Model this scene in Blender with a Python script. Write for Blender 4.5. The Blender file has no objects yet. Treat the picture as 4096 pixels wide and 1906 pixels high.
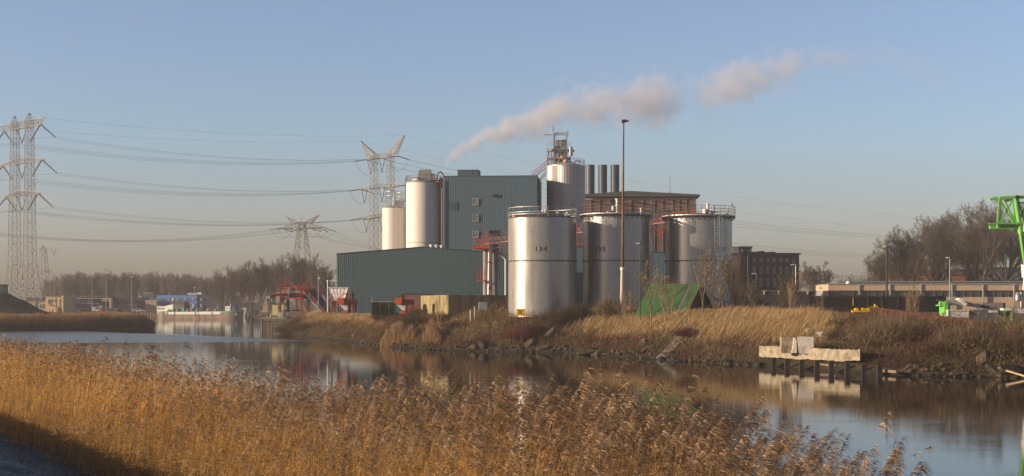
import bpy, math, random
import numpy as np
from mathutils import Vector, Matrix

# ------------------------------------------------------------------ camera, light, exposure
F = 5689.0; HOR = 1205.0; CH = 6.0           # focal length in photo pixels, horizon row, camera height over the water
SC = bpy.context.scene
cam = bpy.data.objects.new("camera", bpy.data.cameras.new("camera"))
SC.collection.objects.link(cam); SC.camera = cam
cam.location = (0, 0, CH); cam.rotation_euler = (math.radians(90), 0, 0)
cam.data.sensor_width = 36; cam.data.lens = 50; cam.data.shift_y = (HOR-953)/4096
cam.data.clip_start = 0.5; cam.data.clip_end = 9000

SUN_AZ = math.radians(78)      # to the left of straight behind the camera
SUN_EL = math.radians(12.5)
sdir = Vector((-math.sin(SUN_AZ)*math.cos(SUN_EL), -math.cos(SUN_AZ)*math.cos(SUN_EL), math.sin(SUN_EL)))
sl = bpy.data.lights.new("sun", 'SUN'); sl.energy = 5.0; sl.angle = math.radians(0.53); sl.color = (1.0, 0.79, 0.55)
so = bpy.data.objects.new("sun", sl); SC.collection.objects.link(so)
so.rotation_euler = sdir.to_track_quat('Z', 'Y').to_euler()

w = bpy.data.worlds.new("World"); SC.world = w; w.use_nodes = True
nt = w.node_tree; nt.nodes.clear()
sky = nt.nodes.new('ShaderNodeTexSky'); sky.sky_type = 'NISHITA'; sky.sun_disc = False
sky.sun_elevation = SUN_EL; sky.sun_rotation = math.atan2(sdir.x, sdir.y)
sky.air_density = 1.0; sky.dust_density = 1.2; sky.ozone_density = 2.5
tc = nt.nodes.new('ShaderNodeTexCoord'); sp = nt.nodes.new('ShaderNodeSeparateXYZ')
rp = nt.nodes.new('ShaderNodeValToRGB'); mx = nt.nodes.new('ShaderNodeMix'); mx.data_type = 'RGBA'; mx.blend_type = 'MULTIPLY'
mx.inputs[0].default_value = 1.0
bg = nt.nodes.new('ShaderNodeBackground'); bg.inputs[1].default_value = 0.135
wo = nt.nodes.new('ShaderNodeOutputWorld')
nt.links.new(tc.outputs['Generated'], sp.inputs[0]); nt.links.new(sp.outputs['Z'], rp.inputs[0])
SKY_RAMP = [(0.0, (0.56, 0.52, 0.60)), (0.05, (0.67, 0.63, 0.75)), (0.11, (0.80, 0.80, 0.91)), (0.21, (0.92, 0.82, 0.92)), (0.32, (0.36, 0.37, 0.48)), (0.6, (0.22, 0.23, 0.32))]
els = rp.color_ramp.elements
els[0].position, els[0].color = SKY_RAMP[0][0], (*SKY_RAMP[0][1], 1)
els[1].position, els[1].color = SKY_RAMP[-1][0], (*SKY_RAMP[-1][1], 1)
for p_, c_ in SKY_RAMP[1:-1]:
    e = els.new(p_); e.color = (*c_, 1)
nt.links.new(sky.outputs[0], mx.inputs[6]); nt.links.new(rp.outputs[0], mx.inputs[7])
nt.links.new(mx.outputs[2], bg.inputs[0]); nt.links.new(bg.outputs[0], wo.inputs[0])
SC.view_settings.view_transform = 'Standard'; SC.view_settings.look = 'None'
SC.view_settings.exposure = 0.55; SC.view_settings.gamma = 1.0
SC.cycles.max_bounces = 6; SC.cycles.diffuse_bounces = 2; SC.cycles.glossy_bounces = 3
SC.cycles.volume_bounces = 3; SC.cycles.transparent_max_bounces = 8; SC.cycles.transmission_bounces = 2
SC.cycles.volume_step_rate = 0.12; SC.cycles.volume_max_steps = 256
SC.cycles.use_denoising = True; SC.cycles.caustics_reflective = False; SC.cycles.caustics_refractive = False
SC.cycles.sample_clamp_indirect = 4.0
SC.render.use_persistent_data = False

# ------------------------------------------------------------------ helpers
COL = SC.collection
R_ = math.radians

def W(px, py, D):
    """photo pixel at depth D -> point in the scene"""
    return Vector(((px-2048)/F*D, D, CH+(HOR-py)/F*D))

def X(px, D): return (px-2048)/F*D
def Z(py, D): return CH+(HOR-py)/F*D

def lin(r, g, b):
    f = lambda c: (c/255/12.92) if c/255 <= 0.04045 else ((c/255+0.055)/1.055)**2.4
    return (f(r), f(g), f(b))

_mats = {}
def mat(name, col, rough=0.7, metal=0.0, var=0.12, scale=1.5, bump=0.0, streak=False, col2=None, spec=0.3, bscale=None, emit=None, aniso=0.0, thr=(0.4, 0.65), rvar=0.0):
    if name in _mats: return _mats[name]
    m = bpy.data.materials.new(name); m.use_nodes = True; _mats[name] = m
    n = m.node_tree.nodes; l = m.node_tree.links
    b = n['Principled BSDF']
    b.inputs['Roughness'].default_value = rough; b.inputs['Metallic'].default_value = metal
    b.inputs['Specular IOR Level'].default_value = spec
    if aniso: b.inputs['Anisotropic'].default_value = aniso
    t = n.new('ShaderNodeTexCoord'); mp = n.new('ShaderNodeMapping')
    l.new(t.outputs['Object'], mp.inputs[0])
    mp.inputs['Scale'].default_value = (scale, scale, scale*0.12) if streak else (scale,)*3
    ns = n.new('ShaderNodeTexNoise'); ns.inputs['Scale'].default_value = 1.0; ns.inputs['Detail'].default_value = 5
    ns.inputs['Roughness'].default_value = 0.65
    l.new(mp.outputs[0], ns.inputs[0])
    r = n.new('ShaderNodeValToRGB'); l.new(ns.outputs[0], r.inputs[0])
    c2 = col2 if col2 else tuple(min(1, c*(1+var)) for c in col)
    c1 = tuple(c*(1-var) for c in col) if not col2 else col
    r.color_ramp.elements[0].position = thr[0] if col2 else 0.3; r.color_ramp.elements[1].position = thr[1] if col2 else 0.7
    r.color_ramp.elements[0].color = (*c1, 1); r.color_ramp.elements[1].color = (*c2, 1)
    l.new(r.outputs[0], b.inputs['Base Color'])
    if rvar:
        mr = n.new('ShaderNodeMapRange'); mr.inputs[1].default_value = 0.3; mr.inputs[2].default_value = 0.7; mr.inputs[3].default_value = rough-rvar; mr.inputs[4].default_value = rough+rvar
        l.new(ns.outputs[0], mr.inputs[0]); l.new(mr.outputs[0], b.inputs['Roughness'])
    if bump:
        ns2 = n.new('ShaderNodeTexNoise'); ns2.inputs['Scale'].default_value = bscale or scale*4; ns2.inputs['Detail'].default_value = 4
        l.new(t.outputs['Object'], ns2.inputs[0])
        bm = n.new('ShaderNodeBump'); bm.inputs['Strength'].default_value = bump; bm.inputs['Distance'].default_value = 0.1
        l.new(ns2.outputs[0], bm.inputs['Height']); l.new(bm.outputs[0], b.inputs['Normal'])
    if emit:
        b.inputs['Emission Color'].default_value = (*emit[0], 1); b.inputs['Emission Strength'].default_value = emit[1]
    return m

def mat_attr(name, rough=0.8, trans=0.0, spec=0.15):
    """plant matter: colour comes from the per-leaf 'col' attribute"""
    m = bpy.data.materials.new(name); m.use_nodes = True
    n = m.node_tree.nodes; l = m.node_tree.links; b = n['Principled BSDF']
    a = n.new('ShaderNodeAttribute'); a.attribute_name = 'col'
    l.new(a.outputs['Color'], b.inputs['Base Color']); b.inputs['Roughness'].default_value = rough
    b.inputs['Specular IOR Level'].default_value = spec
    if trans:
        o = n['Material Output']; tr = n.new('ShaderNodeBsdfTranslucent'); ms = n.new('ShaderNodeMixShader')
        ms.inputs[0].default_value = trans
        l.new(a.outputs['Color'], tr.inputs[0]); l.new(b.outputs[0], ms.inputs[1]); l.new(tr.outputs[0], ms.inputs[2])
        l.new(ms.outputs[0], o.inputs[0])
    return m

def tag(o, label=None, cat=None, group=None, kind=None):
    if label: o['label'] = label
    if cat: o['category'] = cat
    if group: o['group'] = group
    if kind: o['kind'] = kind
    return o

def thing(name, label, cat, loc=(0, 0, 0), rz=0.0, group=None):
    o = bpy.data.objects.new(name, None); COL.objects.link(o); o.empty_display_size = 0.3
    o.location = loc; o.rotation_euler = (0, 0, rz)
    return tag(o, label, cat, group)

def link_mesh(name, me, parent=None):
    o = bpy.data.objects.new(name, me); COL.objects.link(o)
    if parent is not None: o.parent = parent
    return o

def copy_tree(o, parent=None):
    c = o.copy(); COL.objects.link(c)
    if parent is not None: c.parent = parent
    for ch in list(o.children): copy_tree(ch, c)
    return c

class MB:
    def __init__(s): s.v = []; s.f = []; s.sm = []
    def _add(s, vs, fs, smooth=False):
        k = len(s.v); s.v += [tuple(v) for v in vs]
        s.f += [tuple(i+k for i in f) for f in fs]; s.sm += [smooth]*len(fs); return s
    def box(s, c, size, rz=0, rx=0, ry=0):
        hx, hy, hz = size[0]/2, size[1]/2, size[2]/2
        m = Matrix.Rotation(rz, 3, 'Z') @ Matrix.Rotation(ry, 3, 'Y') @ Matrix.Rotation(rx, 3, 'X')
        c = Vector(c)
        vs = [c + m @ Vector((x, y, z)) for x in (-hx, hx) for y in (-hy, hy) for z in (-hz, hz)]
        return s._add(vs, [(0, 1, 3, 2), (4, 6, 7, 5), (0, 4, 5, 1), (2, 3, 7, 6), (0, 2, 6, 4), (1, 5, 7, 3)])
    def bb(s, a, b):
        a = Vector(a); b = Vector(b); return s.box((a+b)/2, [abs(x) for x in (b-a)])
    def bar(s, p, q, w, h=None):
        p = Vector(p); q = Vector(q); d = q-p
        if d.length < 1e-6: return s
        h = h or w; d.normalize()
        up = Vector((0, 0, 1)) if abs(d.z) < 0.95 else Vector((0, 1, 0))
        a = d.cross(up).normalized()*w/2; b = d.cross(a).normalized()*h/2
        vs = [p+a+b, p-a+b, p-a-b, p+a-b, q+a+b, q-a+b, q-a-b, q+a-b]
        return s._add(vs, [(0, 1, 2, 3), (4, 7, 6, 5), (0, 4, 5, 1), (1, 5, 6, 2), (2, 6, 7, 3), (3, 7, 4, 0)])
    def tube(s, p, q, r, r2=None, n=12, caps=True):
        p = Vector(p); q = Vector(q); d = (q-p).normalized(); r2 = r if r2 is None else r2
        up = Vector((0, 0, 1)) if abs(d.z) < 0.95 else Vector((1, 0, 0))
        a = d.cross(up).normalized(); b = d.cross(a).normalized()
        vs = []
        for c, rr in ((p, r), (q, r2)):
            for i in range(n):
                t = 2*math.pi*i/n; vs.append(c + a*math.cos(t)*rr + b*math.sin(t)*rr)
        s._add(vs, [(i, (i+1) % n, n+(i+1) % n, n+i) for i in range(n)], True)
        if caps:
            s._add(vs[:n], [tuple(range(n-1, -1, -1))]); s._add(vs[n:], [tuple(range(n))])
        return s
    def path(s, pts, r, n=8):
        for a, b in zip(pts[:-1], pts[1:]): s.tube(a, b, r, n=n)
        return s
    def lathe(s, prof, n=48, c=(0, 0, 0), cap=True):
        """prof: list of (radius, z)"""
        vs = []
        for r, z in prof:
            for i in range(n):
                t = 2*math.pi*i/n; vs.append((c[0]+r*math.cos(t), c[1]+r*math.sin(t), c[2]+z))
        fs = []
        for k in range(len(prof)-1):
            for i in range(n):
                fs.append((k*n+i, k*n+(i+1) % n, (k+1)*n+(i+1) % n, (k+1)*n+i))
        s._add(vs, fs, True)
        if cap:
            s._add(vs[:n], [tuple(range(n-1, -1, -1))]); s._add(vs[-n:], [tuple(range(n))])
        return s
    def prism(s, pts, axis_vec):
        """closed polygon extruded along axis_vec"""
        a = Vector(axis_vec); n = len(pts)
        vs = [Vector(p) for p in pts]+[Vector(p)+a for p in pts]
        s._add(vs, [tuple(range(n)), tuple(range(2*n-1, n-1, -1))]+[(i, i+n, (i+1) % n+n, (i+1) % n) for i in range(n)])
        return s
    def quad(s, *p): return s._add(p, [tuple(range(len(p)))])
    def corr(s, p0, p1, zb, ztop, pitch=0.3, depth=0.05):
        """corrugated sheet wall from p0 to p1 (x, y); ztop is a function of distance along it"""
        a = Vector((p0[0], p0[1])); b = Vector((p1[0], p1[1])); L = (b-a).length; d = (b-a)/L
        nrm = Vector((d.y, -d.x)); k = max(2, int(L/pitch)); st = L/k; pts = []
        for i in range(k):
            for u, o in ((0, 0), (0.35, 0), (0.5, depth), (0.85, depth)):
                pts.append(((i+u)*st, o))
        pts.append((L, 0)); vs = []
        for u, o in pts:
            q = a+d*u+nrm*o; zt = ztop(u) if callable(ztop) else ztop
            vs += [(q.x, q.y, zb), (q.x, q.y, zt)]
        return s._add(vs, [(2*i, 2*i+2, 2*i+3, 2*i+1) for i in range(len(pts)-1)])
    def build(s, name, m, parent=None, off=None):
        me = bpy.data.meshes.new(name)
        vs = s.v
        if off is not None: vs = [(v[0]-off[0], v[1]-off[1], v[2]-off[2]) for v in vs]
        me.from_pydata(vs, [], s.f); me.polygons.foreach_set('use_smooth', s.sm); me.materials.append(m)
        if any(s.sm):
            try: me.set_sharp_from_angle(angle=math.radians(40))
            except Exception: pass
        me.update()
        return link_mesh(name, me, parent)

def np_mesh(name, V, Q, m, col=None, parent=None, off=None):
    """big quad mesh from numpy arrays; col is one colour per vertex"""
    V = np.asarray(V, np.float32); Q = np.asarray(Q, np.int32)
    if off is not None: V = V-np.array(off, np.float32)
    me = bpy.data.meshes.new(name)
    me.vertices.add(len(V)); me.vertices.foreach_set('co', V.ravel())
    me.loops.add(Q.size); me.loops.foreach_set('vertex_index', Q.ravel())
    me.polygons.add(len(Q)); me.polygons.foreach_set('loop_start', np.arange(0, Q.size, 4, dtype=np.int32))
    me.polygons.foreach_set('loop_total', np.full(len(Q), 4, np.int32))
    me.update(calc_edges=True)
    if col is not None:
        a = me.color_attributes.new('col', 'FLOAT_COLOR', 'POINT')
        c = np.ones((len(V), 4), np.float32); c[:, :3] = col
        a.data.foreach_set('color', c.ravel())
    me.materials.append(m)
    return link_mesh(name, me, parent)

def ribbons(P, D1, L, Wd, rng, bend=None, segs=2, col=None, taper=0.3):
    """flat blades: base P (n,3), unit direction D1, length L, width Wd, bend vector; returns verts, quads, colours"""
    n = len(P); side = np.cross(D1, rng.normal(size=(n, 3))); side /= np.linalg.norm(side, axis=1, keepdims=True)+1e-9
    V = np.zeros((n, (segs+1)*2, 3))
    for k in range(segs+1):
        t = k/segs; c = P+D1*(L*t)[:, None]
        if bend is not None: c = c+bend*(t*t*L)[:, None]
        wv = side*((Wd*(1-(1-taper)*t))/2)[:, None]
        V[:, 2*k] = c-wv; V[:, 2*k+1] = c+wv
    base = (np.arange(n)*(segs+1)*2)[:, None]
    Q = np.concatenate([base+np.array([2*k, 2*k+1, 2*k+3, 2*k+2])[None] for k in range(segs)], 0)
    C = None if col is None else np.repeat(col, (segs+1)*2, axis=0)
    return V.reshape(-1, 3), Q, C

def join(parts):
    Vs, Qs, Cs = [], [], []; k = 0
    for V, Q, C in parts:
        Vs.append(V); Qs.append(Q+k); Cs.append(C); k += len(V)
    return np.concatenate(Vs), np.concatenate(Qs), np.concatenate(Cs)

def prisms(P, Q, R1, R2, n=4):
    P, Q = np.asarray(P, float), np.asarray(Q, float); R1, R2 = np.asarray(R1, float), np.asarray(R2, float)
    d = Q-P; d /= np.linalg.norm(d, axis=1, keepdims=True)+1e-9
    ref = np.where(np.abs(d[:, 2:3]) < 0.9, np.array([[0, 0, 1.]]), np.array([[1., 0, 0]]))
    a = np.cross(d, ref); a /= np.linalg.norm(a, axis=1, keepdims=True)+1e-9; b = np.cross(d, a)
    V = np.zeros((len(P), 2*n, 3))
    for i in range(n):
        t = 2*math.pi*i/n; o = a*math.cos(t)+b*math.sin(t)
        V[:, i] = P+o*R1[:, None]; V[:, n+i] = Q+o*R2[:, None]
    base = (np.arange(len(P))*2*n)[:, None]
    F_ = np.concatenate([base+np.array([i, (i+1) % n, n+(i+1) % n, n+i])[None] for i in range(n)], 0)
    return V.reshape(-1, 3), F_

def noise2(x, y, seed=0, scale=1.0):
    """cheap smooth value noise 0..1 on numpy arrays"""
    x = np.asarray(x, float)/scale; y = np.asarray(y, float)/scale
    def h(i, j):
        v = np.sin(i*127.1+j*311.7+seed*74.7)*43758.5453; return v-np.floor(v)
    xi, yi = np.floor(x), np.floor(y); fx, fy = x-xi, y-yi
    fx = fx*fx*(3-2*fx); fy = fy*fy*(3-2*fy)
    return (h(xi, yi)*(1-fx)+h(xi+1, yi)*fx)*(1-fy)+(h(xi, yi+1)*(1-fx)+h(xi+1, yi+1)*fx)*fy

# ------------------------------------------------------------------ materials
M = {}
def defmats():
    M['teal'] = mat('teal_sheet', lin(56, 84, 92), 0.5, 0.0, 0.06, 0.12, streak=True, spec=0.4)
    M['teal2'] = mat('teal_sheet_light', lin(68, 95, 106), 0.5, 0.0, 0.06, 0.12, streak=True, spec=0.4)
    M['tealtrim'] = mat('teal_trim', lin(48, 66, 74), 0.5, 0.0, 0.1)
    M['steel'] = mat('stainless_steel', (0.37, 0.345, 0.315), 0.31, 0.5, 0.2, 0.9, streak=True, bump=0.05, bscale=0.9, rvar=0.07)
    M['steelrib'] = mat('ribbed_steel', (0.36, 0.33, 0.305), 0.38, 0.35, 0.16, 1.4, streak=True)
    M['galv'] = mat('galvanised_steel', (0.5, 0.5, 0.5), 0.5, 0.5, 0.15, 3)
    M['pylon'] = mat('pylon_steel', (0.24, 0.235, 0.23), 0.6, 0.1, 0.15, 0.6)
    M['dark'] = mat('dark_steel', (0.035, 0.035, 0.04), 0.6, 0.2, 0.2, 2)
    M['brown'] = mat('brown_steel', (0.10, 0.075, 0.06), 0.65, 0.2, 0.3, 3)
    M['white'] = mat('white_paint', (0.72, 0.68, 0.62), 0.5, 0.0, 0.06, 0.5, streak=True)
    M['offwhite'] = mat('off_white_silo', (0.66, 0.62, 0.57), 0.55, 0.0, 0.06, 0.6, streak=True)
    M['conc'] = mat('concrete', (0.30, 0.27, 0.22), 0.85, 0, 0.25, 0.8, bump=0.25, streak=True)
    M['conclight'] = mat('light_concrete', (0.36, 0.30, 0.215), 0.85, 0, 0.2, 1.4, bump=0.6, col2=(0.15, 0.12, 0.08), thr=(0.42, 0.66))
    M['concwhite'] = mat('whitewashed_concrete', (0.62, 0.57, 0.50), 0.8, 0, 0.1, 1.3, bump=0.4, col2=(0.34, 0.28, 0.21), thr=(0.5, 0.72))
    M['concgreen'] = mat('mossy_concrete', (0.33, 0.27, 0.13), 0.9, 0, 0.3, 1.0, bump=0.25, streak=True, col2=(0.15, 0.12, 0.06))
    M['red'] = mat('red_steel', lin(176, 74, 58), 0.6, 0.0, 0.2, 2.0)
    M['redlight'] = mat('orange_red_steel', lin(200, 88, 60), 0.65, 0.0, 0.25, 2.0)
    M['darkred'] = mat('dark_red_steel', lin(120, 48, 44), 0.65, 0, 0.25, 1.5)
    M['rust'] = mat('rusty_steel', lin(88, 50, 36), 0.9, 0, 0.3, 2.5, bump=0.3, col2=lin(52, 32, 25))
    M['brick'] = mat('brown_brick', lin(120, 90, 84), 0.9, 0, 0.12, 0.9, bump=0.1)
    M['brickdark'] = mat('dark_brick', lin(46, 49, 62), 0.9, 0, 0.15, 0.9, bump=0.1)
    M['brickyel'] = mat('yellow_brick', lin(196, 170, 132), 0.9, 0, 0.1, 1.2)
    M['greenroof'] = mat('green_sheet', lin(46, 86, 46), 0.7, 0, 0.2, 0.9, col2=lin(48, 80, 46), streak=True)
    M['green'] = mat('bright_green_paint', lin(112, 186, 84), 0.5, 0, 0.2, 1.3, streak=True)
    M['greencont'] = mat('green_container', lin(56, 100, 62), 0.6, 0, 0.2, 1)
    M['darkgreen'] = mat('dark_green_paint', lin(40, 66, 52), 0.6, 0, 0.2, 1)
    M['seagreen'] = mat('sea_green_paint', lin(70, 170, 140), 0.5, 0, 0.1, 1)
    M['blue'] = mat('blue_facade', lin(92, 138, 205), 0.6, 0, 0.05, 0.3)
    M['darkblue'] = mat('dark_blue_facade', lin(56, 66, 88), 0.6, 0, 0.1, 0.3)
    M['glass'] = mat('dark_glass', (0.05, 0.06, 0.065), 0.12, 0, 0.2, 0.3, spec=0.8)
    M['paneglass'] = mat('grey_glass', (0.16, 0.17, 0.16), 0.25, 0, 0.2, 0.3, spec=0.7)
    M['grey'] = mat('grey_cladding', (0.30, 0.29, 0.29), 0.7, 0, 0.1, 0.5)
    M['darkgrey'] = mat('dark_grey_cladding', (0.085, 0.085, 0.095), 0.7, 0, 0.15, 0.5)
    M['beige'] = mat('beige_cladding', lin(190, 166, 138), 0.75, 0, 0.08, 0.4, streak=True)
    M['hull'] = mat('grey_hull', lin(150, 138, 126), 0.6, 0, 0.12, 0.4, streak=True, col2=lin(120, 98, 84))
    M['yellow'] = mat('yellow_paint', lin(236, 186, 30), 0.5, 0, 0.1, 1)
    M['black'] = mat('black_paint', (0.012, 0.012, 0.013), 0.5, 0, 0.1, 1)
    M['wood'] = mat('weathered_wood', (0.20, 0.155, 0.11), 0.9, 0, 0.3, 2, bump=0.3, streak=True)
    M['woodlight'] = mat('pale_wood', (0.50, 0.36, 0.22), 0.85, 0, 0.2, 3, bump=0.3)
    M['darkwood'] = mat('wet_dark_wood', (0.035, 0.028, 0.022), 0.8, 0, 0.4, 2, bump=0.3)
    M['rock'] = mat('bank_rock', (0.05, 0.038, 0.025), 0.9, 0, 0.3, 1.5, bump=0.6, col2=(0.13, 0.098, 0.06))
    M['rockwet'] = mat('wet_rock', (0.03, 0.026, 0.02), 0.7, 0, 0.4, 1.5, bump=0.5)
    M['bark'] = mat('tree_bark', (0.10, 0.08, 0.062), 0.95, 0, 0.3, 2)
    M['barklight'] = mat('pale_bark', (0.24, 0.17, 0.10), 0.95, 0, 0.3, 2)
    M['twig'] = mat('far_twig', (0.16, 0.12, 0.11), 0.95, 0, 0.2, 1)
    M['redpump'] = mat('red_pump', lin(200, 60, 60), 0.6)  # plain red paint of the fuel pump
    M['thatch'] = mat('brown_thatch', lin(118, 84, 60), 0.95, 0, 0.2, 3, bump=0.4)
    M['soil'] = mat('dark_soil', (0.02, 0.02, 0.021), 0.95, 0, 0.4, 0.6, bump=0.5, bscale=1.5)
    M['glasslit'] = mat('painted_sunlit_glass', (0.5, 0.48, 0.42), 0.3)  # sun on the panes is put into this pale colour
    M['tarp'] = mat('blue_tarp', lin(60, 84, 150), 0.6)
    M['cable'] = mat('power_cable', (0.10, 0.10, 0.11), 0.6, 0.3)
    M['insul'] = mat('brown_insulator', (0.045, 0.04, 0.045), 0.4)
    M['leaf'] = mat_attr('plant_leaf', trans=0.25)
    M['reed'] = mat_attr('reed_straw', trans=0.3, rough=0.7)
    M['stone'] = mat('rubble_heap', (0.32, 0.27, 0.22), 0.9, 0, 0.3, 2.5, bump=0.6, col2=(0.16, 0.13, 0.11))
    M['stain'] = mat('rust_stain', (0.30, 0.17, 0.10), 0.8, 0, 0.4, 2)
defmats()
# ------------------------------------------------------------------ water and land
WATER_POLY = [(150, -100), (95, 60), (60, 104), (40.3, 110.5), (33, 113), (28.2, 117.8), (26.4, 123.2), (24.6, 127.8), (22.3, 132.4), (18.8, 138), (14.4, 147), (9, 157), (5.8, 164), (-2, 168),
              (-7.4, 171), (-13, 180), (-17, 190), (-23, 206), (-29.5, 224), (-38, 252), (-43, 266), (-45.5, 275), (-55, 330), (-64, 400), (-78, 470), (-92, 540),
              (-160, 600), (-260, 640), (-420, 660), (-420, 620), (-240, 560), (-165, 520), (-128, 478), (-104, 400), (-86, 340), (-77, 306),
              (-88, 292), (-103, 286), (-150, 280), (-320, 270), (-320, -100)]
NV = np.array((0.8716, 0.4902)); DV = np.array((-0.4902, 0.8716))      # near bank: across (towards the water) and along it

def sd_poly(x, y, poly):
    """signed distance, negative inside the polygon"""
    P = np.stack([np.asarray(x, float), np.asarray(y, float)], -1); shp = P.shape[:-1]; P = P.reshape(-1, 2)
    best = np.full(len(P), 1e9); inside = np.zeros(len(P), bool); n = len(poly)
    for i in range(n):
        a = np.array(poly[i], float); b = np.array(poly[(i+1) % n], float); ab = b-a
        t = np.clip(((P-a) @ ab)/(ab @ ab), 0, 1); d = np.linalg.norm(P-(a+t[:, None]*ab), axis=1); best = np.minimum(best, d)
        c = ((a[1] > P[:, 1]) != (b[1] > P[:, 1]))
        xi = a[0]+(P[:, 1]-a[1])*(b[0]-a[0])/((b[1]-a[1]) if abs(b[1]-a[1]) > 1e-9 else 1e-9)
        inside ^= c & (P[:, 0] < xi)
    return np.where(inside, -best, best).reshape(shp)

def far_h(x, y):
    return _far_h(x, y)
def _far_h(x, y):
    x = np.asarray(x, float); y = np.asarray(y, float)
    sd = sd_poly(x, y, WATER_POLY)+(noise2(x, y, 3, 3.0)-0.5)*1.2+(noise2(x, y, 5, 1.1)-0.5)*0.5
    # plateau: 4.4 m on the factory site, about 2.2 m on the low land to the left and far away
    site = 1/(1+np.exp(-((x+0.17*(y-275)+46)/4.0)))
    site = site*np.where(y > 330, np.clip(1-(y-330)/160, 0, 1), 1)
    top = 2.2+2.25*site-1.2*np.clip((x-30)/8, 0, 1)*np.clip((175-y)/15, 0, 1)
    wid = 7.0+5.5*site
    t = np.clip(sd/wid, 0, 1); prof = 0.55*t+0.45*np.sin(t*math.pi/2)
    h = top*prof+(noise2(x, y, 9, 5.0)-0.5)*0.35*np.clip(sd/4, 0, 1)
    return np.where(sd > 0, h+0.02, np.maximum(sd*0.45, -2.5))

def axis(segs):
    out = [segs[0][0]]
    for a, b, st in segs:
        k = max(1, int(round((b-a)/st))); out += list(np.linspace(a, b, k+1)[1:])
    return np.array(out)

def grid(name, xs, ys, hf, m, label_kind='structure', extra=None):
    Xg, Yg = np.meshgrid(xs, ys); Zg = hf(Xg, Yg)
    V = np.stack([Xg, Yg, Zg], -1).reshape(-1, 3); nx, ny = len(xs), len(ys)
    i = np.arange(nx-1)[None]+np.arange(ny-1)[:, None]*nx
    Q = np.stack([i, i+1, i+1+nx, i+nx], -1).reshape(-1, 4)
    o = np_mesh(name, V, Q, m); o.data.polygons.foreach_set('use_smooth', [True]*len(o.data.polygons))
    return tag(o, kind=label_kind)

def ground_mat():
    m = bpy.data.materials.new('bank_ground'); m.use_nodes = True; n = m.node_tree.nodes; l = m.node_tree.links; b = n['Principled BSDF']
    g = n.new('ShaderNodeNewGeometry'); s = n.new('ShaderNodeSeparateXYZ'); l.new(g.outputs['Position'], s.inputs[0])
    r = n.new('ShaderNodeValToRGB'); mr = n.new('ShaderNodeMapRange'); mr.inputs[1].default_value = -0.2; mr.inputs[2].default_value = 4.8
    ns = n.new('ShaderNodeTexNoise'); ns.inputs['Scale'].default_value = 0.35; ns.inputs['Detail'].default_value = 8
    l.new(g.outputs['Position'], ns.inputs[0])
    ad = n.new('ShaderNodeMath'); ad.operation = 'MULTIPLY_ADD'; ad.inputs[1].default_value = 1.6; ad.inputs[2].default_value = -0.8
    l.new(ns.outputs[0], ad.inputs[0])
    a2 = n.new('ShaderNodeMath'); a2.operation = 'ADD'; l.new(s.outputs[2], a2.inputs[0]); l.new(ad.outputs[0], a2.inputs[1])
    l.new(a2.outputs[0], mr.inputs[0]); l.new(mr.outputs[0], r.inputs[0])
    e = r.color_ramp.elements; e[0].position = 0.02; e[0].color = (0.02, 0.017, 0.012, 1); e[1].position = 1; e[1].color = (0.17, 0.12, 0.065, 1)
    for p, c in ((0.10, (0.05, 0.04, 0.027, 1)), (0.3, (0.085, 0.058, 0.036, 1)), (0.7, (0.12, 0.085, 0.05, 1))):
        k = e.new(p); k.color = c
    l.new(r.outputs[0], b.inputs['Base Color']); b.inputs['Roughness'].default_value = 0.95; b.inputs['Specular IOR Level'].default_value = 0.1
    bm = n.new('ShaderNodeBump'); bm.inputs['Strength'].default_value = 0.8; bm.inputs['Distance'].default_value = 0.15
    n2 = n.new('ShaderNodeTexNoise'); n2.inputs['Scale'].default_value = 3; n2.inputs['Detail'].default_value = 6
    l.new(g.outputs['Position'], n2.inputs[0]); l.new(n2.outputs[0], bm.inputs['Height']); l.new(bm.outputs[0], b.inputs['Normal'])
    return m

xs = axis([(-2600, -700, 160), (-700, -260, 20), (-260, -110, 4), (-110, 55, 1.0), (55, 110, 3), (110, 500, 25), (500, 2600, 180)])
ys = axis([(70, 100, 5), (100, 320, 1.0), (320, 700, 4), (700, 1400, 50), (1400, 5200, 300)])
grid('ground', xs, ys, far_h, ground_mat())
def on_ground(px, py, lo=100, hi=330, lift=0.0):
    """where the view ray of a photo pixel meets the far bank"""
    D = np.arange(lo, hi, 0.25); x = (px-2048)/F*D; z = CH+(HOR-py)/F*D; h = far_h(x, D)+lift; k = np.argmax(z <= h)
    return Vector((x[k], D[k], float(h[k]-lift)))

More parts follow.
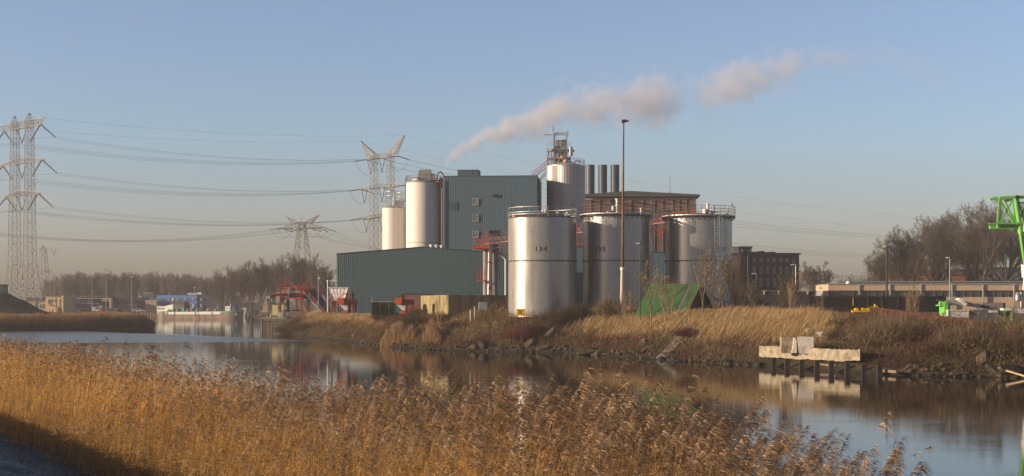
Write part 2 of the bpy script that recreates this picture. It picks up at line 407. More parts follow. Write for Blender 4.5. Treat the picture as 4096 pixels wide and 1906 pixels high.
def near_h(s, t):
    """near bank in its own frame: crest, frosty slope, reed mud, river bed"""
    z = np.interp(s, [-80, -12, -4.9, -4.5, 9, 12, 19.5, 22, 30], [4.6, 4.9, 5.1, 5.05, 1.0, 0.7, -0.05, -0.5, -2.2])
    return z+(noise2(s, t, 21, 1.5)-0.5)*0.12*(np.asarray(s) > -3)+(noise2(s, t, 22, 0.5)-0.5)*0.05
def near_ground():
    ss = axis([(-80, -12, 8), (-12, 30, 0.4)]); ts = axis([(-60, 10, 4), (10, 80, 0.6), (80, 320, 4)])
    S, T = np.meshgrid(ss, ts); Zg = near_h(S, T)
    V = np.stack([S*NV[0]+T*DV[0], S*NV[1]+T*DV[1], Zg], -1).reshape(-1, 3); nx, ny = len(ss), len(ts)
    i = np.arange(nx-1)[None]+np.arange(ny-1)[:, None]*nx
    Q = np.stack([i, i+1, i+1+nx, i+nx], -1).reshape(-1, 4)
    m = bpy.data.materials.new('near_bank_soil'); m.use_nodes = True; n = m.node_tree.nodes; l = m.node_tree.links; b = n['Principled BSDF']
    g = n.new('ShaderNodeNewGeometry'); s = n.new('ShaderNodeSeparateXYZ'); l.new(g.outputs['Position'], s.inputs[0])
    mr = n.new('ShaderNodeMapRange'); mr.inputs[1].default_value = 0.9; mr.inputs[2].default_value = 1.5; l.new(s.outputs[2], mr.inputs[0])
    ns = n.new('ShaderNodeTexNoise'); ns.inputs['Scale'].default_value = 2.2; ns.inputs['Detail'].default_value = 8; l.new(g.outputs['Position'], ns.inputs[0])
    r2 = n.new('ShaderNodeValToRGB'); l.new(ns.outputs[0], r2.inputs[0])
    r2.color_ramp.elements[0].position = 0.4; r2.color_ramp.elements[0].color = (0.07, 0.085, 0.05, 1)
    r2.color_ramp.elements[1].position = 0.62; r2.color_ramp.elements[1].color = (0.34, 0.37, 0.35, 1)
    mx = n.new('ShaderNodeMix'); mx.data_type = 'RGBA'; l.new(mr.outputs[0], mx.inputs[0])
    mx.inputs[6].default_value = (0.035, 0.024, 0.014, 1); l.new(r2.outputs[0], mx.inputs[7])
    l.new(mx.outputs[2], b.inputs['Base Color']); b.inputs['Roughness'].default_value = 0.95
    o = np_mesh('near_bank', V, Q, m); o.data.polygons.foreach_set('use_smooth', [True]*len(o.data.polygons)); tag(o, kind='structure')
near_ground()

def water_mat():
    m = bpy.data.materials.new('river_water'); m.use_nodes = True; n = m.node_tree.nodes; l = m.node_tree.links; b = n['Principled BSDF']
    b.inputs['Base Color'].default_value = (0.020, 0.017, 0.012, 1); b.inputs['IOR'].default_value = 1.34
    b.inputs['Specular IOR Level'].default_value = 0.5
    g = n.new('ShaderNodeNewGeometry')
    def mp(sx, sy):
        k = n.new('ShaderNodeMapping'); k.inputs['Scale'].default_value = (sx, sy, 1); l.new(g.outputs['Position'], k.inputs[0]); return k
    def noise(src, sc, det=3, ro=0.5):
        k = n.new('ShaderNodeTexNoise'); k.inputs['Scale'].default_value = sc; k.inputs['Detail'].default_value = det; k.inputs['Roughness'].default_value = ro
        l.new(src.outputs[0], k.inputs[0]); return k
    def math_(op, a, b_=None, c=None):
        k = n.new('ShaderNodeMath'); k.operation = op
        for i, v in enumerate((a, b_, c)):
            if v is None: continue
            if isinstance(v, (int, float)): k.inputs[i].default_value = v
            else: l.new(v, k.inputs[i])
        return k.outputs[0]
    fine = noise(mp(0.6, 2.4), 2.0, 3)
    mid = noise(mp(0.25, 0.9), 1.0, 2)
    # wind-ruffled patch of open water out to the left, its edge broken up by noise
    s = n.new('ShaderNodeSeparateXYZ'); l.new(g.outputs['Position'], s.inputs[0])
    edge = noise(mp(0.05, 0.05), 1.0, 4)
    e_ = math_('MULTIPLY_ADD', edge.outputs[0], 10.0, -5.0)
    y_ = math_('ADD', s.outputs[1], e_)
    near = math_('MULTIPLY_ADD', s.outputs[0], 0.12, 212.0)           # near limit of the patch
    x_lim = math_('MULTIPLY_ADD', s.outputs[0], -0.9, 248.0-30)        # tapering to the right
    a = n.new('ShaderNodeMapRange'); l.new(math_('SUBTRACT', y_, near), a.inputs[0]); a.inputs[1].default_value = 0; a.inputs[2].default_value = 5
    c = n.new('ShaderNodeMapRange'); l.new(math_('SUBTRACT', math_('MULTIPLY_ADD', s.outputs[0], -1.25, 180.0), y_), c.inputs[0]); c.inputs[1].default_value = 0; c.inputs[2].default_value = 6
    d = n.new('ShaderNodeMapRange'); l.new(math_('SUBTRACT', 304.0, y_), d.inputs[0]); d.inputs[1].default_value = 0; d.inputs[2].default_value = 8
    mask = math_('MULTIPLY', math_('MULTIPLY', a.outputs[0], c.outputs[0]), d.outputs[0])
    # short bands of ripple nearer by
    band = noise(mp(0.02, 0.22), 1.0, 2)
    bd = n.new('ShaderNodeMapRange'); l.new(band.outputs[0], bd.inputs[0]); bd.inputs[1].default_value = 0.56; bd.inputs[2].default_value = 0.72
    bm = n.new('ShaderNodeBump'); bm.inputs['Distance'].default_value = 0.02
    h = math_('ADD', fine.outputs[0], math_('MULTIPLY', mid.outputs[0], 1.2)); l.new(h, bm.inputs['Height'])
    st = math_('ADD', math_('MULTIPLY_ADD', bd.outputs[0], 0.10, 0.075), math_('MULTIPLY', mask, 0.9)); l.new(st, bm.inputs['Strength'])
    l.new(bm.outputs[0], b.inputs['Normal'])
    l.new(math_('MULTIPLY_ADD', mask, 0.20, 0.035), b.inputs['Roughness'])
    return m
mb = MB(); mb.quad((-900, -80, 0), (400, -80, 0), (400, 900, 0), (-900, 900, 0))
tag(mb.build('water', water_mat()), kind='structure')
# ------------------------------------------------------------------ plants
def gz(x, y): return float(far_h(np.array([x]), np.array([y]))[0])

def tree_segs(rng, H, trunk_r, spread, lean=(0, 0), forks=1, levels=4, kids=(7, 6, 5, 5), up=0.35, first=0.25, tw=0.012, droop=0.0, fo=0.22):
    """recursive bare tree: returns arrays P, Q, R1, R2, level"""
    out = []
    def limb(p, d, L, r, lev):
        n = 4 if lev < 2 else (3 if lev == 2 else 2); pts = [p]; dd = d.copy()
        for k in range(n):
            dd = dd+rng.normal(size=3)*(0.10+0.05*lev)+np.array([0, 0, up*0.25 if lev else 0.0])-np.array([0, 0, droop*lev*0.1])
            dd /= np.linalg.norm(dd); q = pts[-1]+dd*L/n
            ra = r*(1-0.75*k/n); rb = r*(1-0.75*(k+1)/n); out.append((pts[-1], q, max(ra, tw), max(rb, tw*0.7), lev)); pts.append(q)
        if lev >= levels: return
        m = kids[min(lev, len(kids)-1)]; m = max(2, int(m*rng.uniform(0.8, 1.25)))
        for j in range(m):
            t = (first+(1-first)*(j+rng.uniform(0, 0.9))/m) if lev == 0 else (0.2+0.8*(j+rng.uniform(0, 1))/m)
            t = min(t, 0.999); k = int(t*n); f = t*n-k; base = pts[k]*(1-f)+pts[k+1]*f
            ax = pts[k+1]-pts[k]; ax /= np.linalg.norm(ax); pr = np.cross(ax, rng.normal(size=3)); pr /= np.linalg.norm(pr)+1e-9
            ang = rng.uniform(0.45, 0.95)*spread; nd = ax*math.cos(ang)+pr*math.sin(ang); nd[2] += up*0.6; nd /= np.linalg.norm(nd)
            fl = (0.62 if lev == 0 else 0.6)*(1.15-0.6*t)*rng.uniform(0.75, 1.15)
            limb(base, nd, L*fl, r*(1-0.7*t)*0.55, lev+1)
    for k in range(forks):
        a = 2*math.pi*k/forks+rng.uniform(0, 1); o = 0.0 if forks == 1 else fo*rng.uniform(0.3, 1.2)
        d = np.array([lean[0]+o*math.cos(a), lean[1]+o*math.sin(a), 1.0]); d /= np.linalg.norm(d)
        limb(np.array([0.15*math.cos(a)*(forks > 1), 0.15*math.sin(a)*(forks > 1), -0.3]), d, H*rng.uniform(0.8, 1.0) if forks > 1 else H*0.86, trunk_r, 0)
    P = np.array([o[0] for o in out]); Q = np.array([o[1] for o in out]); A = np.array([o[2] for o in out]); B = np.array([o[3] for o in out]); Lv = np.array([o[4] for o in out])
    return P, Q, A, B, Lv

def tree_meshes(name, rng, H, r, mtrunk, mtwig, leaves=None, nleaf=0, leafsize=0.1, **kw):
    P, Q, A, B, Lv = tree_segs(rng, H, r, **kw)
    top = np.percentile(Q[:, 2], 99.7); P = P*(H/top); Q = Q*(H/top)
    tr = Lv <= 1; V, F_ = prisms(P[tr], Q[tr], A[tr], B[tr], 5); a = np_mesh('trunk', V, F_, M[mtrunk])
    V, F_ = prisms(P[~tr], Q[~tr], A[~tr], B[~tr], 3)
    c = np_mesh('crown', V, F_, M[mtwig]); res = [a, c]
    if nleaf:
        tips = np.where(Lv >= Lv.max()-1)[0]; k = rng.choice(tips, nleaf); t = rng.uniform(0, 1, (nleaf, 1))
        pp = P[k]*(1-t)+Q[k]*t; d = rng.normal(size=(nleaf, 3)); d /= np.linalg.norm(d, axis=1, keepdims=True)
        cc = np.array(leaves)[rng.integers(0, len(leaves), nleaf)]*rng.uniform(0.7, 1.3, (nleaf, 1))
        V, F_, C = ribbons(pp, d, np.full(nleaf, leafsize)*rng.uniform(0.6, 1.3, nleaf), np.full(nleaf, leafsize*0.7), rng, segs=1, col=cc)
        res.append(np_mesh('foliage', V, F_, M['leaf'], col=C))
    return res

def plant(name, label, cat, loc, meshes, rz=0, s=1.0, group=None):
    t = thing(name, label, cat, loc, rz, group); t.scale = (s, s, s)
    for o in meshes:
        c = o.copy(); COL.objects.link(c); c.parent = t
    return t
def drop(meshes):
    for o in meshes: bpy.data.objects.remove(o)

def blades(name, P, L, Wd, cols, m, seed, lean=(0.25, 0.05), spread=0.25, segs=2, bend=0.25, kind='stuff', label=None, cat=None, parent=None):
    rng = np.random.default_rng(seed); n = len(P)
    d = rng.normal(size=(n, 3))*spread; d[:, 2] = 1; d[:, 0] += lean[0]; d[:, 1] += lean[1]; d /= np.linalg.norm(d, axis=1, keepdims=True)
    b = rng.normal(size=(n, 3))*bend*0.5; b[:, 0] += bend; b[:, 2] -= bend*0.4
    V, Q, C = ribbons(P, d, L, Wd, rng, bend=b, segs=segs, col=cols)
    return np_mesh(name, V, Q, m, col=C, parent=parent)

rng0 = np.random.default_rng(7)
def scatter_bank(n, x0, x1, y0, y1, rng):
    x = rng.uniform(x0, x1, n); y = rng.uniform(y0, y1, n); k = np.abs(x) < 0.375*y+2
    x, y = x[k], y[k]; sd = sd_poly(x, y, WATER_POLY); k = sd > 0
    return x[k], y[k], sd[k]

STEP_A = on_ground(2668, 1417); STEP_B = on_ground(2766, 1312)
print('steps', STEP_A, STEP_B)
# --- tall dry grass on the top of the bank
def bank_cover():
    rng = np.random.default_rng(11)
    x, y, sd = scatter_bank(1200000, -58, 48, 100, 300, rng)
    px = 2048+F*x/y
    site = x > -0.17*(y-275)-47
    near = sd < 34; k = site & near; x, y, sd, px = x[k], y[k], sd[k], px[k]
    reg = noise2(x, y, 31, 7.0)*0.6+noise2(x, y, 33, 2.0)*0.4
    z = far_h(x, y)
    # where straw grass grows: the upper bank and the flat top, thinning in the brambly stretches
    straw_w = np.clip((sd-3.0)/3.5, 0, 1)
    bramble = np.where((px > 1530) & (px < 2330), 1.0, 0.0)+np.where(px > 3330, 1.0, 0)+np.where((px > 1090) & (px < 1200), 1.0, 0)
    straw = (straw_w*(1-np.clip(bramble, 0, 1)*0.9) > rng.uniform(0, 1, len(x))*0.85+0.25*reg) & (sd < 26)
    # thin with distance from the shore (only the front rows show)
    wall_d = np.interp(px, [3036, 3175, 3300, 3440], [133, 128.5, 123.5, 118.5]); clear = (px > 3015) & (px < 3455) & (y < wall_d+0.8)
    sx = (px-2640)/(2772-2640); clear |= (sx > -0.15) & (sx < 1.1) & (np.abs(y-np.interp(sx, [0, 1], [STEP_A.y, STEP_B.y])+0.6) < 1.6) 
    k = ~clear; x, y, sd, px, reg, z, straw_w, bramble, straw = x[k], y[k], sd[k], px[k], reg[k], z[k], straw_w[k], bramble[k], straw[k]
    keep = rng.uniform(0, 1, len(x)) < np.where(sd < 17, 1.0, np.where(sd < 26, 0.35, 0.1)); straw &= keep
    xs_, ys_ = x[straw], y[straw]; n = len(xs_)
    P = np.stack([xs_, ys_, z[straw]-0.03], -1)
    c = np.array([[0.50, 0.34, 0.165], [0.42, 0.28, 0.13], [0.56, 0.40, 0.21], [0.30, 0.20, 0.09]])[rng.integers(0, 4, n)]*rng.uniform(0.75, 1.15, (n, 1))
    L = rng.uniform(0.55, 1.1, n)*(0.7+0.6*noise2(xs_, ys_, 41, 3.0))
    o = blades('dry_grass', P, L, np.full(n, 0.035), c, M['leaf'], 5, lean=(0.30, -0.05), spread=0.2, bend=0.22)
    tag(o, 'tall straw coloured grass along the top of the far bank', 'grass', kind='stuff')
    # brown scrub, bramble and dead stems on the slope
    br = (~straw) & (sd > 0.7) & (rng.uniform(0, 1, len(x)) < np.where(sd < 15, 0.92, 0.22)) & (sd < 24)
    xs_, ys_, sb, pb, rb, zb = x[br], y[br], sd[br], px[br], reg[br], z[br]; n = len(xs_)
    pal = np.array([[0.19, 0.115, 0.06], [0.26, 0.165, 0.08], [0.15, 0.085, 0.05], [0.20, 0.155, 0.06], [0.34, 0.235, 0.115], [0.10, 0.09, 0.04]])
    patch = noise2(xs_, ys_, 51, 4.5); p2 = noise2(xs_, ys_, 53, 2.6)
    ci = rng.integers(0, 6, n); c = pal[ci]*rng.uniform(0.7, 1.25, (n, 1))
    redp = (patch > 0.66) & (rng.uniform(0, 1, n) < 0.7); c[redp] = np.array([0.15, 0.055, 0.04])*rng.uniform(0.7, 1.3, (redp.sum(), 1))
    grn = (p2 > 0.68) & (rng.uniform(0, 1, n) < 0.6) & ~redp; c[grn] = np.array([0.11, 0.105, 0.04])*rng.uniform(0.7, 1.3, (grn.sum(), 1))
    tan_ = (patch < 0.33) & (rng.uniform(0, 1, n) < 0.6); c[tan_] = np.array([0.29, 0.195, 0.10])*rng.uniform(0.7, 1.2, (tan_.sum(), 1))
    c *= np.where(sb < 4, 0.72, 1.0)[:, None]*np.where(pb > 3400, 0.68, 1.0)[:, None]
    hump = 0.25+1.5*noise2(xs_, ys_, 61, 1.7)*noise2(xs_, ys_, 63, 4.5)*1.7
    hump *= np.clip((sb-0.4)/3, 0.25, 1)*np.where(pb > 3300, 1.15, 1.0)
    P = np.stack([xs_, ys_, zb+rng.uniform(0, 0.75, n)*hump-0.05], -1)
    d = rng.normal(size=(n, 3)); d[:, 2] = np.abs(d[:, 2])*0.9+0.25; d /= np.linalg.norm(d, axis=1, keepdims=True)
    L = rng.uniform(0.2, 0.6, n)*np.where(sb < 3, 1.25, 1.0)
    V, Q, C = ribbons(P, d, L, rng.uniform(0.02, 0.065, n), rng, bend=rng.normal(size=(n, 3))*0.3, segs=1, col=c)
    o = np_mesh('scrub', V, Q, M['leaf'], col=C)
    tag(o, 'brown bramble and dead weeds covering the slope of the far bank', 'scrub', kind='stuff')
bank_cover()
def dead_stalks():
    rng = np.random.default_rng(15); x, y, sd = scatter_bank(60000, -58, 48, 100, 290, rng); px = 2048+F*x/y; k = (sd > 0.8) & (sd < 18) & (x > -0.17*(y-275)-47) & (noise2(x, y, 44, 2.2) > 0.45) & ~((px > 3015) & (px < 3455) & (sd < 3)) & ~((px > 2620) & (px < 2790) & (sd < 11)); x, y = x[k], y[k]; n = len(x)
    c = np.array([[0.34, 0.23, 0.12], [0.20, 0.12, 0.07], [0.16, 0.08, 0.055], [0.42, 0.30, 0.17]])[rng.integers(0, 4, n)]*rng.uniform(0.7, 1.2, (n, 1))
    o = blades('dead_stalks', np.stack([x, y, far_h(x, y)], -1), rng.uniform(0.7, 1.7, n), np.full(n, 0.028), c, M['leaf'], 16, spread=0.28, bend=0.2)
    tag(o, 'tall dead weed stalks standing out of the scrub on the far bank', 'weeds', kind='stuff')
dead_stalks()

# --- reeds standing in the water's edge of the far bank (two clumps)
def far_reed_clump(label, px0, px1, Dc, n, seed, depth=3.0):
    rng = np.random.default_rng(seed)
    px = rng.uniform(px0, px1, n); D = Dc-(px-px0)/(px1-px0)*4+rng.uniform(-depth/2, depth/2, n); x = (px-2048)/F*D
    z = np.maximum(far_h(x, D), -0.1)
    edge = np.clip(np.minimum(px-px0, px1-px)/28, 0.25, 1); hgt = rng.uniform(1.2, 2.7, n)*(0.45+0.75*noise2(px, D*3, seed, 16.0))*edge**0.5
    c = np.array([[0.42, 0.25, 0.11], [0.34, 0.2, 0.09], [0.30, 0.19, 0.12]])[rng.integers(0, 3, n)]*rng.uniform(0.7, 1.2, (n, 1))
    P = np.stack([x, D, z-0.1], -1)
    o = blades('reed_clump', P, hgt, np.full(n, 0.035), c, M['reed'], seed, lean=(0.03, 0), spread=0.07, bend=0.06)
    P2 = P.copy(); P2[:, 2] += hgt*0.88; P2[:, 0] += 0.06*hgt
    k = rng.uniform(0, 1, n) < 0.5; P2 = P2[k]; m = len(P2)
    V, Q, C = ribbons(P2, np.tile([[0.4, 0, 0.9]], (m, 1)), rng.uniform(0.2, 0.35, m), np.full(m, 0.09), rng, bend=np.tile([[0.5, 0, -0.3]], (m, 1)), col=np.tile([[0.24, 0.16, 0.11]], (m, 1))*rng.uniform(0.7, 1.3, (m, 1)))
    t = thing('reed_clump', label, 'reeds', tuple(np.mean(P, 0)[:2])+(0,)); o.name = 'stem'; tag(o, kind='stuff')
    o.data.transform(Matrix.Translation(-t.location)); o.parent = t; tag(np_mesh('plume', V, Q, M['reed'], col=C, parent=t, off=t.location), kind='stuff')
far_reed_clump('wide golden reed clump at the foot of the far bank, below the dark green bush', 1520, 1655, 190, 2600, 71)
far_reed_clump('narrow golden reed clump at the waterline just right of the wide reed clump', 1690, 1760, 182, 1300, 73)

# --- brown reed belt on the left island
def island_reeds():
    rng = np.random.default_rng(81); n = 90000
    x = rng.uniform(-112, -74, n); y = rng.uniform(282, 345, n); sd = sd_poly(x, y, WATER_POLY); k = (sd > 0) & (sd < 16) & (x < -0.15*(y-275)-60)
    x, y, sd = x[k], y[k], sd[k]; k = rng.uniform(0, 1, len(x)) < np.where(sd < 6, 1, 0.5); x, y, sd = x[k], y[k], sd[k]; n = len(x); z = far_h(x, y)
    px = 2048+F*x/y
    top = np.interp(sd, [0, 2, 6, 16], [1.4, 2.6, 3.55, 3.5])*(0.94+0.12*noise2(px, y, 4, 30.0))
    L = np.clip(top-z, 0.3, 2.6)*rng.uniform(0.7, 1.05, n)
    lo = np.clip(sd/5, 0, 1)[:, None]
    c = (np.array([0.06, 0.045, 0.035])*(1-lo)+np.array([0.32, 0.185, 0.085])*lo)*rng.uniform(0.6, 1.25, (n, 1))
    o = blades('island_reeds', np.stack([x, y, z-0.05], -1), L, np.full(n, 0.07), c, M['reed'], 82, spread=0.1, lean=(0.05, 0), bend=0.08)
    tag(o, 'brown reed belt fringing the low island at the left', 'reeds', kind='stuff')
island_reeds()

# --- the near reed bed: templates of whole reeds, joined into one mesh
def reed_template(rng, lod, plume):
    """one dry reed of unit height 1 (scaled later); colours per vertex"""
    parts = []; up = np.array([[0, 0, 1.0]])
    bend = np.array([[rng.uniform(0.02, 0.16), rng.uniform(-0.04, 0.04), -0.01]])
    gold = np.array([[0.78, 0.44, 0.13]])*rng.uniform(0.7, 1.2)
    def pt(t): return np.array([0, 0, t])+bend[0]*t*t
    parts.append(ribbons(np.zeros((1, 3)), up, np.array([1.0]), np.array([0.0034 if lod == 0 else 0.006]), rng, bend=bend, segs=3 if lod == 0 else 2, col=gold))
    nl = 6 if lod == 0 else 3
    ts = rng.uniform(0.15, 0.88, nl); a = rng.uniform(0, 2*math.pi, nl)
    P = np.array([pt(t) for t in ts]); d = np.stack([np.cos(a)*0.7+0.25, np.sin(a)*0.7, rng.uniform(0.4, 1.3, nl)], -1); d /= np.linalg.norm(d, axis=1, keepdims=True)
    cc = np.array([[0.72, 0.41, 0.12], [0.60, 0.33, 0.095], [0.86, 0.56, 0.22], [0.28, 0.15, 0.05]])[rng.integers(0, 4, nl)]*rng.uniform(0.7, 1.15, (nl, 1))
    parts.append(ribbons(P, d, rng.uniform(0.08, 0.19, nl), np.full(nl, 0.0065 if lod == 0 else 0.011), rng, bend=np.stack([np.zeros(nl), np.zeros(nl), -rng.uniform(0.2, 1.1, nl)], -1), segs=2, col=cc, taper=0.1))
    if plume:
        big = rng.uniform(1.1, 1.75) if lod == 0 else 1.2; m = 34 if lod == 0 else 6
        t = rng.uniform(0.0, 1.0, m); k0 = pt(1.0)
        ax = np.array([0.34, rng.uniform(-0.1, 0.1), 0.8]); Lp = rng.uniform(0.095, 0.13)*big
        P = k0+ax*(t*Lp)[:, None]+np.array([0.05, 0, -0.03])*(t*t)[:, None]*Lp*8*0.25-np.array([0, 0, 0.02])
        a = rng.uniform(-1.2, 1.2, m); d = np.stack([np.cos(a)*0.8, np.sin(a)*0.8, rng.uniform(0.1, 0.9, m)], -1); d /= np.linalg.norm(d, axis=1, keepdims=True)
        cc = np.array([[0.52, 0.345, 0.20], [0.40, 0.26, 0.145], [0.64, 0.45, 0.27], [0.22, 0.14, 0.08]])[rng.integers(0, 4, m)]*rng.uniform(0.75, 1.15, (m, 1))
        parts.append(ribbons(P, d, rng.uniform(0.03, 0.062, m)*big*(1.1-0.5*t), np.full(m, 0.0055 if lod == 0 else 0.016), rng, bend=np.tile([[0.45, 0, -1.1]], (m, 1)), segs=2, col=cc, taper=0.25))
    return join(parts)

def near_reeds():
    rng = np.random.default_rng(101)
    n = 330000
    x = rng.uniform(-42, 24, n); y = rng.uniform(17, 118, n); k = rng.uniform(0, 1, n) < np.interp(y, [17, 45, 118], [1, 0.75, 0.55]); x, y = x[k], y[k]; n = len(x)
    s = x*NV[0]+y*NV[1]; t = x*DV[0]+y*DV[1]
    smax = 19.6+1.8*(noise2(t, t*0, 7, 9.0)-0.5)+0.9*(noise2(t, s, 8, 2.0)-0.5)+np.interp(t, [8, 14, 18, 23, 30, 40, 60, 90], [-6.5, -4.0, -1.6, 0.5, 1.5, 0.4, 0.3, -0.2])
    smin = 9.0+0.5*(noise2(t, t*0, 9, 1.2)-0.5)
    k = (s > smin) & (s < smax) & (x > -0.375*y-1.5) & (x < 0.375*y+1.5); x, y, s, t, smax = x[k], y[k], s[k], t[k], smax[k]
    thin = np.where(smax-s < 0.6, 0.6, 1.0); k = rng.uniform(0, 1, len(x)) < thin; x, y, s, t = x[k], y[k], s[k], t[k]; smax = smax[k]
    z = near_h(s, t); top = np.interp(s, [9, 10, 14, 20], [2.45, 2.75, 3.15, 3.35])+(noise2(x, y, 13, 1.6)-0.5)*0.55+(noise2(x, y, 17, 5.0)-0.5)*0.3
    top = top+np.clip((s-17)/2, 0, 1)*np.interp(t, [22, 27, 34, 38], [0, .42, .42, 0])*noise2(t, s, 29, 1.5)+np.clip((s-15)/3, 0, 1)*(noise2(t, s*0.7, 23, 2.6)-0.45)*0.75; tall = rng.uniform(0, 1, len(x)) < 0.05; H = (top-z)*rng.uniform(0.7, 1.0, len(x)); H[tall] *= rng.uniform(1.04, 1.24, tall.sum())
    H = H/1.06
    pl = rng.uniform(0, 1, len(x)) < np.interp(s, [9, 12, 17, 20], [0.06, 0.12, 0.30, 0.80])
    print('near reeds', len(x))
    dist = np.hypot(x, y); parts = []
    for lod in (0, 1):
        inl = dist < 52 if lod == 0 else dist >= 52
        for plume in (False, True):
            sel = np.where(inl & (pl == plume))[0]; K = 12; grp = rng.integers(0, K, len(sel))
            for g in range(K):
                V, Q, C = reed_template(rng, lod, plume); ii = sel[grp == g]; m = len(ii)
                if not m: continue
                a = rng.normal(0, 0.55, m); ca, sa = np.cos(a)[:, None], np.sin(a)[:, None]; h = H[ii][:, None]
                vx, vy, vz = V[:, 0][None], V[:, 1][None], V[:, 2][None]
                X_ = (vx*ca-vy*sa)*h; Y_ = (vx*sa+vy*ca)*h; Z_ = vz*h
                tx = rng.normal(0.03, 0.10, m)[:, None]; ty = rng.normal(0, 0.10, m)[:, None]
                broken = (rng.uniform(0, 1, m) < 0.05)[:, None]; tx = np.where(broken, rng.normal(0, 0.6, (m, 1)), tx)
                WX = x[ii][:, None]+X_+Z_*tx; WY = y[ii][:, None]+Y_+Z_*ty; WZ = z[ii][:, None]-0.05+Z_*np.where(broken, 0.85, 1.0)
                vv = np.stack([WX, WY, WZ], -1).reshape(-1, 3)
                qq = (Q[None]+(np.arange(m)*len(V))[:, None, None]).reshape(-1, 4)
                cc = (C[None]*(rng.uniform(0.5, 1.18, (m, 1, 1))*(0.78+0.4*noise2(x[ii], y[ii], 77, 1.3))[:, None, None])).reshape(-1, 3)
                parts.append((vv.astype(np.float32), qq, cc.astype(np.float32)))
    V, Q, C = join(parts); print('reed quads', len(Q))
    o = np_mesh('reed_bed', V, Q, M['reed'], col=C)
    tag(o, 'dense golden reed bed with brown plumes on the near bank', 'reeds', kind='stuff')
    # fallen stems and leaf litter at the feet
    m = 26000; k = rng.integers(0, len(x), m)
    P = np.stack([x[k]+rng.normal(0, .3, m), y[k]+rng.normal(0, .3, m), z[k]+rng.uniform(0.02, 1.2, m)], -1)
    d = rng.normal(size=(m, 3)); d[:, 2] *= 0.35; d /= np.linalg.norm(d, axis=1, keepdims=True)
    V, Q, C = ribbons(P, d, rng.uniform(0.3, 1.0, m), np.full(m, 0.012), rng, segs=1, col=np.array([[0.40, 0.25, 0.10]])*rng.uniform(0.5, 1.2, (m, 1)))
    o = np_mesh('reed_litter', V, Q, M['reed'], col=C); tag(o, 'broken dry stems lying among the reeds of the near bank', 'reed litter', kind='stuff')
    # frosty grass on the shaded slope
    n = 60000; s = rng.uniform(-1, 9.6, n); t = rng.uniform(14, 75, n); x = s*NV[0]+t*DV[0]; y = s*NV[1]+t*DV[1]
    k = (x > -0.375*y-1) & (y > 20); x, y, s, t = x[k], y[k], s[k], t[k]; n = len(x)
    fr = noise2(x, y, 19, 0.8)[:, None]; c = np.array([0.16, 0.20, 0.12])*(1-fr)+np.array([0.60, 0.64, 0.64])*fr
    o = blades('frosty_grass', np.stack([x, y, near_h(s, t)-0.02], -1), rng.uniform(0.06, 0.2, n), np.full(n, 0.012), c*rng.uniform(0.8, 1.2, (n, 1)), M['leaf'], 21, spread=0.6, bend=0.3)
    tag(o, 'short frosted grass on the shaded near slope', 'grass', kind='stuff')
near_reeds()

# --- far wood of bare poplars behind the industrial estate
def far_wood():
    rng = np.random.default_rng(201)
    protos = [tree_meshes('poplar', np.random.default_rng(210+i), 17.5, 0.20, 'twig', 'twig', spread=0.55, kids=(26, 8, 5, 4), levels=3, up=0.75, first=0.12, tw=0.03) for i in range(4)]
    k = 0
    for row in range(4):
        for px in np.arange(200-row*6, 880, 17):
            D = 640+row*16+rng.uniform(-5, 5); pxx = px+rng.uniform(-7, 7)
            s = rng.uniform(0.88, 1.08)*np.interp(pxx, [190, 240, 330, 800, 880], [0.72, 0.92, 1.0, 0.9, 0.8])
            plant('poplar', 'bare thin poplar in the even row of trees behind the low industrial buildings', 'tree',
                  (X(pxx, D), D, 1.8), protos[k % 4], rng.uniform(0, 6.28), s, 'bare poplars of the far wood'); k += 1
    for p in protos: drop(p)
far_wood()

# --- looser bare trees between the barge and the green hall
def middle_trees():
    lab = ['broad bare tree of the middle grove, standing behind the {}', ]
    rng = np.random.default_rng(220)
    protos = [tree_meshes('tree', np.random.default_rng(230+i), 13.0, 0.16, 'bark', 'bark', spread=0.8, kids=(11, 7, 6, 4), levels=4, up=0.45, first=0.12, tw=0.018, forks=4) for i in range(3)]
    spec = [(868, 1092, 480, 'right half of the blue building'), (885, 1075, 470, 'pale tree trunk stems at the barge bow'), (925, 1062, 455, 'bow of the moored barge'), (965, 1050, 440, 'gap between barge and jetty'),
            (1005, 1046, 450, 'piled jetty'), (1045, 1040, 430, 'yellowish cabinet on the jetty'), (1085, 1028, 440, 'left posts of the red gantry'),
            (1135, 1022, 425, 'small lattice pylon'), (1185, 1010, 415, 'middle of the red gantry'), (1228, 1012, 420, 'right posts of the red gantry'),
            (1268, 1030, 410, 'top of the red conveyor slope'), (1305, 1075, 420, 'grey pipe frame beside the green hall')]
    for i, (px, top, D, w_) in enumerate(spec):
        H = (1235-top)/F*D
        plant('bare_tree', 'bare grey-brown tree behind the '+w_, 'tree', (X(px, D), D, Z(1240, D)), protos[i % 3], rng.uniform(0, 6.28), H/13.0, 'bare trees left of the green hall')
    for p in protos: drop(p)
    # slender pale trees on the shore in front of them
    pr = tree_meshes('tree', np.random.default_rng(240), 9.0, 0.10, 'barklight', 'twig', spread=0.6, kids=(9, 5, 4), levels=3, up=0.6, first=0.25, tw=0.012, forks=2)
    for px, D, s, w_ in ((905, 505, 1.15, 'above the barge foredeck'), (992, 440, 1.0, 'over the dark shore right of the barge'), (1015, 440, 1.1, 'second to the right of the barge bow'),
                         (1042, 430, 0.95, 'left of the cabinet on the jetty'), (1068, 425, 0.9, 'just behind the cabinet on the jetty')):
        plant('sapling', 'slender pale bare tree on the far shore, '+w_, 'tree', (X(px, D), D, 1.2), pr, rng.uniform(0, 6), s, 'slender trees on the far shore')
    drop(pr)
middle_trees()

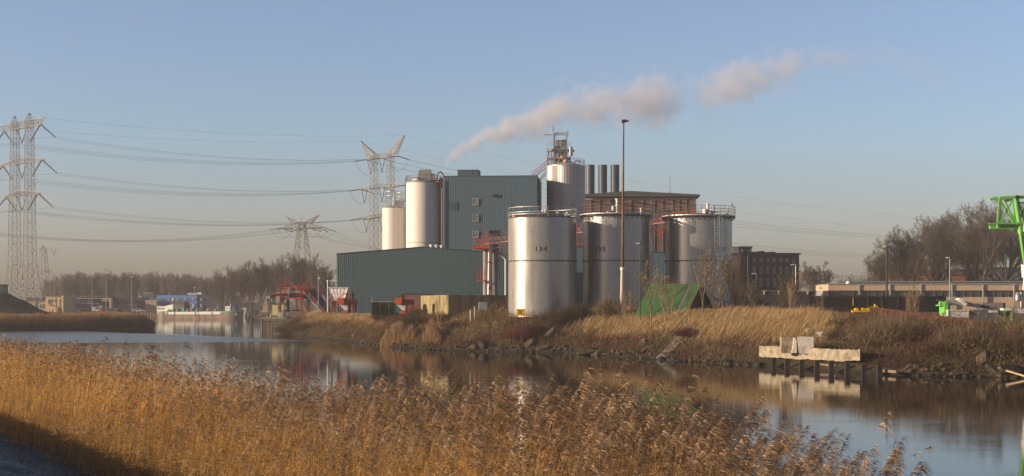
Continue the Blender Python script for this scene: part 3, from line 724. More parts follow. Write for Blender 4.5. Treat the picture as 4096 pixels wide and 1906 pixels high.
# --- the big trees on the right, each its own shape
def right_trees():
    def big(label, px, D, base, top, seed, spread=0.85, forks=3, lean=(0, 0), r=0.32, kids=(12, 8, 7, 6), tw=0.015):
        H = (base-top)/F*D
        ms = tree_meshes('tree', np.random.default_rng(seed), H/0.98, r, 'bark', 'bark', spread=spread, kids=kids, levels=4, up=0.22, first=0.16, tw=tw, forks=forks, lean=lean, fo=0.42)
        plant('large_tree', label, 'tree', (X(px, D), D, Z(base, D)), ms); drop(ms)
    big('rounded bare tree filling the gap between the wide tree and the leaning tall tree', 3752, 318, 1195, 862, 310, spread=0.95, forks=4)
    big('tall bare tree between the tallest upright tree and the crane frame', 3990, 312, 1195, 826, 311, spread=0.9, forks=4)
    big('lower wide spreading bare tree left of the two tallest trees on the right', 3648, 300, 1195, 915, 301, spread=1.05, forks=4)
    big('tall bare tree leaning left, left one of the two tallest trees', 3872, 310, 1195, 808, 302, lean=(-0.22, 0), forks=3)
    big('tallest upright bare tree, directly left of the green crane frame', 3912, 300, 1195, 806, 303, lean=(0.05, 0), forks=3, spread=0.8)
    big('big bare tree seen through the green crane frame at the right edge', 4068, 305, 1195, 880, 304, lean=(-0.05, 0), forks=3)
    big('small crooked bare tree at the left end of the big tree group', 3525, 310, 1195, 1010, 305, spread=1.15, forks=4, r=0.25)
    big('tall bare tree at the outer right edge beyond the crane leg', 4190, 300, 1195, 850, 306, forks=3)
    big('round bare tree touching the right side of the dark brick factory', 3262, 390, 1200, 1050, 307, spread=1.0, forks=5, r=0.3, kids=(8, 7, 5, 5), tw=0.026)
    big('low bare tree on the skyline between the factory and the long hall', 3385, 430, 1205, 1098, 308, spread=1.0, forks=4, r=0.2, kids=(7, 6, 5, 4))
    big('faint low bare tree on the skyline above the domed roof vent', 3460, 470, 1205, 1092, 309, spread=1.1, forks=4, r=0.2, kids=(7, 6, 5, 4))
right_trees()

# --- bushes and saplings on the far bank
def bush(label, px, D, w_, h_, cols, seed, nl=5000, leaf=0.09, twigs=1500, name='bush', z=None, tcol=(0.10, 0.07, 0.05)):
    rng = np.random.default_rng(seed); x0 = X(px, D); g = gz(x0, D) if z is None else z
    t = thing(name, label, 'bush', (x0, D, g))
    n = twigs; a = rng.uniform(0, 6.283, n); el = rng.uniform(0.25, 1.5, n)
    d = np.stack([np.cos(a)*np.cos(el), np.sin(a)*np.cos(el), np.sin(el)], -1)
    B = np.stack([rng.normal(0, w_*0.22, n), rng.normal(0, w_*0.2, n), rng.uniform(0, h_*0.35, n)], -1)
    V, Q, C = ribbons(B, d, rng.uniform(0.35, 0.8, n)*h_, np.full(n, 0.03), rng, bend=rng.normal(size=(n, 3))*0.25, segs=2, col=np.array([tcol])*rng.uniform(0.6, 1.5, (n, 1)))
    np_mesh('stem', V, Q, M['leaf'], col=C, parent=t)
    if nl:
        # leaf clumps: points around clump centres spread over an uneven dome
        nc = 46; ca = rng.uniform(0, 6.283, nc); ce = np.arcsin(rng.uniform(0.02, 1, nc)); cr = rng.uniform(0.55, 1.0, nc)
        CC = np.stack([np.cos(ca)*np.cos(ce)*w_/2*cr, np.sin(ca)*np.cos(ce)*w_/2*cr*0.9, np.sin(ce)*h_*cr*0.92+0.05], -1)
        k = rng.integers(0, nc, nl); P = CC[k]+rng.normal(size=(nl, 3))*np.array([0.13*w_, 0.13*w_, 0.13*h_])*0.75; P[:, 2] = np.maximum(P[:, 2], -0.1)
        dd = rng.normal(size=(nl, 3)); dd /= np.linalg.norm(dd, axis=1, keepdims=True)
        tone = rng.uniform(0.6, 1.4, nc)[k][:, None]; cc = np.array(cols)[rng.integers(0, len(cols), nl)]*tone*rng.uniform(0.75, 1.25, (nl, 1))
        V, Q, C = ribbons(P, dd, rng.uniform(0.6, 1.3, nl)*leaf, rng.uniform(0.5, 0.9, nl)*leaf, rng, segs=1, col=cc)
        np_mesh('foliage', V, Q, M['leaf'], col=C, parent=t)
    return t
DG = [(0.06, 0.07, 0.025), (0.09, 0.10, 0.035), (0.04, 0.05, 0.02), (0.13, 0.12, 0.04)]
BR = [(0.11, 0.065, 0.04), (0.15, 0.09, 0.05), (0.07, 0.06, 0.03), (0.13, 0.06, 0.045)]
bush('dark green bush hanging over the bank above the wide reed clump', 1640, 196, 4.8, 2.4, DG, 401, 9000)
bush('olive bramble bush behind the jetty, at the foot of the red conveyor', 1160, 262, 5.0, 1.9, [(0.09, 0.085, 0.04), (0.12, 0.10, 0.045), (0.07, 0.06, 0.03)], 402, 6000, 0.12)
bush('wide olive bush at the left end of the far bank beside the piles', 1220, 252, 5.5, 1.5, [(0.09, 0.085, 0.04), (0.14, 0.10, 0.05)], 403, 6000, 0.12)
bush('small green bush in front of the mossy concrete wall corner', 1770, 190, 1.9, 1.4, DG, 404, 2500)
bush('low dark bramble bush left of the wire crate', 1830, 181, 2.4, 0.9, [(0.04, 0.035, 0.03), (0.07, 0.05, 0.035)], 405, 2500)
bush('dense reddish brown bramble heap leaning on the right foot of tank 134', 2225, 173.5, 3.6, 2.0, BR, 406, 8000)
bush('dark bramble bush between the feet of tanks 134 and 135', 2310, 174, 3.2, 1.9, [(0.05, 0.045, 0.025), (0.08, 0.06, 0.035)], 407, 6000)
bush('leafy yellow-green willow bush at the foot of tank 135', 2428, 172, 2.6, 2.5, [(0.14, 0.135, 0.05), (0.20, 0.16, 0.06), (0.09, 0.09, 0.04)], 408, 3800, 0.10, 700, tcol=(0.22, 0.15, 0.08))
bush('brown bramble heap below the yellow sign', 2110, 171, 3.4, 1.1, BR, 409, 4500)
bush('red-stemmed leafless bush low on the bank under tank 134', 2080, 169.5, 3.8, 1.3, [(0.14, 0.05, 0.035), (0.10, 0.045, 0.035)], 410, 3500, 0.06, 2500, tcol=(0.17, 0.06, 0.045))
bush('dark crimson bush low beside the concrete steps', 2745, 149.5, 2.6, 0.9, [(0.13, 0.03, 0.035), (0.09, 0.03, 0.03)], 411, 3000, 0.06, 1200, tcol=(0.12, 0.04, 0.04))
bush('big grey-brown willow bush overhanging the right end of the concrete quay', 3540, 124, 5.0, 2.3, [(0.14, 0.10, 0.05), (0.17, 0.13, 0.07)], 412, 6000, 0.05, 7000, tcol=(0.20, 0.145, 0.09))
bush('orange-leaved bush under the large willow bush', 3725, 117.5, 1.8, 1.1, [(0.36, 0.12, 0.05), (0.24, 0.09, 0.05)], 413, 1600, 0.05, 900)
bush('orange-red bush by the broken concrete slab at the right edge', 4040, 115.5, 3.0, 1.5, [(0.28, 0.09, 0.04), (0.18, 0.08, 0.045)], 414, 3000, 0.05, 1800)
bush('tangled brown thicket on the bank right of the orange-leaved bush', 3870, 119, 4.6, 1.6, BR, 415, 6500, 0.06, 4500, tcol=(0.17, 0.12, 0.08))
bush('low brown thicket in front of the rusty sheet piling', 3600, 131, 4.0, 1.3, BR, 416, 4500, 0.06, 3500, tcol=(0.19, 0.13, 0.08))
bush('olive bush growing on the concrete blocks above the quay wall', 3360, 129, 2.4, 1.2, [(0.12, 0.10, 0.05), (0.16, 0.11, 0.06)], 417, 3000, 0.06, 1800)
bush('dark green bush on top of the bank over the quay blocks', 3355, 134.5, 2.2, 0.8, DG, 418, 2200, 0.06, 700)

def saplings():
    rng = np.random.default_rng(501)
    lv = [(0.42, 0.30, 0.10), (0.30, 0.22, 0.09), (0.26, 0.17, 0.08)]
    A = tree_meshes('s', np.random.default_rng(502), 5.5, 0.055, 'barklight', 'barklight', lv, 420, 0.10, spread=0.45, kids=(11, 4, 3), levels=2, up=0.7, first=0.15, tw=0.010)
    B = tree_meshes('s', np.random.default_rng(503), 4.6, 0.035, 'barklight', 'barklight', lv, 160, 0.09, spread=0.4, kids=(8, 5, 3), levels=2, up=0.8, first=0.1, tw=0.009, forks=3)
    C_ = tree_meshes('s', np.random.default_rng(504), 4.2, 0.035, 'bark', 'bark', lv, 60, 0.08, spread=0.5, kids=(8, 5, 4), levels=3, up=0.6, first=0.1, tw=0.009, forks=6)
    base = 1248
    S = [(2605, 1030, A, 160, 'in front of the left slope of the green roof, left one of the pair'), (2662, 1045, A, 160, 'before the left part of the green roof, right one of the pair'),
         (2672, 1100, B, 158, 'thin one in front of the middle of the green roof'), (2812, 1000, A, 158, 'tallest one, in front of the ladder of tank 137'),
         (2893, 960, A, 160, 'with yellow leaves, before the number on tank 137'), (2868, 1075, B, 162, 'thin one between the two tall saplings before tank 137'),
         (2930, 1010, C_, 162, 'bushy one at the right edge of tank 137'), (2965, 1080, C_, 160, 'bushy one left of the thatched hut'),
         (3010, 1110, C_, 158, 'dark bare one before the thatched hut'), (3140, 1075, C_, 156, 'many-stemmed bare willow before the spiked wall'),
         (3180, 1060, A, 164, 'with sparse leaves before the right edge of the dark brick factory'), (3165, 1105, B, 154, 'reddish one right of the many-stemmed willow'),
         (3285, 1170, B, 158, 'small bare one before the end of the long hall'), (2755, 1120, B, 160, 'thin one before the gable of the green roof'),
         (2500, 1150, B, 164, 'short one at the foot of tank 135 beside the mast'), (3670, 1110, A, 148, 'with pale leaves before the long hall'),
         (3640, 1150, B, 147, 'thin one left of the crane truck'), (1600+155, 1170, B, 186, 'short one in front of the mossy concrete wall'),
         (1535, 1210, C_, 210, 'low one in front of the green container'), (2480, 1180, C_, 170, 'low twiggy one between willow bush and mast')]
    for px, top, ms, D, w_ in S:
        g = gz(X(px, D), D); H = Z(top, D)-g; h0 = {id(A): 5.5, id(B): 4.6, id(C_): 4.2}[id(ms)]
        plant('sapling', 'sapling '+w_, 'sapling', (X(px, D), D, g-0.05), ms, rng.uniform(0, 6.28), H/h0, 'saplings along the top of the far bank')
    for m_ in (A, B, C_): drop(m_)
    # bare crooked tree reaching in from the right edge
    ms = tree_meshes('s', np.random.default_rng(505), 4.6, 0.07, 'barklight', 'barklight', spread=0.9, kids=(8, 5, 4), levels=3, up=0.2, first=0.1, tw=0.010, forks=3, lean=(-0.5, -0.1))
    plant('bare_shrub', 'pale crooked bare shrub reaching in at the right edge of the far bank', 'shrub', (X(4130, 121), 121, 1.6), ms); drop(ms)
saplings()

def meadow():
    rng = np.random.default_rng(91); n = 60000; px = rng.uniform(150, 500, n); y = rng.uniform(318, 440, n); x = (px-2048)/F*y; k = sd_poly(x, y, WATER_POLY) > 12; x, y = x[k], y[k]; n = len(x)
    c = np.array([[0.16, 0.20, 0.045], [0.21, 0.23, 0.07], [0.12, 0.15, 0.04]])[rng.integers(0, 3, n)]*rng.uniform(0.8, 1.2, (n, 1))
    o = blades('meadow_grass', np.stack([x, y, far_h(x, y)-0.03], -1), rng.uniform(0.15, 0.35, n), np.full(n, 0.10), c, M['leaf'], 92, spread=0.5)
    tag(o, 'short green meadow grass in front of the yellow brick building', 'grass', kind='stuff')
meadow()
# ------------------------------------------------------------------ the factory: halls, silos, tanks
G = 4.4
def text_mesh(s, size, offset=0.0, xs=1.0):
    cu = bpy.data.curves.new('t', 'FONT'); cu.body = s; cu.size = size; cu.offset = offset; cu.align_x = 'CENTER'; cu.align_y = 'CENTER'
    cu.resolution_u = 3; cu.space_character = 1.12
    ob = bpy.data.objects.new('t', cu); COL.objects.link(ob)
    dg = bpy.context.evaluated_depsgraph_get(); me = bpy.data.meshes.new_from_object(ob.evaluated_get(dg))
    bpy.data.objects.remove(ob)
    vs = [(v.co.x*xs, v.co.y) for v in me.vertices]; fs = [tuple(p.vertices) for p in me.polygons]
    return vs, fs

def rail_ring(mb, r, z, h, n, a0=0.0, a1=2*math.pi, w=0.035, mids=1):
    k = n; P = [(r*math.cos(a0+(a1-a0)*i/k), r*math.sin(a0+(a1-a0)*i/k)) for i in range(k+1)]
    for i in range(k+1):
        if i < k or (a1-a0) < 6.2: mb.bar((*P[i], z), (*P[i], z+h), w)
    kk = 3
    for i in range(k*kk):
        b0 = a0+(a1-a0)*i/(k*kk); b1 = a0+(a1-a0)*(i+1)/(k*kk)
        for j in range(mids+1):
            zz = z+h*(j+1)/(mids+1)
            mb.bar((r*math.cos(b0), r*math.sin(b0), zz), (r*math.cos(b1), r*math.sin(b1), zz), w)

def tank(px, D, top_py, num, num_px, label, style):
    R = 4.32; x = X(px, D); zt = Z(top_py, D); g = 4.0; H = zt-g
    t = thing('storage_tank', label, 'storage tank', (x, D, g), 0, 'stainless tanks by the river')
    n_c = 7; prof = []
    for i in range(n_c):
        z0 = H*i/n_c; z1 = H*(i+1)/n_c; o = 0.0 if i % 2 else 0.012
        prof += [(R+o, z0), (R+o, z1-0.03), (R-0.012, z1-0.02), (R-0.012, z1-0.005)]
    MB().lathe(prof, 96, cap=False).build('shell', M['steel'], t)
    MB().lathe([(R+0.01, H-0.02), (R+0.09, H-0.02), (R+0.09, H+0.06), (R*0.97, H+0.06)], 64, cap=False).build('rim', M['brown'], t)
    zg = Z(1047, D)-g; mb = MB().lathe([(R, zg-0.05), (R+0.10, zg-0.05), (R+0.10, zg+0.05), (R, zg+0.05)], 64, cap=False)
    for i in range(40):
        a = i*2*math.pi/40; mb.box((math.cos(a)*(R+0.1), math.sin(a)*(R+0.1), zg+0.08), (0.08, 0.08, 0.07), a)
    mb.build('girder_ring', M['brown'], t)
    MB().lathe([(R*0.97, H+0.05), (R*0.8, H+0.32), (R*0.55, H+0.58), (R*0.28, H+0.74), (0.05, H+0.8)], 48, cap=False).build('roof', M['darkgrey'], t)
    mb = MB(); hr = 1.15
    if style == 1:
        rail_ring(mb, R+0.02, H+0.05, hr+0.1, 22, w=0.045); rail_ring(mb, R-0.02, H+0.05, 0.35, 22, w=0.06, mids=0)
    else:
        rail_ring(mb, R+0.42, H+0.35, hr, 26, a0=R_(150), a1=R_(405), w=0.045, mids=2)
    mb.build('railing', M['galv'] if style == 1 else M['brown'], t)
    if style != 1:
        wk = MB().lathe([(R-0.25, H+0.25), (R+0.45, H+0.25), (R+0.45, H+0.38), (R-0.25, H+0.38)], 64, cap=False)
        wk.build('walkway', M['galv'], t)
        br = MB()
        for i in range(26):
            a = R_(150)+R_(255)*i/25; c, s = math.cos(a), math.sin(a)
            br.bar((c*(R+0.02), s*(R+0.02), H-0.35), (c*(R+0.42), s*(R+0.42), H+0.25), 0.06)
            br.bar((c*(R+0.40), s*(R+0.40), H+0.0), (c*(R+0.40), s*(R+0.40), H+0.3), 0.05)
        br.lathe([(R+0.38, H+0.02), (R+0.44, H+0.02), (R+0.44, H+0.08), (R+0.38, H+0.08)], 48, cap=False)
        br.build('bracket', M['dark'], t)
    # painted number bent round the shell
    vs, fs = text_mesh(num, 0.84, 0.022, 1.15); a0 = math.asin(max(-1, min(1, (num_px-px)/F*D/R))); zc = Z(1003, D)-g
    mb = MB(); mb._add([((R+0.016)*math.sin(a0+u/R), -(R+0.016)*math.cos(a0+u/R), zc+v) for u, v in vs], fs); mb.build('number', M['black'], t)
    # vents and valves on the roof
    def vent(dx, dy, h, r=0.12, tee=False, name='vent'):
        v = MB(); z0 = H+0.15; v.tube((dx, dy, z0), (dx, dy, z0+h), r); v.tube((dx, dy, z0+h), (dx, dy, z0+h+0.12), r*1.7)
        v.tube((dx, dy, z0+h*0.55), (dx, dy, z0+h*0.62), r*1.6)
        if tee:
            v.tube((dx, dy, z0+h*0.4), (dx-0.5, dy, z0+h*0.4), r*0.9); v.tube((dx-0.5, dy, z0+h*0.3), (dx-0.5, dy, z0+h*0.6), r*1.3)
        v.build(name, M['white'], t)
    if style == 1:
        for dx, dy, h in ((0.05, -1.2, 0.75), (0.35, -1.3, 0.78), (-0.4, -1.0, 0.5), (1.9, -2.2, 0.45), (2.9, -2.4, 0.25), (-3.7, -1.6, 0.25), (-3.5, -1.9, 0.22), (3.2, 0.5, 0.6)): vent(dx, dy, h, 0.09)
        mb = MB(); mb.bar((4.0, -1.5, H+0.1), (4.0, -1.5, H+1.65), 0.06); mb.bar((3.6, -2.2, H+0.1), (3.6, -2.2, H+1.65), 0.06); mb.bar((4.0, -1.5, H+1.6), (3.6, -2.2, H+1.6), 0.06)
        mb.build('ladder_gate', M['brown'], t)
        m2 = MB()
        for z in (1.62, 1.58): m2.box((-3.2, -2.93, z+0.5), (0.06, 0.04, 0.16))
        m2.build('marker', M['darkgrey'], t)
    elif style == 2:
        vent(-0.1, -2.4, 2.0, 0.15, True); vent(0.75, -2.0, 0.7, 0.12); vent(-1.2, -1.2, 0.45, 0.1); vent(2.95, -2.5, 0.8, 0.1)
        mb = MB(); mb.path([(2.95, -2.5, H+1.0), (4.3, -2.4, H+0.95), (4.45, -2.2, H+0.5), (4.5, -2.0, H-0.3), (4.45, -1.6, 0.5)], 0.07); mb.path([(4.30, -2.0, H+0.2), (4.3, -2.0, 0.4)], 0.035)
        mb.path([(4.15, -2.35, H+0.2), (4.15, -2.35, 0.4)], 0.03); mb.build('pipe', M['galv'], t)
        mb = MB(); mb.path([(-0.2, -R-0.05, H-0.3), (-0.2, -R-0.05, H-0.1)], 0.05); mb.build('bracket', M['brown'], t)
    else:
        vent(0.95, -1.8, 1.6, 0.15, True); vent(0.6, -2.0, 0.9, 0.12); vent(1.6, -1.5, 0.6, 0.16, name='valve'); vent(3.5, -1.0, 0.8, 0.15)
        mb = MB(); mb.path([(0.6, -2.4, H+0.8), (1.2, -2.4, H+0.9), (1.6, -2.2, H+0.75), (2.4, -2.2, H+0.8)], 0.07); mb.build('pipe', M['redlight'], t)
        MB().box((3.4, -1.5, H+1.0), (0.4, 0.3, 0.55)).build('control_box', M['white'], t)
        # caged ladder standing off the shell and its lower length
        lx = X(2849, D)-x; ly = -math.sqrt(R*R-lx*lx)-0.55; zb = Z(1080, D)-g; mb = MB()
        for sx in (-0.32, 0.32): mb.bar((lx+sx, ly, zb), (lx+sx, ly, H+1.6), 0.06)
        for k in range(int((H+1.6-zb)/0.35)): mb.bar((lx-0.32, ly, zb+0.35*k), (lx+0.32, ly, zb+0.35*k), 0.03)
        cz = zb+0.1
        while cz < H+1.6:
            mb.path([(lx+0.32, ly, cz), (lx+0.62, ly-0.3, cz), (lx+0.4, ly-0.7, cz), (lx, ly-0.78, cz), (lx-0.36, ly-0.7, cz), (lx-0.32, ly, cz)], 0.024, 5); cz += 1.7
        for q in ((0.62, -0.3), (0.0, -0.78), (0.4, -0.7)): mb.bar((lx+q[0], ly+q[1], zb+0.1), (lx+q[0], ly+q[1], H+1.5), 0.03)
        for z in (zb+1.5, zb+4.5, H-0.4): mb.bar((lx, ly, z), (lx, ly+0.6, z), 0.05)
        mb.build('ladder', M['galv'], t)
        lx = X(2821, D)-x; mb = MB(); ly = -math.sqrt(R*R-lx*lx)-0.3; zt2 = Z(1040, D)-g
        for sx in (-0.3, 0.3): mb.bar((lx+sx, ly, 0), (lx+sx, ly, zt2), 0.05)
        for k in range(int(zt2/0.4)): mb.bar((lx-0.3, ly, 0.4*k+.3), (lx+0.3, ly, 0.4*k+.3), 0.035)
        mb.build('lower_ladder', M['galv'], t)
    return t
t134 = tank(2169, 180.6, 876, '134', 2160, 'left stainless tank with the number 134, bright sun streak and thin light railing', 1)
t135 = tank(2466, 184.0, 871, '135', 2393, 'middle stainless tank with the number 135, shaded on its left side', 2)
t137 = tank(2794, 185.5, 877, '137', 2873, 'right stainless tank with the number 137 and a caged ladder on its front', 3)

def bird(px, py, D, label):
    p = W(px, py, D); t = thing('bird', label, 'bird', p); mb = MB()
    mb.lathe([(0.01, -0.16), (0.06, -0.1), (0.085, 0.0), (0.07, 0.08), (0.04, 0.13), (0.045, 0.18), (0.03, 0.22), (0.008, 0.24)], 10, (0, 0, 0.17)); mb.bar((0, 0, 0.02), (0, 0, -0.1), 0.02)
    mb.bar((0.0, 0, 0.1), (0.16, 0, -0.06), 0.06, 0.02); mb.bar((0, 0, 0.37), (-0.09, 0, 0.37), 0.025)
    o = mb.build('body', M['black'], t)
bird(2048, 826, 176.6, 'black crow perched at the left end of the railing of tank 134')
bird(2928, 826, 182, 'black crow perched at the right end of the railing of tank 137')

def sign_k():
    D = 173; x = X(2083, D); zb = Z(1265, D); t = thing('warning_sign', 'yellow square sign with a black K low in front of tank 134', 'sign', (x, D, gz(x, D)))
    h = zb-t.location.z
    MB().box((0, 0, h+0.45), (0.92, 0.05, 0.78)).build('panel', M['yellow'], t)
    mb = MB()
    for sx in (-0.48, 0.48): mb.bar((sx, 0, 0), (sx, 0, h+0.86), 0.05)
    mb.bar((-0.48, 0, h+0.85), (0.48, 0, h+0.85), 0.05); mb.build('frame', M['brown'], t)
    vs, fs = text_mesh('K', 0.72, 0.01, 1.0); mb = MB(); mb._add([(u, -0.03, h+0.42+v) for u, v in vs], fs); mb.build('letter', M['black'], t)
sign_k()

# ---- halls
def hall():
    D = 214; x0, x1 = X(1347, D), X(2033, D)
    t = thing('low_hall', 'long low dark teal corrugated hall with a shallow gable roof, left of tank 134', 'hall', (x0, D, G-0.2), R_(-3.5))
    L = x1-x0; za = Z(1018, D)-G+0.2; zp = Z(992, D+0.8)-G+0.2; dep = 11.0
    f = lambda u: za+(zp-za)*(1-abs(u-L/2)/(L/2))
    MB().corr((0, 0), (L, 0), 0, f, 0.3, 0.016).build('front_wall', M['teal'], t)
    MB().corr((0, dep), (0, 0), 0, za, 0.28, 0.05).build('side_wall', M['teal'], t)
    MB().corr((L, 0), (L, dep), 0, za, 0.28, 0.05).build('side_wall', M['teal'], t)
    mb = MB()
    mb.prism([(-0.1, -0.12, za+0.02), (L/2, -0.12, zp+0.02), (L/2, -0.12, zp+0.12), (-0.1, -0.12, za+0.12)], (0, dep, 0))
    mb.prism([(L+0.1, -0.12, za+0.02), (L/2, -0.12, zp+0.02), (L/2, -0.12, zp+0.12), (L+0.1, -0.12, za+0.12)], (0, dep, 0)); mb.build('roof', M['tealtrim'], t)
    for px in (1725, 1746, 1767):
        u = X(px, D)-x0; zz = f(u)+0.1; v = MB(); v.tube((u, 0.8, zz-0.1), (u, 0.8, zz+0.22), 0.22); v.lathe([(0.22, 0.2), (0.36, 0.26), (0.34, 0.42), (0.1, 0.5)], 16, (u, 0.8, zz)); v.build('roof_vent', M['white'], t)
    # big roller door, mostly hidden
    ux0, ux1 = X(1612, D)-x0, X(1712, D)-x0; zt = Z(1178, D)-G+0.2
    d = MB(); d.box(((ux0+ux1)/2, -0.12, zt/2), (ux1-ux0, 0.1, zt)); dd = d.build('door', M['brick'], t)
    d = MB(); d.bar((ux0-0.05, -0.2, 0), (ux0-0.05, -0.2, zt), 0.12); d.bar((ux1+0.05, -0.2, 0), (ux1+0.05, -0.2, zt), 0.12); d.bar((ux0-0.1, -0.2, zt+.05), (ux1+0.1, -0.2, zt+.05), 0.12); d.build('door_frame', M['tealtrim'], dd)
hall()

def tower_building():
    D = 240; x0, x1 = X(1773, D), X(2149, D)
    t = thing('tall_building', 'tall teal corrugated factory block with a roof box and small square windows', 'building', (x0, D, G-0.2), R_(-4))
    L = x1-x0; zt = Z(707, D)-G+0.2; dep = 14.0
    MB().corr((0, 0), (L, 0), 0, zt, 0.3, 0.016).build('front_wall', M['teal2'], t)
    MB().corr((L, 0), (L, dep), 0, zt, 0.3, 0.05).build('side_wall', M['teal2'], t)
    MB().corr((0, dep), (0, 0), 0, zt, 0.3, 0.05).build('side_wall', M['teal2'], t)
    MB().box((L/2, dep/2, zt+0.04), (L+0.1, dep+0.1, 0.12)).build('roof', M['tealtrim'], t)
    a, b = X(1830, D)-x0, X(1913, D)-x0; h = Z(682, D)-Z(707, D)
    pb = MB(); pb.corr((a, 0.0), (b, 0.0), zt+0.1, zt+h, 0.3, 0.05); pb.corr((b, 0.0), (b, 4), zt+0.1, zt+h, 0.3, 0.05); pb.corr((a, 4), (a, 0.0), zt+0.1, zt+h, 0.3, 0.05)
    pb = pb.build('roof_box', M['teal2'], t); MB().box(((a+b)/2, 2, zt+h+.03), (b-a+0.15, 4.15, 0.08)).build('box_roof', M['tealtrim'], pb)
    for py in (809, 874, 939, 1001):
        u0, u1 = X(1891, D)-x0, X(1914, D)-x0; z = Z(py, D)-G+0.2; hh = 0.55
        fr = MB(); c = (u0+u1)/2; w2 = (u1-u0)/2
        fr.bar((u0, -0.12, z-hh), (u0, -0.12, z+hh), 0.08); fr.bar((u1, -0.12, z-hh), (u1, -0.12, z+hh), 0.08)
        fr.bar((u0-.04, -0.12, z-hh), (u1+.04, -0.12, z-hh), 0.09); fr.bar((u0-.04, -0.12, z+hh), (u1+.04, -0.12, z+hh), 0.06)
        fr = fr.build('window', M['galv'], t); MB().box((c, -0.09, z), (u1-u0-0.06, 0.04, 2*hh-0.08)).build('pane', M['paneglass'], fr)
    z = Z(784, D)-G+0.2; u = X(1979, D)-x0
    MB().box((u, -0.15, z), (0.6, 0.3, 0.45)).build('wall_vent', M['dark'], t)
    u0, u1 = X(1797, D)-x0, X(1830, D)-x0; za, zb = Z(842, D)-G+0.2, Z(808, D)-G+0.2
    MB().box(((u0+u1)/2, -0.07, (za+zb)/2), (u1-u0, 0.04, zb-za)).build('hatch', M['teal'], t)
    mb = MB(); mb.path([(L+0.15, 1.0, zt-0.5), (L+0.35, 1.0, zt-2.5), (L+0.35, 1.0, zt-5)], 0.08); mb.build('drain_pipe', M['dark'], t)
    mb = MB()   # rusty ducts up the left corner
    mb.path([(-0.35, -0.3, zt-0.5), (-0.35, -0.3, 8.5)], 0.09); mb.path([(-0.2, 1.0, zt-0.6), (-0.7, 1.0, zt-0.3), (-1.0, 1.0, zt-1.2)], 0.12); mb.box((-0.35, 0.8, zt-1.0), (0.6, 0.8, 1.7)); mb.build('duct', M['rust'], t)
tower_building()

def back_hall():
    D = 226; x0, x1 = X(2270, D), X(2700, D); t = thing('rear_hall', 'teal corrugated hall glimpsed between the three tanks', 'hall', (x0, D, G-0.2), R_(-3))
    L = x1-x0; za, zb = Z(985, D)-G+0.2, Z(1018, D)-G+0.2
    f = lambda u: za+(zb-za)*u/L
    MB().corr((0, 0), (L, 0), 0, f, 0.3, 0.016).build('front_wall', M['teal2'], t)
    MB().prism([(-0.1, -0.1, za), (L+.1, -0.1, zb), (L+.1, -0.1, zb+0.15), (-.1, -0.1, za+0.15)], (0, 8, 0)).build('roof', M['tealtrim'], t)
    mb = MB(); mb.corr((0, 8), (0, 0), 0, za, .3, .05); mb.corr((L, 0), (L, 8), 0, zb, .3, .05); mb.build('side_wall', M['teal2'], t)
back_hall()

def silo(px, D, top, R, label, mat_, extras):
    x = X(px, D); H = Z(top, D)-G; t = thing('silo', label, 'silo', (x, D, G))
    MB().lathe([(R, -0.3), (R, H), (R-0.05, H+0.03)], 72, cap=False).build('shell', M[mat_], t)
    MB().lathe([(R+0.05, H-0.06), (R+0.08, H-0.06), (R+0.08, H+0.06), (R*0.5, H+0.35), (0.05, H+0.5)], 48, cap=False).build('roof', M['grey'], t)
    extras(t, R, H); return t
def ex_big(t, R, H):
    for z in (H-11.0*0.93, H-0.9-15.3*1.0):
        MB().lathe([(R, z-0.06), (R+0.05, z-0.06), (R+0.05, z+0.06), (R, z+0.06)], 64, cap=False).build('seam_ring', M['beige'], t)
    mb = MB(); rail_ring(mb, R-0.02, H, 1.15, 18, w=0.05); mb.path([(-R-0.1, -0.4, 0), (-R-0.1, -0.4, H+0.9)], 0.05); mb.build('railing', M['brown'], t)
    mb = MB(); mb.prism([(-1.1, 0, H+.2), (0.3, 0, H+.2), (0.3, 0, H+2.3), (-0.8, 0, H+2.3)], (0, 1.3, 0)); mb.box((0.7, 0.6, H+1.3), (1.1, 1.3, 2.0)); mb.box((1.5, 0.6, H+0.9), (0.9, 1.2, 1.5)); mb.box((0.5, -.4, H+0.45), (2.9, 0.5, .35)); mb.build('filter_unit', M['grey'], t)
    mb = MB(); mb.lathe([(0.9, 0), (0.7, 0.5), (0.35, 0.75)], 16, (-1.1, -0.5, H+0.15)); mb.path([(-1.9, -0.8, H+0.2), (-1.6, -.8, H+.8), (-0.9, -.6, H+0.95)], 0.18); mb.build('inlet_hood', M['offwhite'], t)
    mb = MB(); mb.path([(1.0, -1.6, H+0.3), (2.6, -1.2, H+0.35), (R+0.25, -0.6, H-0.4), (R+.25, -.6, H-18)], 0.1); mb.path([(2.2, -1.0, H+0.3), (2.5, -0.9, H+1.6), (R-.1, -0.3, H+1.9), (R+.5, 0.2, H+1.2)], 0.10)
    mb.build('pipe', M['brown'], t)
silo(1695, 243, 733, 3.0, 'taller off-white cylindrical silo with grey machinery on top, left of the tall block', 'offwhite', ex_big)
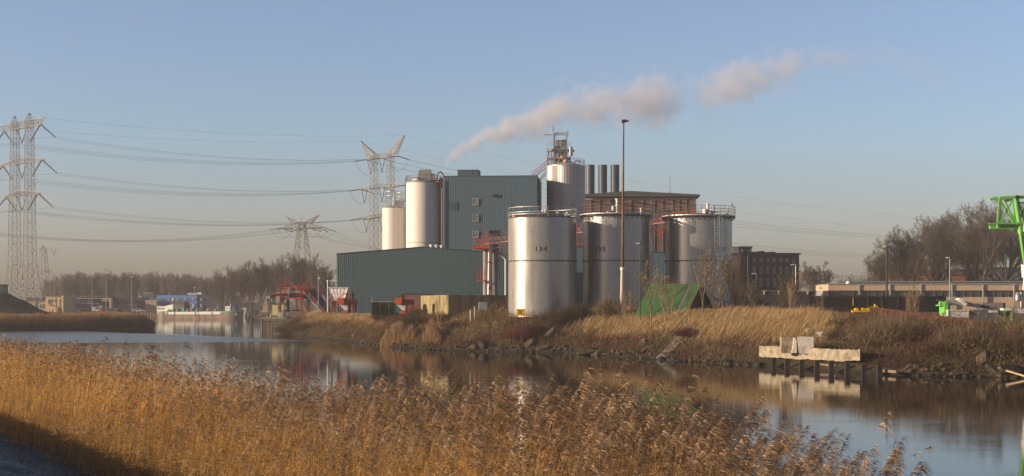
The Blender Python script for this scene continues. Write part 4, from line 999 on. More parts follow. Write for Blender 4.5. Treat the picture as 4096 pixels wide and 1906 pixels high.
def ex_small(t, R, H):
    mb = MB(); mb.bar((0.6, -R-0.05, 0), (0.55, -R*.96-0.05, H+0.1), 0.10); mb.build('pipe', M['white'], t)
    mb = MB(); mb.path([(0.0, -0.6, H+.1), (-.06, -0.6, H+1.0), (0.1, -0.6, H+2.1)], 0.10); mb.box((1.0, 0, H+0.85), (1.6, 1.0, 0.9)); rail_ring(mb, 1.4, H+1.3, 1.5, 10, w=0.05); mb.path([(-0.6, -.6, H+.2), (1.7, -.8, H+.5)], 0.09)
    for k in range(6): mb.bar((0.2+.35*k, -0.6, H+.3), (0.2+.35*k, -.6, H+2.6), .05)
    mb.bar((.2, -.6, H+2.4), (2.0, -.6, H+2.4), .05); mb.build('roof_equipment', M['galv'], t)
    mb = MB(); 
    for k in range(9): mb.box((R*0.86, -R*0.5, H*0.3+k*1.0), (0.05, 0.1, 0.3))
    mb.build('step', M['beige'], t)
silo(1575, 247, 833, 1.96, 'shorter slim off-white silo with a vertical seam, next to the lattice pylon', 'offwhite', ex_small)

def tower_silo():
    D = 245.5; R = 3.28; x = X(2264, D); H = Z(668, D)-G
    t = thing('process_tower', 'ribbed metal silo tower with a steel frame and platforms on its roof', 'silo', (x, D, G))
    n = 150; vs = []; fs = []
    for i in range(n):
        a = 2*math.pi*i/n; rr = R+(0.05 if i % 2 else 0.0)
        vs += [(rr*math.cos(a), rr*math.sin(a), 0), (rr*math.cos(a), rr*math.sin(a), H)]
    for i in range(n): fs.append((2*i, 2*((i+1) % n), 2*((i+1) % n)+1, 2*i+1))
    MB()._add(vs, fs).build('shell', M['steelrib'], t)
    mb = MB()
    for z in (H*0.55, H-4.3, H-9): mb.lathe([(R+.03, z-.05), (R+0.08, z-.05), (R+0.08, z+.05), (R+.03, z+.05)], 64, cap=False)
    mb.lathe([(R+.03, H-.05), (R+0.1, H-.05), (R+.1, H+.08), (R-.2, H+.1)], 64, cap=False); mb.build('band', M['galv'], t)
    MB().lathe([(R, H), (R*.75, H+.35), (R*.3, H+.75), (0.05, H+.85)], 48, cap=False).build('roof', M['galv'], t)
    s = D/F   # metres per photo pixel here
    def P(px, py, dy=0): return ((px-2264)*s, dy, (HOR-py)*s+CH-G)
    # corrugated lift housing
    mb = MB(); a = P(2216, 660); b = P(2272, 562)
    def cbox(px0, px1, py0, py1, d0, d1):
        p = P(px0, py1, d0); q = P(px1, py0, d0); mb.corr((p[0], d0), (q[0], d0), p[2], q[2], .25, .05); mb.corr((q[0], d0), (q[0], d1), p[2], q[2], .25, .05); mb.corr((p[0], d1), (p[0], d0), p[2], q[2], .25, .05)
        mb.bb((p[0], d0, q[2]-.03), (q[0], d1, q[2]+.02))
    cbox(2216, 2270, 612, 668, 0.2, 2.4); cbox(2221, 2266, 560, 586, 0.3, 2.4); cbox(2214, 2270, 586, 612, 0.05, 2.4)
    mb.build('lift_housing', M['grey'], t)
    mb = MB()
    for px in (2218, 2268): mb.bar(P(px, 662, -.1), P(px, 535, -.1), .17); mb.bar(P(px, 662, 2.5), P(px, 535, 2.5), .15)
    mb.bar(P(2178, 540, 0), P(2268, 540, 0), .16, .2); mb.bar(P(2220, 533, 0), P(2268, 533, 0), .2, .2); mb.bar(P(2218, 545, -.1), P(2268, 583, -.1), .07); mb.bar(P(2268, 545, 2.4), P(2240, 562, 2.4), .07)
    mb.bar(P(2214, 660, -.2), P(2213, 502, -.2), .10); mb.bar(P(2213, 525, -.2), P(2213, 504, -.2), .2)
    mb.bar(P(2270, 545, -.1), P(2271, 525, -.1), .28, .2); mb.bar(P(2205, 545, 0), P(2207, 585, 0), .03); mb.build('top_frame', M['galv'], t)
    for (pa, pb_, py, dd) in ((2188, 2280, 600, 'upper'), (2188, 2283, 634, 'lower')):
        p, q = P(pa, py, -1.2), P(pb_, py, -1.2); f = MB(); f.bb((p[0], -1.2, p[2]-.08), (q[0], 2.8, p[2]+.05))
        f = f.build('platform', M['galv'], t); r = MB()
        for k in range(8):
            xx = p[0]+(q[0]-p[0])*k/7; r.bar((xx, -1.2, p[2]), (xx, -1.2, p[2]+1.1), .05)
        for h in (.55, 1.1): r.bar((p[0], -1.2, p[2]+h), (q[0], -1.2, p[2]+h), .04); r.bar((q[0], -1.2, p[2]+h), (q[0], 2.8, p[2]+h), .04); r.bar((p[0], -1.2, p[2]+h), (p[0], 2.8, p[2]+h), .04)
        r.build('guard_rail', M['galv'], f)
    mb = MB()
    for px in (2194, 2205, 2216, 2234, 2281): mb.bar(P(px, 664, -1.1), P(px, 600, -1.1), .13)
    for px in (2194, 2281): mb.bar(P(px, 664, 2.6), P(px, 600, 2.6), .13)
    mb.bar(P(2196, 615, -1.1), P(2210, 602, -1.1), .08); mb.bar(P(2234, 612, -1.1), P(2224, 602, -1.1), .08); mb.bar(P(2236, 612, -1.1), P(2246, 602, -1.1), .08); mb.bar(P(2250, 622, -1.1), P(2272, 602, -1.1), .08)
    mb.bar(P(2204, 640, -1.1), P(2220, 615, -1.1), .07); mb.build('support_frame', M['galv'], t)
    mb = MB(); mb.path([P(2243, 637, -1.5), P(2250, 634, -1.5), P(2266, 642, -1.4)], 0.36, 10); mb.tube(P(2262, 655, -1.3), P(2262, 640, -1.3), .5, .42); mb.tube(P(2258, 664, -1.0), P(2258, 655, -1.0), .75, .5)
    mb.build('inlet_elbow', M['beige'], t)
    mb = MB(); mb.tube(P(2280, 628, -1.6), P(2280, 592, -1.6), .16); mb.tube(P(2287, 628, -1.5), P(2287, 592, -1.5), .14); mb.build('cylinder', M['white'], t)
    mb = MB(); mb.bar(P(2288, 606, -1.4), P(2293, 607, -1.4), .06); mb.box(P(2293, 608, -1.4), (.25, .25, .3)); mb.build('floodlight', M['black'], t)
    mb = MB(); mb.tube(P(2199, 601, -1.45), P(2199, 601, -1.3), .30); mb.build('dish_antenna', M['white'], t)
    mb = MB(); rail_ring(mb, R-.05, H, 1.15, 16, w=.05)
    mb.path([(1.4, -1.8, H+.2), (1.6, -1.8, H+.9), (2.1, -1.7, H+1.0), (2.5, -1.6, H+.5)], .07); mb.build('railing', M['darkred'], t)
    # sloping stair down to the tall block
    mb = MB(); a1, b1 = P(2128, 712, 0.5), P(2190, 666, .5)
    mb.bar(a1, b1, .16); mb.bar((a1[0], 1.4, a1[2]), (b1[0], 1.4, b1[2]), .16)
    a2, b2 = P(2160, 720, .5), P(2190, 690, .5); mb.bar(a2, b2, .25); mb.bar(P(2156, 722, .9), P(2190, 676, .9), .1)
    for k in range(18):
        u = k/17; xx = a1[0]+(b1[0]-a1[0])*u; zz = a1[2]+(b1[2]-a1[2])*u; mb.box((xx, .95, zz), (.22, .9, .04))
    st = mb.build('stair', M['galv'], t); mb = MB()
    for h in (.5, 1.0): mb.bar((a1[0], .5, a1[2]+h), (b1[0], .5, b1[2]+h), .05); mb.bar((a1[0], 1.4, a1[2]+h), (b1[0], 1.4, b1[2]+h), .05)
    for k in range(6):
        u = k/5; xx = a1[0]+(b1[0]-a1[0])*u; zz = a1[2]+(b1[2]-a1[2])*u; mb.bar((xx, .5, zz), (xx, .5, zz+1), .05)
    mb.build('hand_rail', M['red'], st)
tower_silo()

def brick_hall():
    D = 268; x0, x1 = X(2338, D), X(2783, D); t = thing('brick_hall', 'brown brick boiler hall with white window strips and an overhanging dark roof', 'building', (x0, D, G-0.2), R_(-2))
    L = x1-x0; H0 = Z(790, D)-G+.2; dep = 10
    MB().bb((0, 0, 0), (L, dep, H0)).build('wall', M['brick'], t)
    ov = X(2797, D)-X(2783, D); up = L*0.40
    mb = MB(); pts = [(-0.3, -0.7, H0+0.05), (L+ov, -0.7, H0+0.05), (L+ov, -0.7, Z(781, D)-G+.2), (up, -0.7, Z(766, D)-G+.2), (-0.3, -0.7, Z(779, D)-G+.2)]
    mb.prism(pts, (0, dep+1.4, 0)); mb.build('roof', M['darkgrey'], t)
    mb = MB(); mb.bar((0, -.06, H0-0.35), (L, -.06, H0-.35), .12); mb.build('cornice_strip', M['white'], t)
    for i, px in enumerate((2363, 2399, 2436, 2443, 2523, 2571, 2606, 2616, 2650, 2688, 2715, 2744, 2779)):
        u = X(px, D)-x0; w_ = .11 if i in (0, 2, 3, 4, 6, 7, 9, 12) else .05
        MB().bar((u, -.07, 0), (u, -.07, H0-.4), w_, .12).build('window_strip', M['grey'], t)
    for i, px in enumerate((2370, 2445, 2533, 2625, 2693)):
        u = X(px, D)-x0; MB().box((u-.2, -.6, Z(805, D)-G+.2), (.3, 1.1, .16)).build('bracket_lamp', M['dark'], t)
    for py in (815, 843, 985, 930):
        for pa, pb_ in ((2606, 2616), (2436, 2443)):
            u0, u1 = X(pa, D)-x0, X(pb_, D)-x0; z = Z(py, D)-G+.2; MB().bar((u0, -.08, z), (u1, -.08, z), .09).build('cross_strip', M['grey'], t)
    for pa, pb_ in ((2500, 2520), (2620, 2680), (2560, 2604)):
        u0, u1 = X(pa, D)-x0, X(pb_, D)-x0; z0, z1 = Z(868, D)-G+.2, Z(842, D)-G+.2
        MB().box(((u0+u1)/2, -.03, (z0+z1)/2), (u1-u0, .1, z1-z0)).build('window', M['glass'], t)
    mb = MB(); u = X(2687, D)-x0; mb.bar((u, 5, H0), (u, 5, Z(690, D)-G), .05); mb.tube((u, 5, H0+1.0), (u, 5, H0+1.6), .08); mb.build('antenna', M['dark'], t)
brick_hall()
for i, (px, nm) in enumerate(((2361, 'left one of three dark steel chimneys behind the brick hall, next to the ribbed tower'), (2411, 'middle one of three dark steel chimneys rising behind the brick hall'), (2460, 'right one of three dark steel chimneys, closest to the rusty light mast'))):
    D = 285; s = D/F; x = X(px, D); t = thing('chimney', nm, 'chimney', (x, D, G), 0, 'three steel chimneys'); H = Z(661, D)-G; r = 17.5*s
    MB().lathe([(r, 0), (r, H), (r-.08, H), (r-.08, H-1.5)], 32, cap=False).build('flue', mat('flue_steel', (0.07, 0.08, 0.105), 0.5, 0.2, 0.15, .8, streak=True), t)
    mb = MB()
    for z in (H-.06, H-4.2, H-8.4): mb.lathe([(r, z-.05), (r+.05, z-.05), (r+.05, z+.05), (r, z+.05)], 32, cap=False)
    mb.build('band', M['darkgrey'], t)

def truss_bridge():
    D = 199.5; A = W(1925, 975, D); B = W(2790, 871, D); t = thing('conveyor_bridge', 'orange red lattice conveyor bridge running up behind the three tanks', 'conveyor', (A.x, A.y, G))
    o = t.location; A = A-o; B = B-o; d = (B-A); L = d.length; dn = d.normalized(); n = 26
    def q(u, z, y=0): return A+d*u+Vector((0, y, z))
    deck = MB(); deck.bar(q(0, 0, 0.7), q(1, 0, .7), 1.5, .22); deck.build('deck', M['redlight'], t)
    br = MB()
    for y in (0, 1.4):
        br.bar(q(.1, -1.75, y), q(1, -1.75, y), .12); br.bar(q(0.08, -.3, y), q(.10, -1.75, y), .1)
        for k in range(n):
            u0 = .1+.9*k/n; u1 = .1+.9*(k+1)/n
            br.bar(q(u0, -1.75 if k % 2 else -.12, y), q(u1, -.12 if k % 2 else -1.75, y), .10); 
            if k % 2 == 0: br.bar(q(u0, -1.75, y), q(u0, -.1, y), .08)
    br.build('truss', M['redlight'], t)
    rl = MB()
    for y in (-.05, 1.45):
        for h in (.55, 1.1): rl.bar(q(0, h, y), q(1, h, y), .05)
        for k in range(44): rl.bar(q(k/43, 0, y), q(k/43, 1.1, y), .045)
    rl.build('railing', M['redlight'], t)
    bt = MB()
    for k in range(60):
        u = .06+.94*k/60; bt.box(q(u, .45, .7), (.34, .9, .35), ry=-math.atan2(d.z, d.x))
    bt.build('belt_cover', M['galv'], t)
    ed = MB(); ed.bar(q(.02, -.14, -.08), q(1, -.14, -.08), .1, .1); ed.build('edge_beam', M['white'], t)
    # end platform with its lower balcony
    pf = MB(); pf.bb(q(-.03, -.6, -.6)+Vector((-.3, 0, 0)), q(.04, -.45, 2)+Vector((0, 0, 0)))
    for xx in (-.9, -.3, .4):
        pf.bar((A.x+xx-.1, -.6, A.z-.5), (A.x+xx-.1, -.6, A.z+.9), .07)
    for h in (-.1, .35, .9): pf.bar((A.x-1.1, -.6, A.z+h), (A.x+.5, -.6, A.z+h), .06)
    pf.bar((A.x+.4, 0, A.z), (A.x+.35, 0, A.z+2.4), .12); pf.bar((A.x+.4, 0, A.z+2.3), (A.x+1.0, 0, A.z+.7), .08)
    for zz in (-5.2,):
        pf.bb((A.x-.6, -.6, A.z+zz-.1), (A.x+.5, .6, A.z+zz+.1))
        for xx in (-.6, -.1, .5): pf.bar((A.x+xx, -.6, A.z+zz), (A.x+xx, -.6, A.z+zz+1.6), .06)
        for h in (.8, 1.6): pf.bar((A.x-.6, -.6, A.z+zz+h), (A.x+.5, -.6, A.z+zz+h), .05)
    pf.bar((A.x+.6, 0, A.z-6.8), (A.x+.6, 0, A.z), .12); pf.build('end_platform', M['redlight'], t)
    MB().box((A.x+1.9, .6, A.z+1.5), (1.6, 1.0, .7)).build('drive_box', M['dark'], t)
    MB().bar((A.x-.3, .3, A.z-1.0), (A.x+11, .3, A.z+.95), .13).build('pipe', M['galv'], t)
    # legs under the bridge
    for px, w_ in ((1942, .36), (1982, .42)):
        xx = X(px, D+1.5)-o.x; c = MB(); c.tube((xx, 1.2, -.2), (xx, 1.2, A.z-.3+(xx-A.x)*.14), w_, n=20); c.build('column', M['brick'] if False else mat('column_grey', (.30, .27, .26), .7), t)
    mb = MB()
    for k in range(30): mb.bar((A.x+.25, .6, .4+k*.3), (A.x+.65, .6, .4+k*.3), .03)
    for xx in (.25, .65): mb.bar((A.x+xx, .6, 0), (A.x+xx, .6, A.z-.5), .05)
    mb.build('ladder', M['galv'], t)
    mb = MB(); mb.tube(Vector((X(1955, D)-o.x, .4, 2.5)), Vector((X(1961, D)-o.x, .4, 8.5)), .22, .3); mb.tube(Vector((X(1961, D)-o.x, .4, 8.5)), Vector((X(1963, D)-o.x, .4, 9.9)), .3, .08); mb.build('hopper_pipe', M['white'], t)
    mb = MB(); mb.path([(X(1960, D)-o.x, .1, .3), (X(1968, D)-o.x, .1, 3.0), (X(1962, D)-o.x, .1, 3.6), (X(1955, D)-o.x, .1, 3.3)], .1); mb.bar((X(1950, D)-o.x, .1, 7.1), (X(1972, D)-o.x, .1, 6.9), .15); mb.build('hose', M['dark'], t)
    mb = MB(); 
    for k in range(3): mb.bar((X(1993, D)-o.x, .6, 9-k*1.4), (X(2001, D)-o.x, .6, 7.6-k*1.4), .1); mb.bar((X(2001, D)-o.x, .6, 7.6-k*1.4), (X(1995, D)-o.x, .6, 7.4-k*1.4), .08)
    mb.build('brace', M['darkred'], t)
truss_bridge()
def bent_pipe():
    D = 203; t = thing('bent_pipe', 'white standing pipe with a bent top between the grey columns and tank 134', 'pipe', (X(2022, D), D, G-.2)); s = D/F
    P = lambda px, py: ((px-2022)*s, 0, Z(py, D)-G+.2)
    MB().path([P(2022, 1240), P(2022, 1040), P(2011, 1026)], .12).build('pipe', M['white'], t)
    MB().tube(P(2012, 1028), P(2010, 1025), .2).build('cap', M['galv'], t)
bent_pipe()
# ------------------------------------------------------------------ yard, bank furniture and the right side
def yard_wall():
    D = 190; c = X(1793, D); t = thing('concrete_wall', 'mossy concrete yard wall, its left return sunlit and yellowish', 'wall', (c, D, G-.3)); H = Z(1181, D)-G+.3
    def pan(p, q, name, m, n):
        p = Vector(p); q = Vector(q); d = q-p
        for k in range(n):
            a = p+d*(k/n); b = p+d*((k+1)/n-.004); mb = MB(); mb.bar(a+Vector((0, 0, H/2)), b+Vector((0, 0, H/2)), .22, H); mb.build(name, m, t)
    pan((0, 0, 0), (X(2060, D+3)-c, 3.2, 0), 'front_panel', M['concgreen'], 4)
    e = Vector((X(1686, D+22)-c, 22, 0)); pan((0, .2, 0), e, 'side_panel', M['concgreen'], 3)
    mb = MB(); mb.bar((0, -.15, 0), (0, -.15, H+.02), .2); mb.build('corner_post', M['conclight'], t)
    for px in (1856, 1919): MB().bar((X(px, D)-c, -.2+.36*(X(px, D)-c), 0), (X(px, D)-c, -.2+.36*(X(px, D)-c), H), .08).build('joint_strip', M['concgreen'], t)
yard_wall()
def ibc():
    D = 183; x = X(1932, D); g = Z(1244, D); t = thing('wire_crate', 'white plastic container in a wire cage by the yard wall', 'crate', (x, D, g-.0))
    MB().box((0, 0, .62), (1.12, .95, .9)).build('tank', M['white'], t)
    mb = MB(); w, d, h0, h1 = .6, .52, .1, 1.1
    for k in range(8):
        xx = -w+2*w*k/7; mb.bar((xx, -d, h0), (xx, -d, h1), .03); mb.bar((xx, d, h0), (xx, d, h1), .03)
    for k in range(7):
        yy = -d+2*d*k/6; mb.bar((-w, yy, h0), (-w, yy, h1), .03); mb.bar((w, yy, h0), (w, yy, h1), .03)
    for k in range(5):
        z = h0+(h1-h0)*k/4
        for y in (-d, d): mb.bar((-w, y, z), (w, y, z), .03)
        for xx in (-w, w): mb.bar((xx, -d, z), (xx, d, z), .03)
    mb.build('cage', M['galv'], t); MB().box((0, 0, .05), (1.2, 1.0, .14)).build('pallet', M['wood'], t)
    mb = MB()
    mb.lathe([(.12, 0), (.12, .07)], 12, (0, 0, 1.07)); mb.build('lid', M['dark'], t)
ibc()
def post(px, py0, py1, D, label, w=.16, m='white', name='post'):
    x = X(px, D); g = gz(x, D); z0 = Z(py0, D); o = MB(); o.box((0, 0, (z0-g)/2), (w, w, z0-g+.2)); o.box((0, 0, z0-g+.12), (w*.7, w*.7, .05))
    oo = o.build(name, M[m]); oo.location = (x, D, g); tag(oo, label, 'post')
post(1881, 1245, 1265, 181, 'short white marker post left of the wire crate, lower of two')
post(1898, 1229, 1250, 182, 'taller white marker post standing just left of the wire crate', .13)

def hopper():
    D = 206; s = D/F; x = X(1370, D); t = thing('steel_hopper', 'large grey-white ribbed steel hopper on red legs left of the green hall', 'hopper', (x, D, G), R_(-12)); P = lambda px, py: ((px-1370)*s, Z(py, D)-G)
    def fr(pts0, z0, pts1, z1, mb):
        vs = [(*p, z0) for p in pts0]+[(*p, z1) for p in pts1]; mb._add(vs, [(i, (i+1) % 4, (i+1) % 4+4, i+4) for i in range(4)])
    (l0, zt), (r0, _) = P(1328, 1152), P(1408, 1152); (l1, zm), (r1, _) = P(1333, 1172), P(1399, 1172); (l2, zb), (r2, _) = P(1352, 1202), P(1388, 1202)
    rect = lambda l, r, d: [(l, -d), (r, -d), (r, d), (l, d)]
    mb = MB(); fr(rect(l1, r1, 1.45), zm, rect(l0, r0, 1.5), zt, mb); fr(rect(l2, r2, 1.3), zb, rect(l1, r1, 1.45), zm, mb); mb.build('bin', M['white'], t)
    mb = MB(); mb.bar((l1-.1, -1.45, zm), (r1+.1, -1.45, zm), .14)
    mb.bar((l0-.1, -1.62, zt), (r0+.1, -1.62, zt), .1)
    for k in range(6):
        u = k/5; mb.bar((l0+(r0-l0)*u, -1.5, zt), (l1+(r1-l1)*u, -1.46, zm), .07); mb.bar((l1+(r1-l1)*u, -1.45, zm), (l2+(r2-l2)*u, -1.31, zb), .06)
    mb.build('rib', M['galv'], t)
    for xx in (l1+.15, r1+.1):
        for y in (-1.3, 1.3): MB().bar((xx, y, 0), (xx, y, zm), .2).build('leg', M['darkred'], t)
        MB().bar((xx, -1.2, zm*.5), (xx, 1.2, zm*.5), .14).build('cross_bar', M['darkred'], t)
    MB().bar((l1+.25, -1.3, .4), (r1+.0, -1.3, zm*.55), .1).build('brace', M['darkred'], t)
hopper()
def bunker(px, label, D):
    s = D/F; x = X(px, D); t = thing('loading_bunker', label, 'loading bunker', (x, D, G-.05)); P = lambda a, py: ((a-px)*s, Z(py, D)-G)
    l, z1 = P(px-30, 1201); _, z0 = P(px, 1213); r, _ = P(px+42, 1200)
    MB().bb((l+.9, -.9, z0-.2), (r, .9, z1+.15)).build('trough', M['darkred'], t)
    MB().bb((l-.1, -1.0, z0-.1), (l+.9, 1.0, z1+.35)).build('end_box', M['redlight'], t)  # sunlit left end: the light is put into its orange, trough stays dark red
    mb = MB(); mb.prism([(l+.1, -.7, z0-.1), (l+1.4, -.7, z0-.1), (l+1.3, -.7, z0-1.0), (l+.9, -.7, z0-1.0)], (0, 1.4, 0)); mb.build('chute', M['white'], t)
    mb = MB(); mb.bb((l+.5, -.6, z0-1.5), (l+1.3, .6, z0-1.1)); mb.bb((l+1.0, -.3, -.1), (l+1.15, .3, z0-1.4)); mb.build('vibrator', M['redlight'], t)
    for xx in (l+1.5, r-.2):
        for y in (-.7, .7): MB().bar((xx, y, 0), (xx, y, z0-.2), .14).build('leg', M['darkred'], t)
    mb = MB()
    for k in range(5):
        xx = l+1+(r-l-1)*k/4; mb.bar((xx, -.93, z0-.2), (xx, -.93, z1+.1), .07)
    mb.bar((l+.2, -.9, z1+.4), (l+.9, -.9, z1+1.0), .08); mb.bar((l+.9, -.9, z1+1.0), (l+1.7, -.9, z1+.3), .08)
    mb.build('frame', M['darkred'], t)
bunker(1385, 'red loading bunker with sunlight put into its orange end, under the large hopper', 204)
bunker(1614, 'red loading bunker with sunlight put into its orange end, between green container and mossy wall', 200)
def green_container():
    D = 206; x = X(1535, D); t = thing('open_container', 'open green ribbed container with pale uprights before the green hall', 'container', (x, D, G-.4)); s = D/F; w = 45*s; h = Z(1207, D)-G+.4
    mb = MB(); mb.bb((-w, .9, 0), (w, 1.0, h)); mb.bb((-w, -1, 0), (-w+.08, 1, h)); mb.bb((w-.08, -1, 0), (w, 1, h)); mb.bb((-w, -1, 0), (w, 1, .1)); mb.build('body', M['greencont'], t)
    for k in range(9):
        xx = -w+2*w*k/8; MB().bar((xx, -1.05, 0), (xx, -1.05, h), .1).build('upright', M['greencont' if k % 3 else 'conclight'], t)
    mb = MB(); mb.bar((-w, -1.05, h), (w, -1.05, h), .14); mb.bar((-w, -1.0, h), (-w, -1.0, h+.9), .1); mb.build('top_rail', M['conclight'], t)
green_container()

def gantry():
    D = 262; s = D/F; x = X(1170, D); t = thing('loading_gantry', 'red steel loading gantry with a humped conveyor sloping down to the right', 'gantry', (x, D, G-.2))
    P = lambda px, py, y=0: Vector(((px-1170)*s, y, Z(py, D)-G+.2))
    def bars(name, L, m='red', w=.14):
        mb = MB()
        for a, b in L: mb.bar(a, b, w)
        return mb.build(name, M[m], t)
    for px, y, top in ((1127, -1.5, 1119), (1143, 2.5, 1121), (1213, -1.5, 1119), (1228, 2.5, 1121)):
        MB().bar(P(px, 1250, y), P(px, top, y), .24 if y < 0 else .2).build('post', M['darkred'], t)
    bars('stay', [(P(1143, 1122, 2.5), P(1175, 1147, 2.5)), (P(1143, 1122, 0), P(1135, 1165, 0)), (P(1228, 1122, 2.5), P(1198, 1146, 2.5))], 'redlight', .13)
    bars('cross_brace', [(P(1152, 1202, 1), P(1185, 1232, 1)), (P(1185, 1232, 1), P(1210, 1210, 1)), (P(1235, 1210, 1), P(1262, 1230, 1))], 'darkred', .1)
    mb = MB(); mb.prism([P(1125, 1190, -1.4), P(1215, 1190, -1.4), P(1215, 1212, -1.4), P(1207, 1208, -1.4), P(1197, 1196, -1.4), P(1148, 1196, -1.4), P(1136, 1206, -1.4), P(1125, 1212, -1.4)], (0, .2, 0)); mb.build('portal_beam', M['red'], t)
    mb = MB(); mb.bb(P(1090, 1186, -1), P(1232, 1179, 3)); mb.bb(P(1085, 1179, -1), P(1230, 1173, -.8)); mb.build('deck', M['darkred'], t)
    mb = MB()
    for k in range(22): mb.bar(P(1090+6.4*k, 1186, -1.1), P(1090+6.4*k, 1175, -1.1), .06)
    mb.bar(P(1090, 1175, -1.1), P(1230, 1175, -1.1), .08); mb.bar(P(1090, 1180, -1.1), P(1230, 1180, -1.1), .06); mb.build('rail', M['red'], t)
    # humped conveyor
    pts = [(1130, 1172), (1160, 1171), (1190, 1167), (1218, 1171), (1226, 1176), (1262, 1220), (1290, 1250)]
    up = [(a+ (0 if i < 4 else 6), b-6) for i, (a, b) in enumerate(pts)]
    mb = MB()
    for (a, b), (c, d) in zip(pts[:-1], pts[1:]): mb.bar(P(a, b, -1.2), P(c, d, -1.2), .10, .3)
    mb.build('lower_edge', M['galv'], t)
    mb = MB()
    for (a, b), (c, d) in zip(pts[:-1], pts[1:]):
        p, q = P(a, b-4, -1.0), P(c, d-4, -1.0); mb._add([p, q, q+Vector((0, 0, .42)), p+Vector((0, 0, .42))], [(0, 1, 2, 3)]); mb.bar(p, q, .16, .3)
    mb.build('side_beam', M['redlight'], t)
    # the sloping belt itself, seen from the side and slightly above
    mb = MB(); a, b = P(1232, 1158, -.8), P(1305, 1248, -.8)
    mb._add([a, b, b+Vector((1.1, 1.8, .05)), a+Vector((1.1, 1.8, .05))], [(0, 1, 2, 3)]); mb._add([a+Vector((0, 0, -.12)), b+Vector((0, 0, -.12)), b+Vector((1.1, 1.8, -.1)), a+Vector((1.1, 1.8, -.1))], [(0, 3, 2, 1)])
    mb.build('belt', M['darkblue'], t)
    mb = MB(); p, q = P(1222, 1160, -.9), P(1298, 1252, -.9); mb.bar(p, q, .25, .35); mb.bar(p+Vector((.5, 0, 0)), q+Vector((.5, 0, 0)), .1); mb.build('belt_frame', M['redlight'], t)
    mb = MB(); p, q = P(1258, 1162, 1.2), P(1326, 1250, 1.2); mb.bar(p, q, .3, .45); mb.build('belt_frame', M['darkred'], t)
    mb = MB()
    for (a, b), (c, d) in zip(pts[:3], pts[1:4]):
        mb.bar(P(a, b-24, -1.2), P(c, d-24, -1.2), .06); mb.bar(P(a, b-13, -1.2), P(c, d-13, -1.2), .05)
    for k in range(24):
        px = 1160+k*4; py = np.interp(px, [p_[0] for p_ in pts], [p_[1] for p_ in pts]); mb.bar(P(px, py, 1.2), P(px, py-24, 1.2), .05)
    mb.bar(P(1158, 1147, 1.2), P(1275, 1148, 1.2), .07); mb.bar(P(1275, 1148, 1.2), P(1325, 1205, 1.2), .07); mb.bar(P(1226, 1152, -1.3), P(1290, 1232, -1.3), .07); mb.bar(P(1226, 1162, -1.3), P(1286, 1238, -1.3), .05)
    for k in range(16):
        u = k/15; mb.bar(P(1226+64*u, 1174+72*u, -1.3), P(1226+64*u, 1153+79*u, -1.3), .05); mb.bar(P(1275+50*u, 1165+60*u, 1.3), P(1275+50*u, 1148+57*u, 1.3), .05)
    mb.build('railing', M['red'], t)
    for px, y0, y1 in ((1165, 1150, 1171), (1189, 1148, 1168), (1213, 1148, 1170), (1241, 1173, 1188), (1271, 1207, 1225)): MB().bar(P(px, y0, -1.4), P(px, y1, -1.4), .09).build('rail_post', M['galv'], t)
    mb = MB(); mb.bar(P(1131, 1152, -1.4), P(1158, 1152, -1.4), .05); mb.bar(P(1131, 1161, -1.4), P(1158, 1161, -1.4), .05); mb.bar(P(1158, 1152, -1.4), P(1158, 1190, -1.4), .07); mb.bar(P(1108, 1173, -1.4), P(1160, 1173, -1.4), .07); mb.build('white_rail', M['white'], t)
    MB().box(P(1076, 1190, -1), (20*s*.9, .8, 10*s)).build('end_box', M['beige'], t); MB().box(P(1090, 1188, -1), (9*s, 1.0, 12*s)).build('roller_drum', M['dark'], t)
    mb = MB(); mb.bar(P(1143, 1200, 2), P(1143, 1250, 2), .35); mb.bar(P(1149, 1200, 2), P(1149, 1250, 2), .2); mb.build('dark_column', M['dark'], t)
    mb = MB(); mb.bb(P(1155, 1196, 0), P(1226, 1186, 2)); mb.build('machinery', M['dark'], t)
    mb = MB(); mb.bar(P(1237, 1185, 1), P(1237, 1250, 1), .12); mb.bar(P(1197, 1170, 1), P(1197, 1250, 1), .14); mb.bar(P(1224, 1180, 0), P(1224, 1250, 0), .1); mb.bar(P(1216, 1210, 0), P(1216, 1250, 0), .1); mb.build('support', M['red'], t)
gantry()
def flag_pole():
    D = 255; x = X(1273, D); t = thing('derrick_pole', 'thin white pole with a slanting stay on the red gantry slope', 'pole', (x, D, G-.2)); s = D/F; z = lambda py: Z(py, D)-G+.2
    MB().bar((0, 0, 0), (0, 0, z(1101)), .14).build('pole', M['galv'], t); MB().bar((0, 0, z(1108)), ((1320-1273)*s, .4, z(1202)), .07).build('stay', M['galv'], t)
    MB().lathe([(.05, 0), (.16, .1), (.1, .4)], 10, (.2, 0, z(1119))).build('lantern', M['yellow'], t)
flag_pole()
def pipe_frame():
    D = 224; x = X(1311, D); t = thing('pipe_frame', 'thin pale pipe bracket fixed to the left corner of the green hall', 'pipe', (x, D, G-.2)); z = lambda py: Z(py, D)-G+.2
    MB().path([(0, 0, 0), (0, 0, z(1125)), (X(1350, D)-x, 0, z(1125))], .09).build('pipe', M['white'], t)
    mb = MB(); mb.tube((0, 0, z(1125)-.15), (0, 0, z(1125)+.15), .14); mb.build('elbow', M['galv'], t)
pipe_frame()
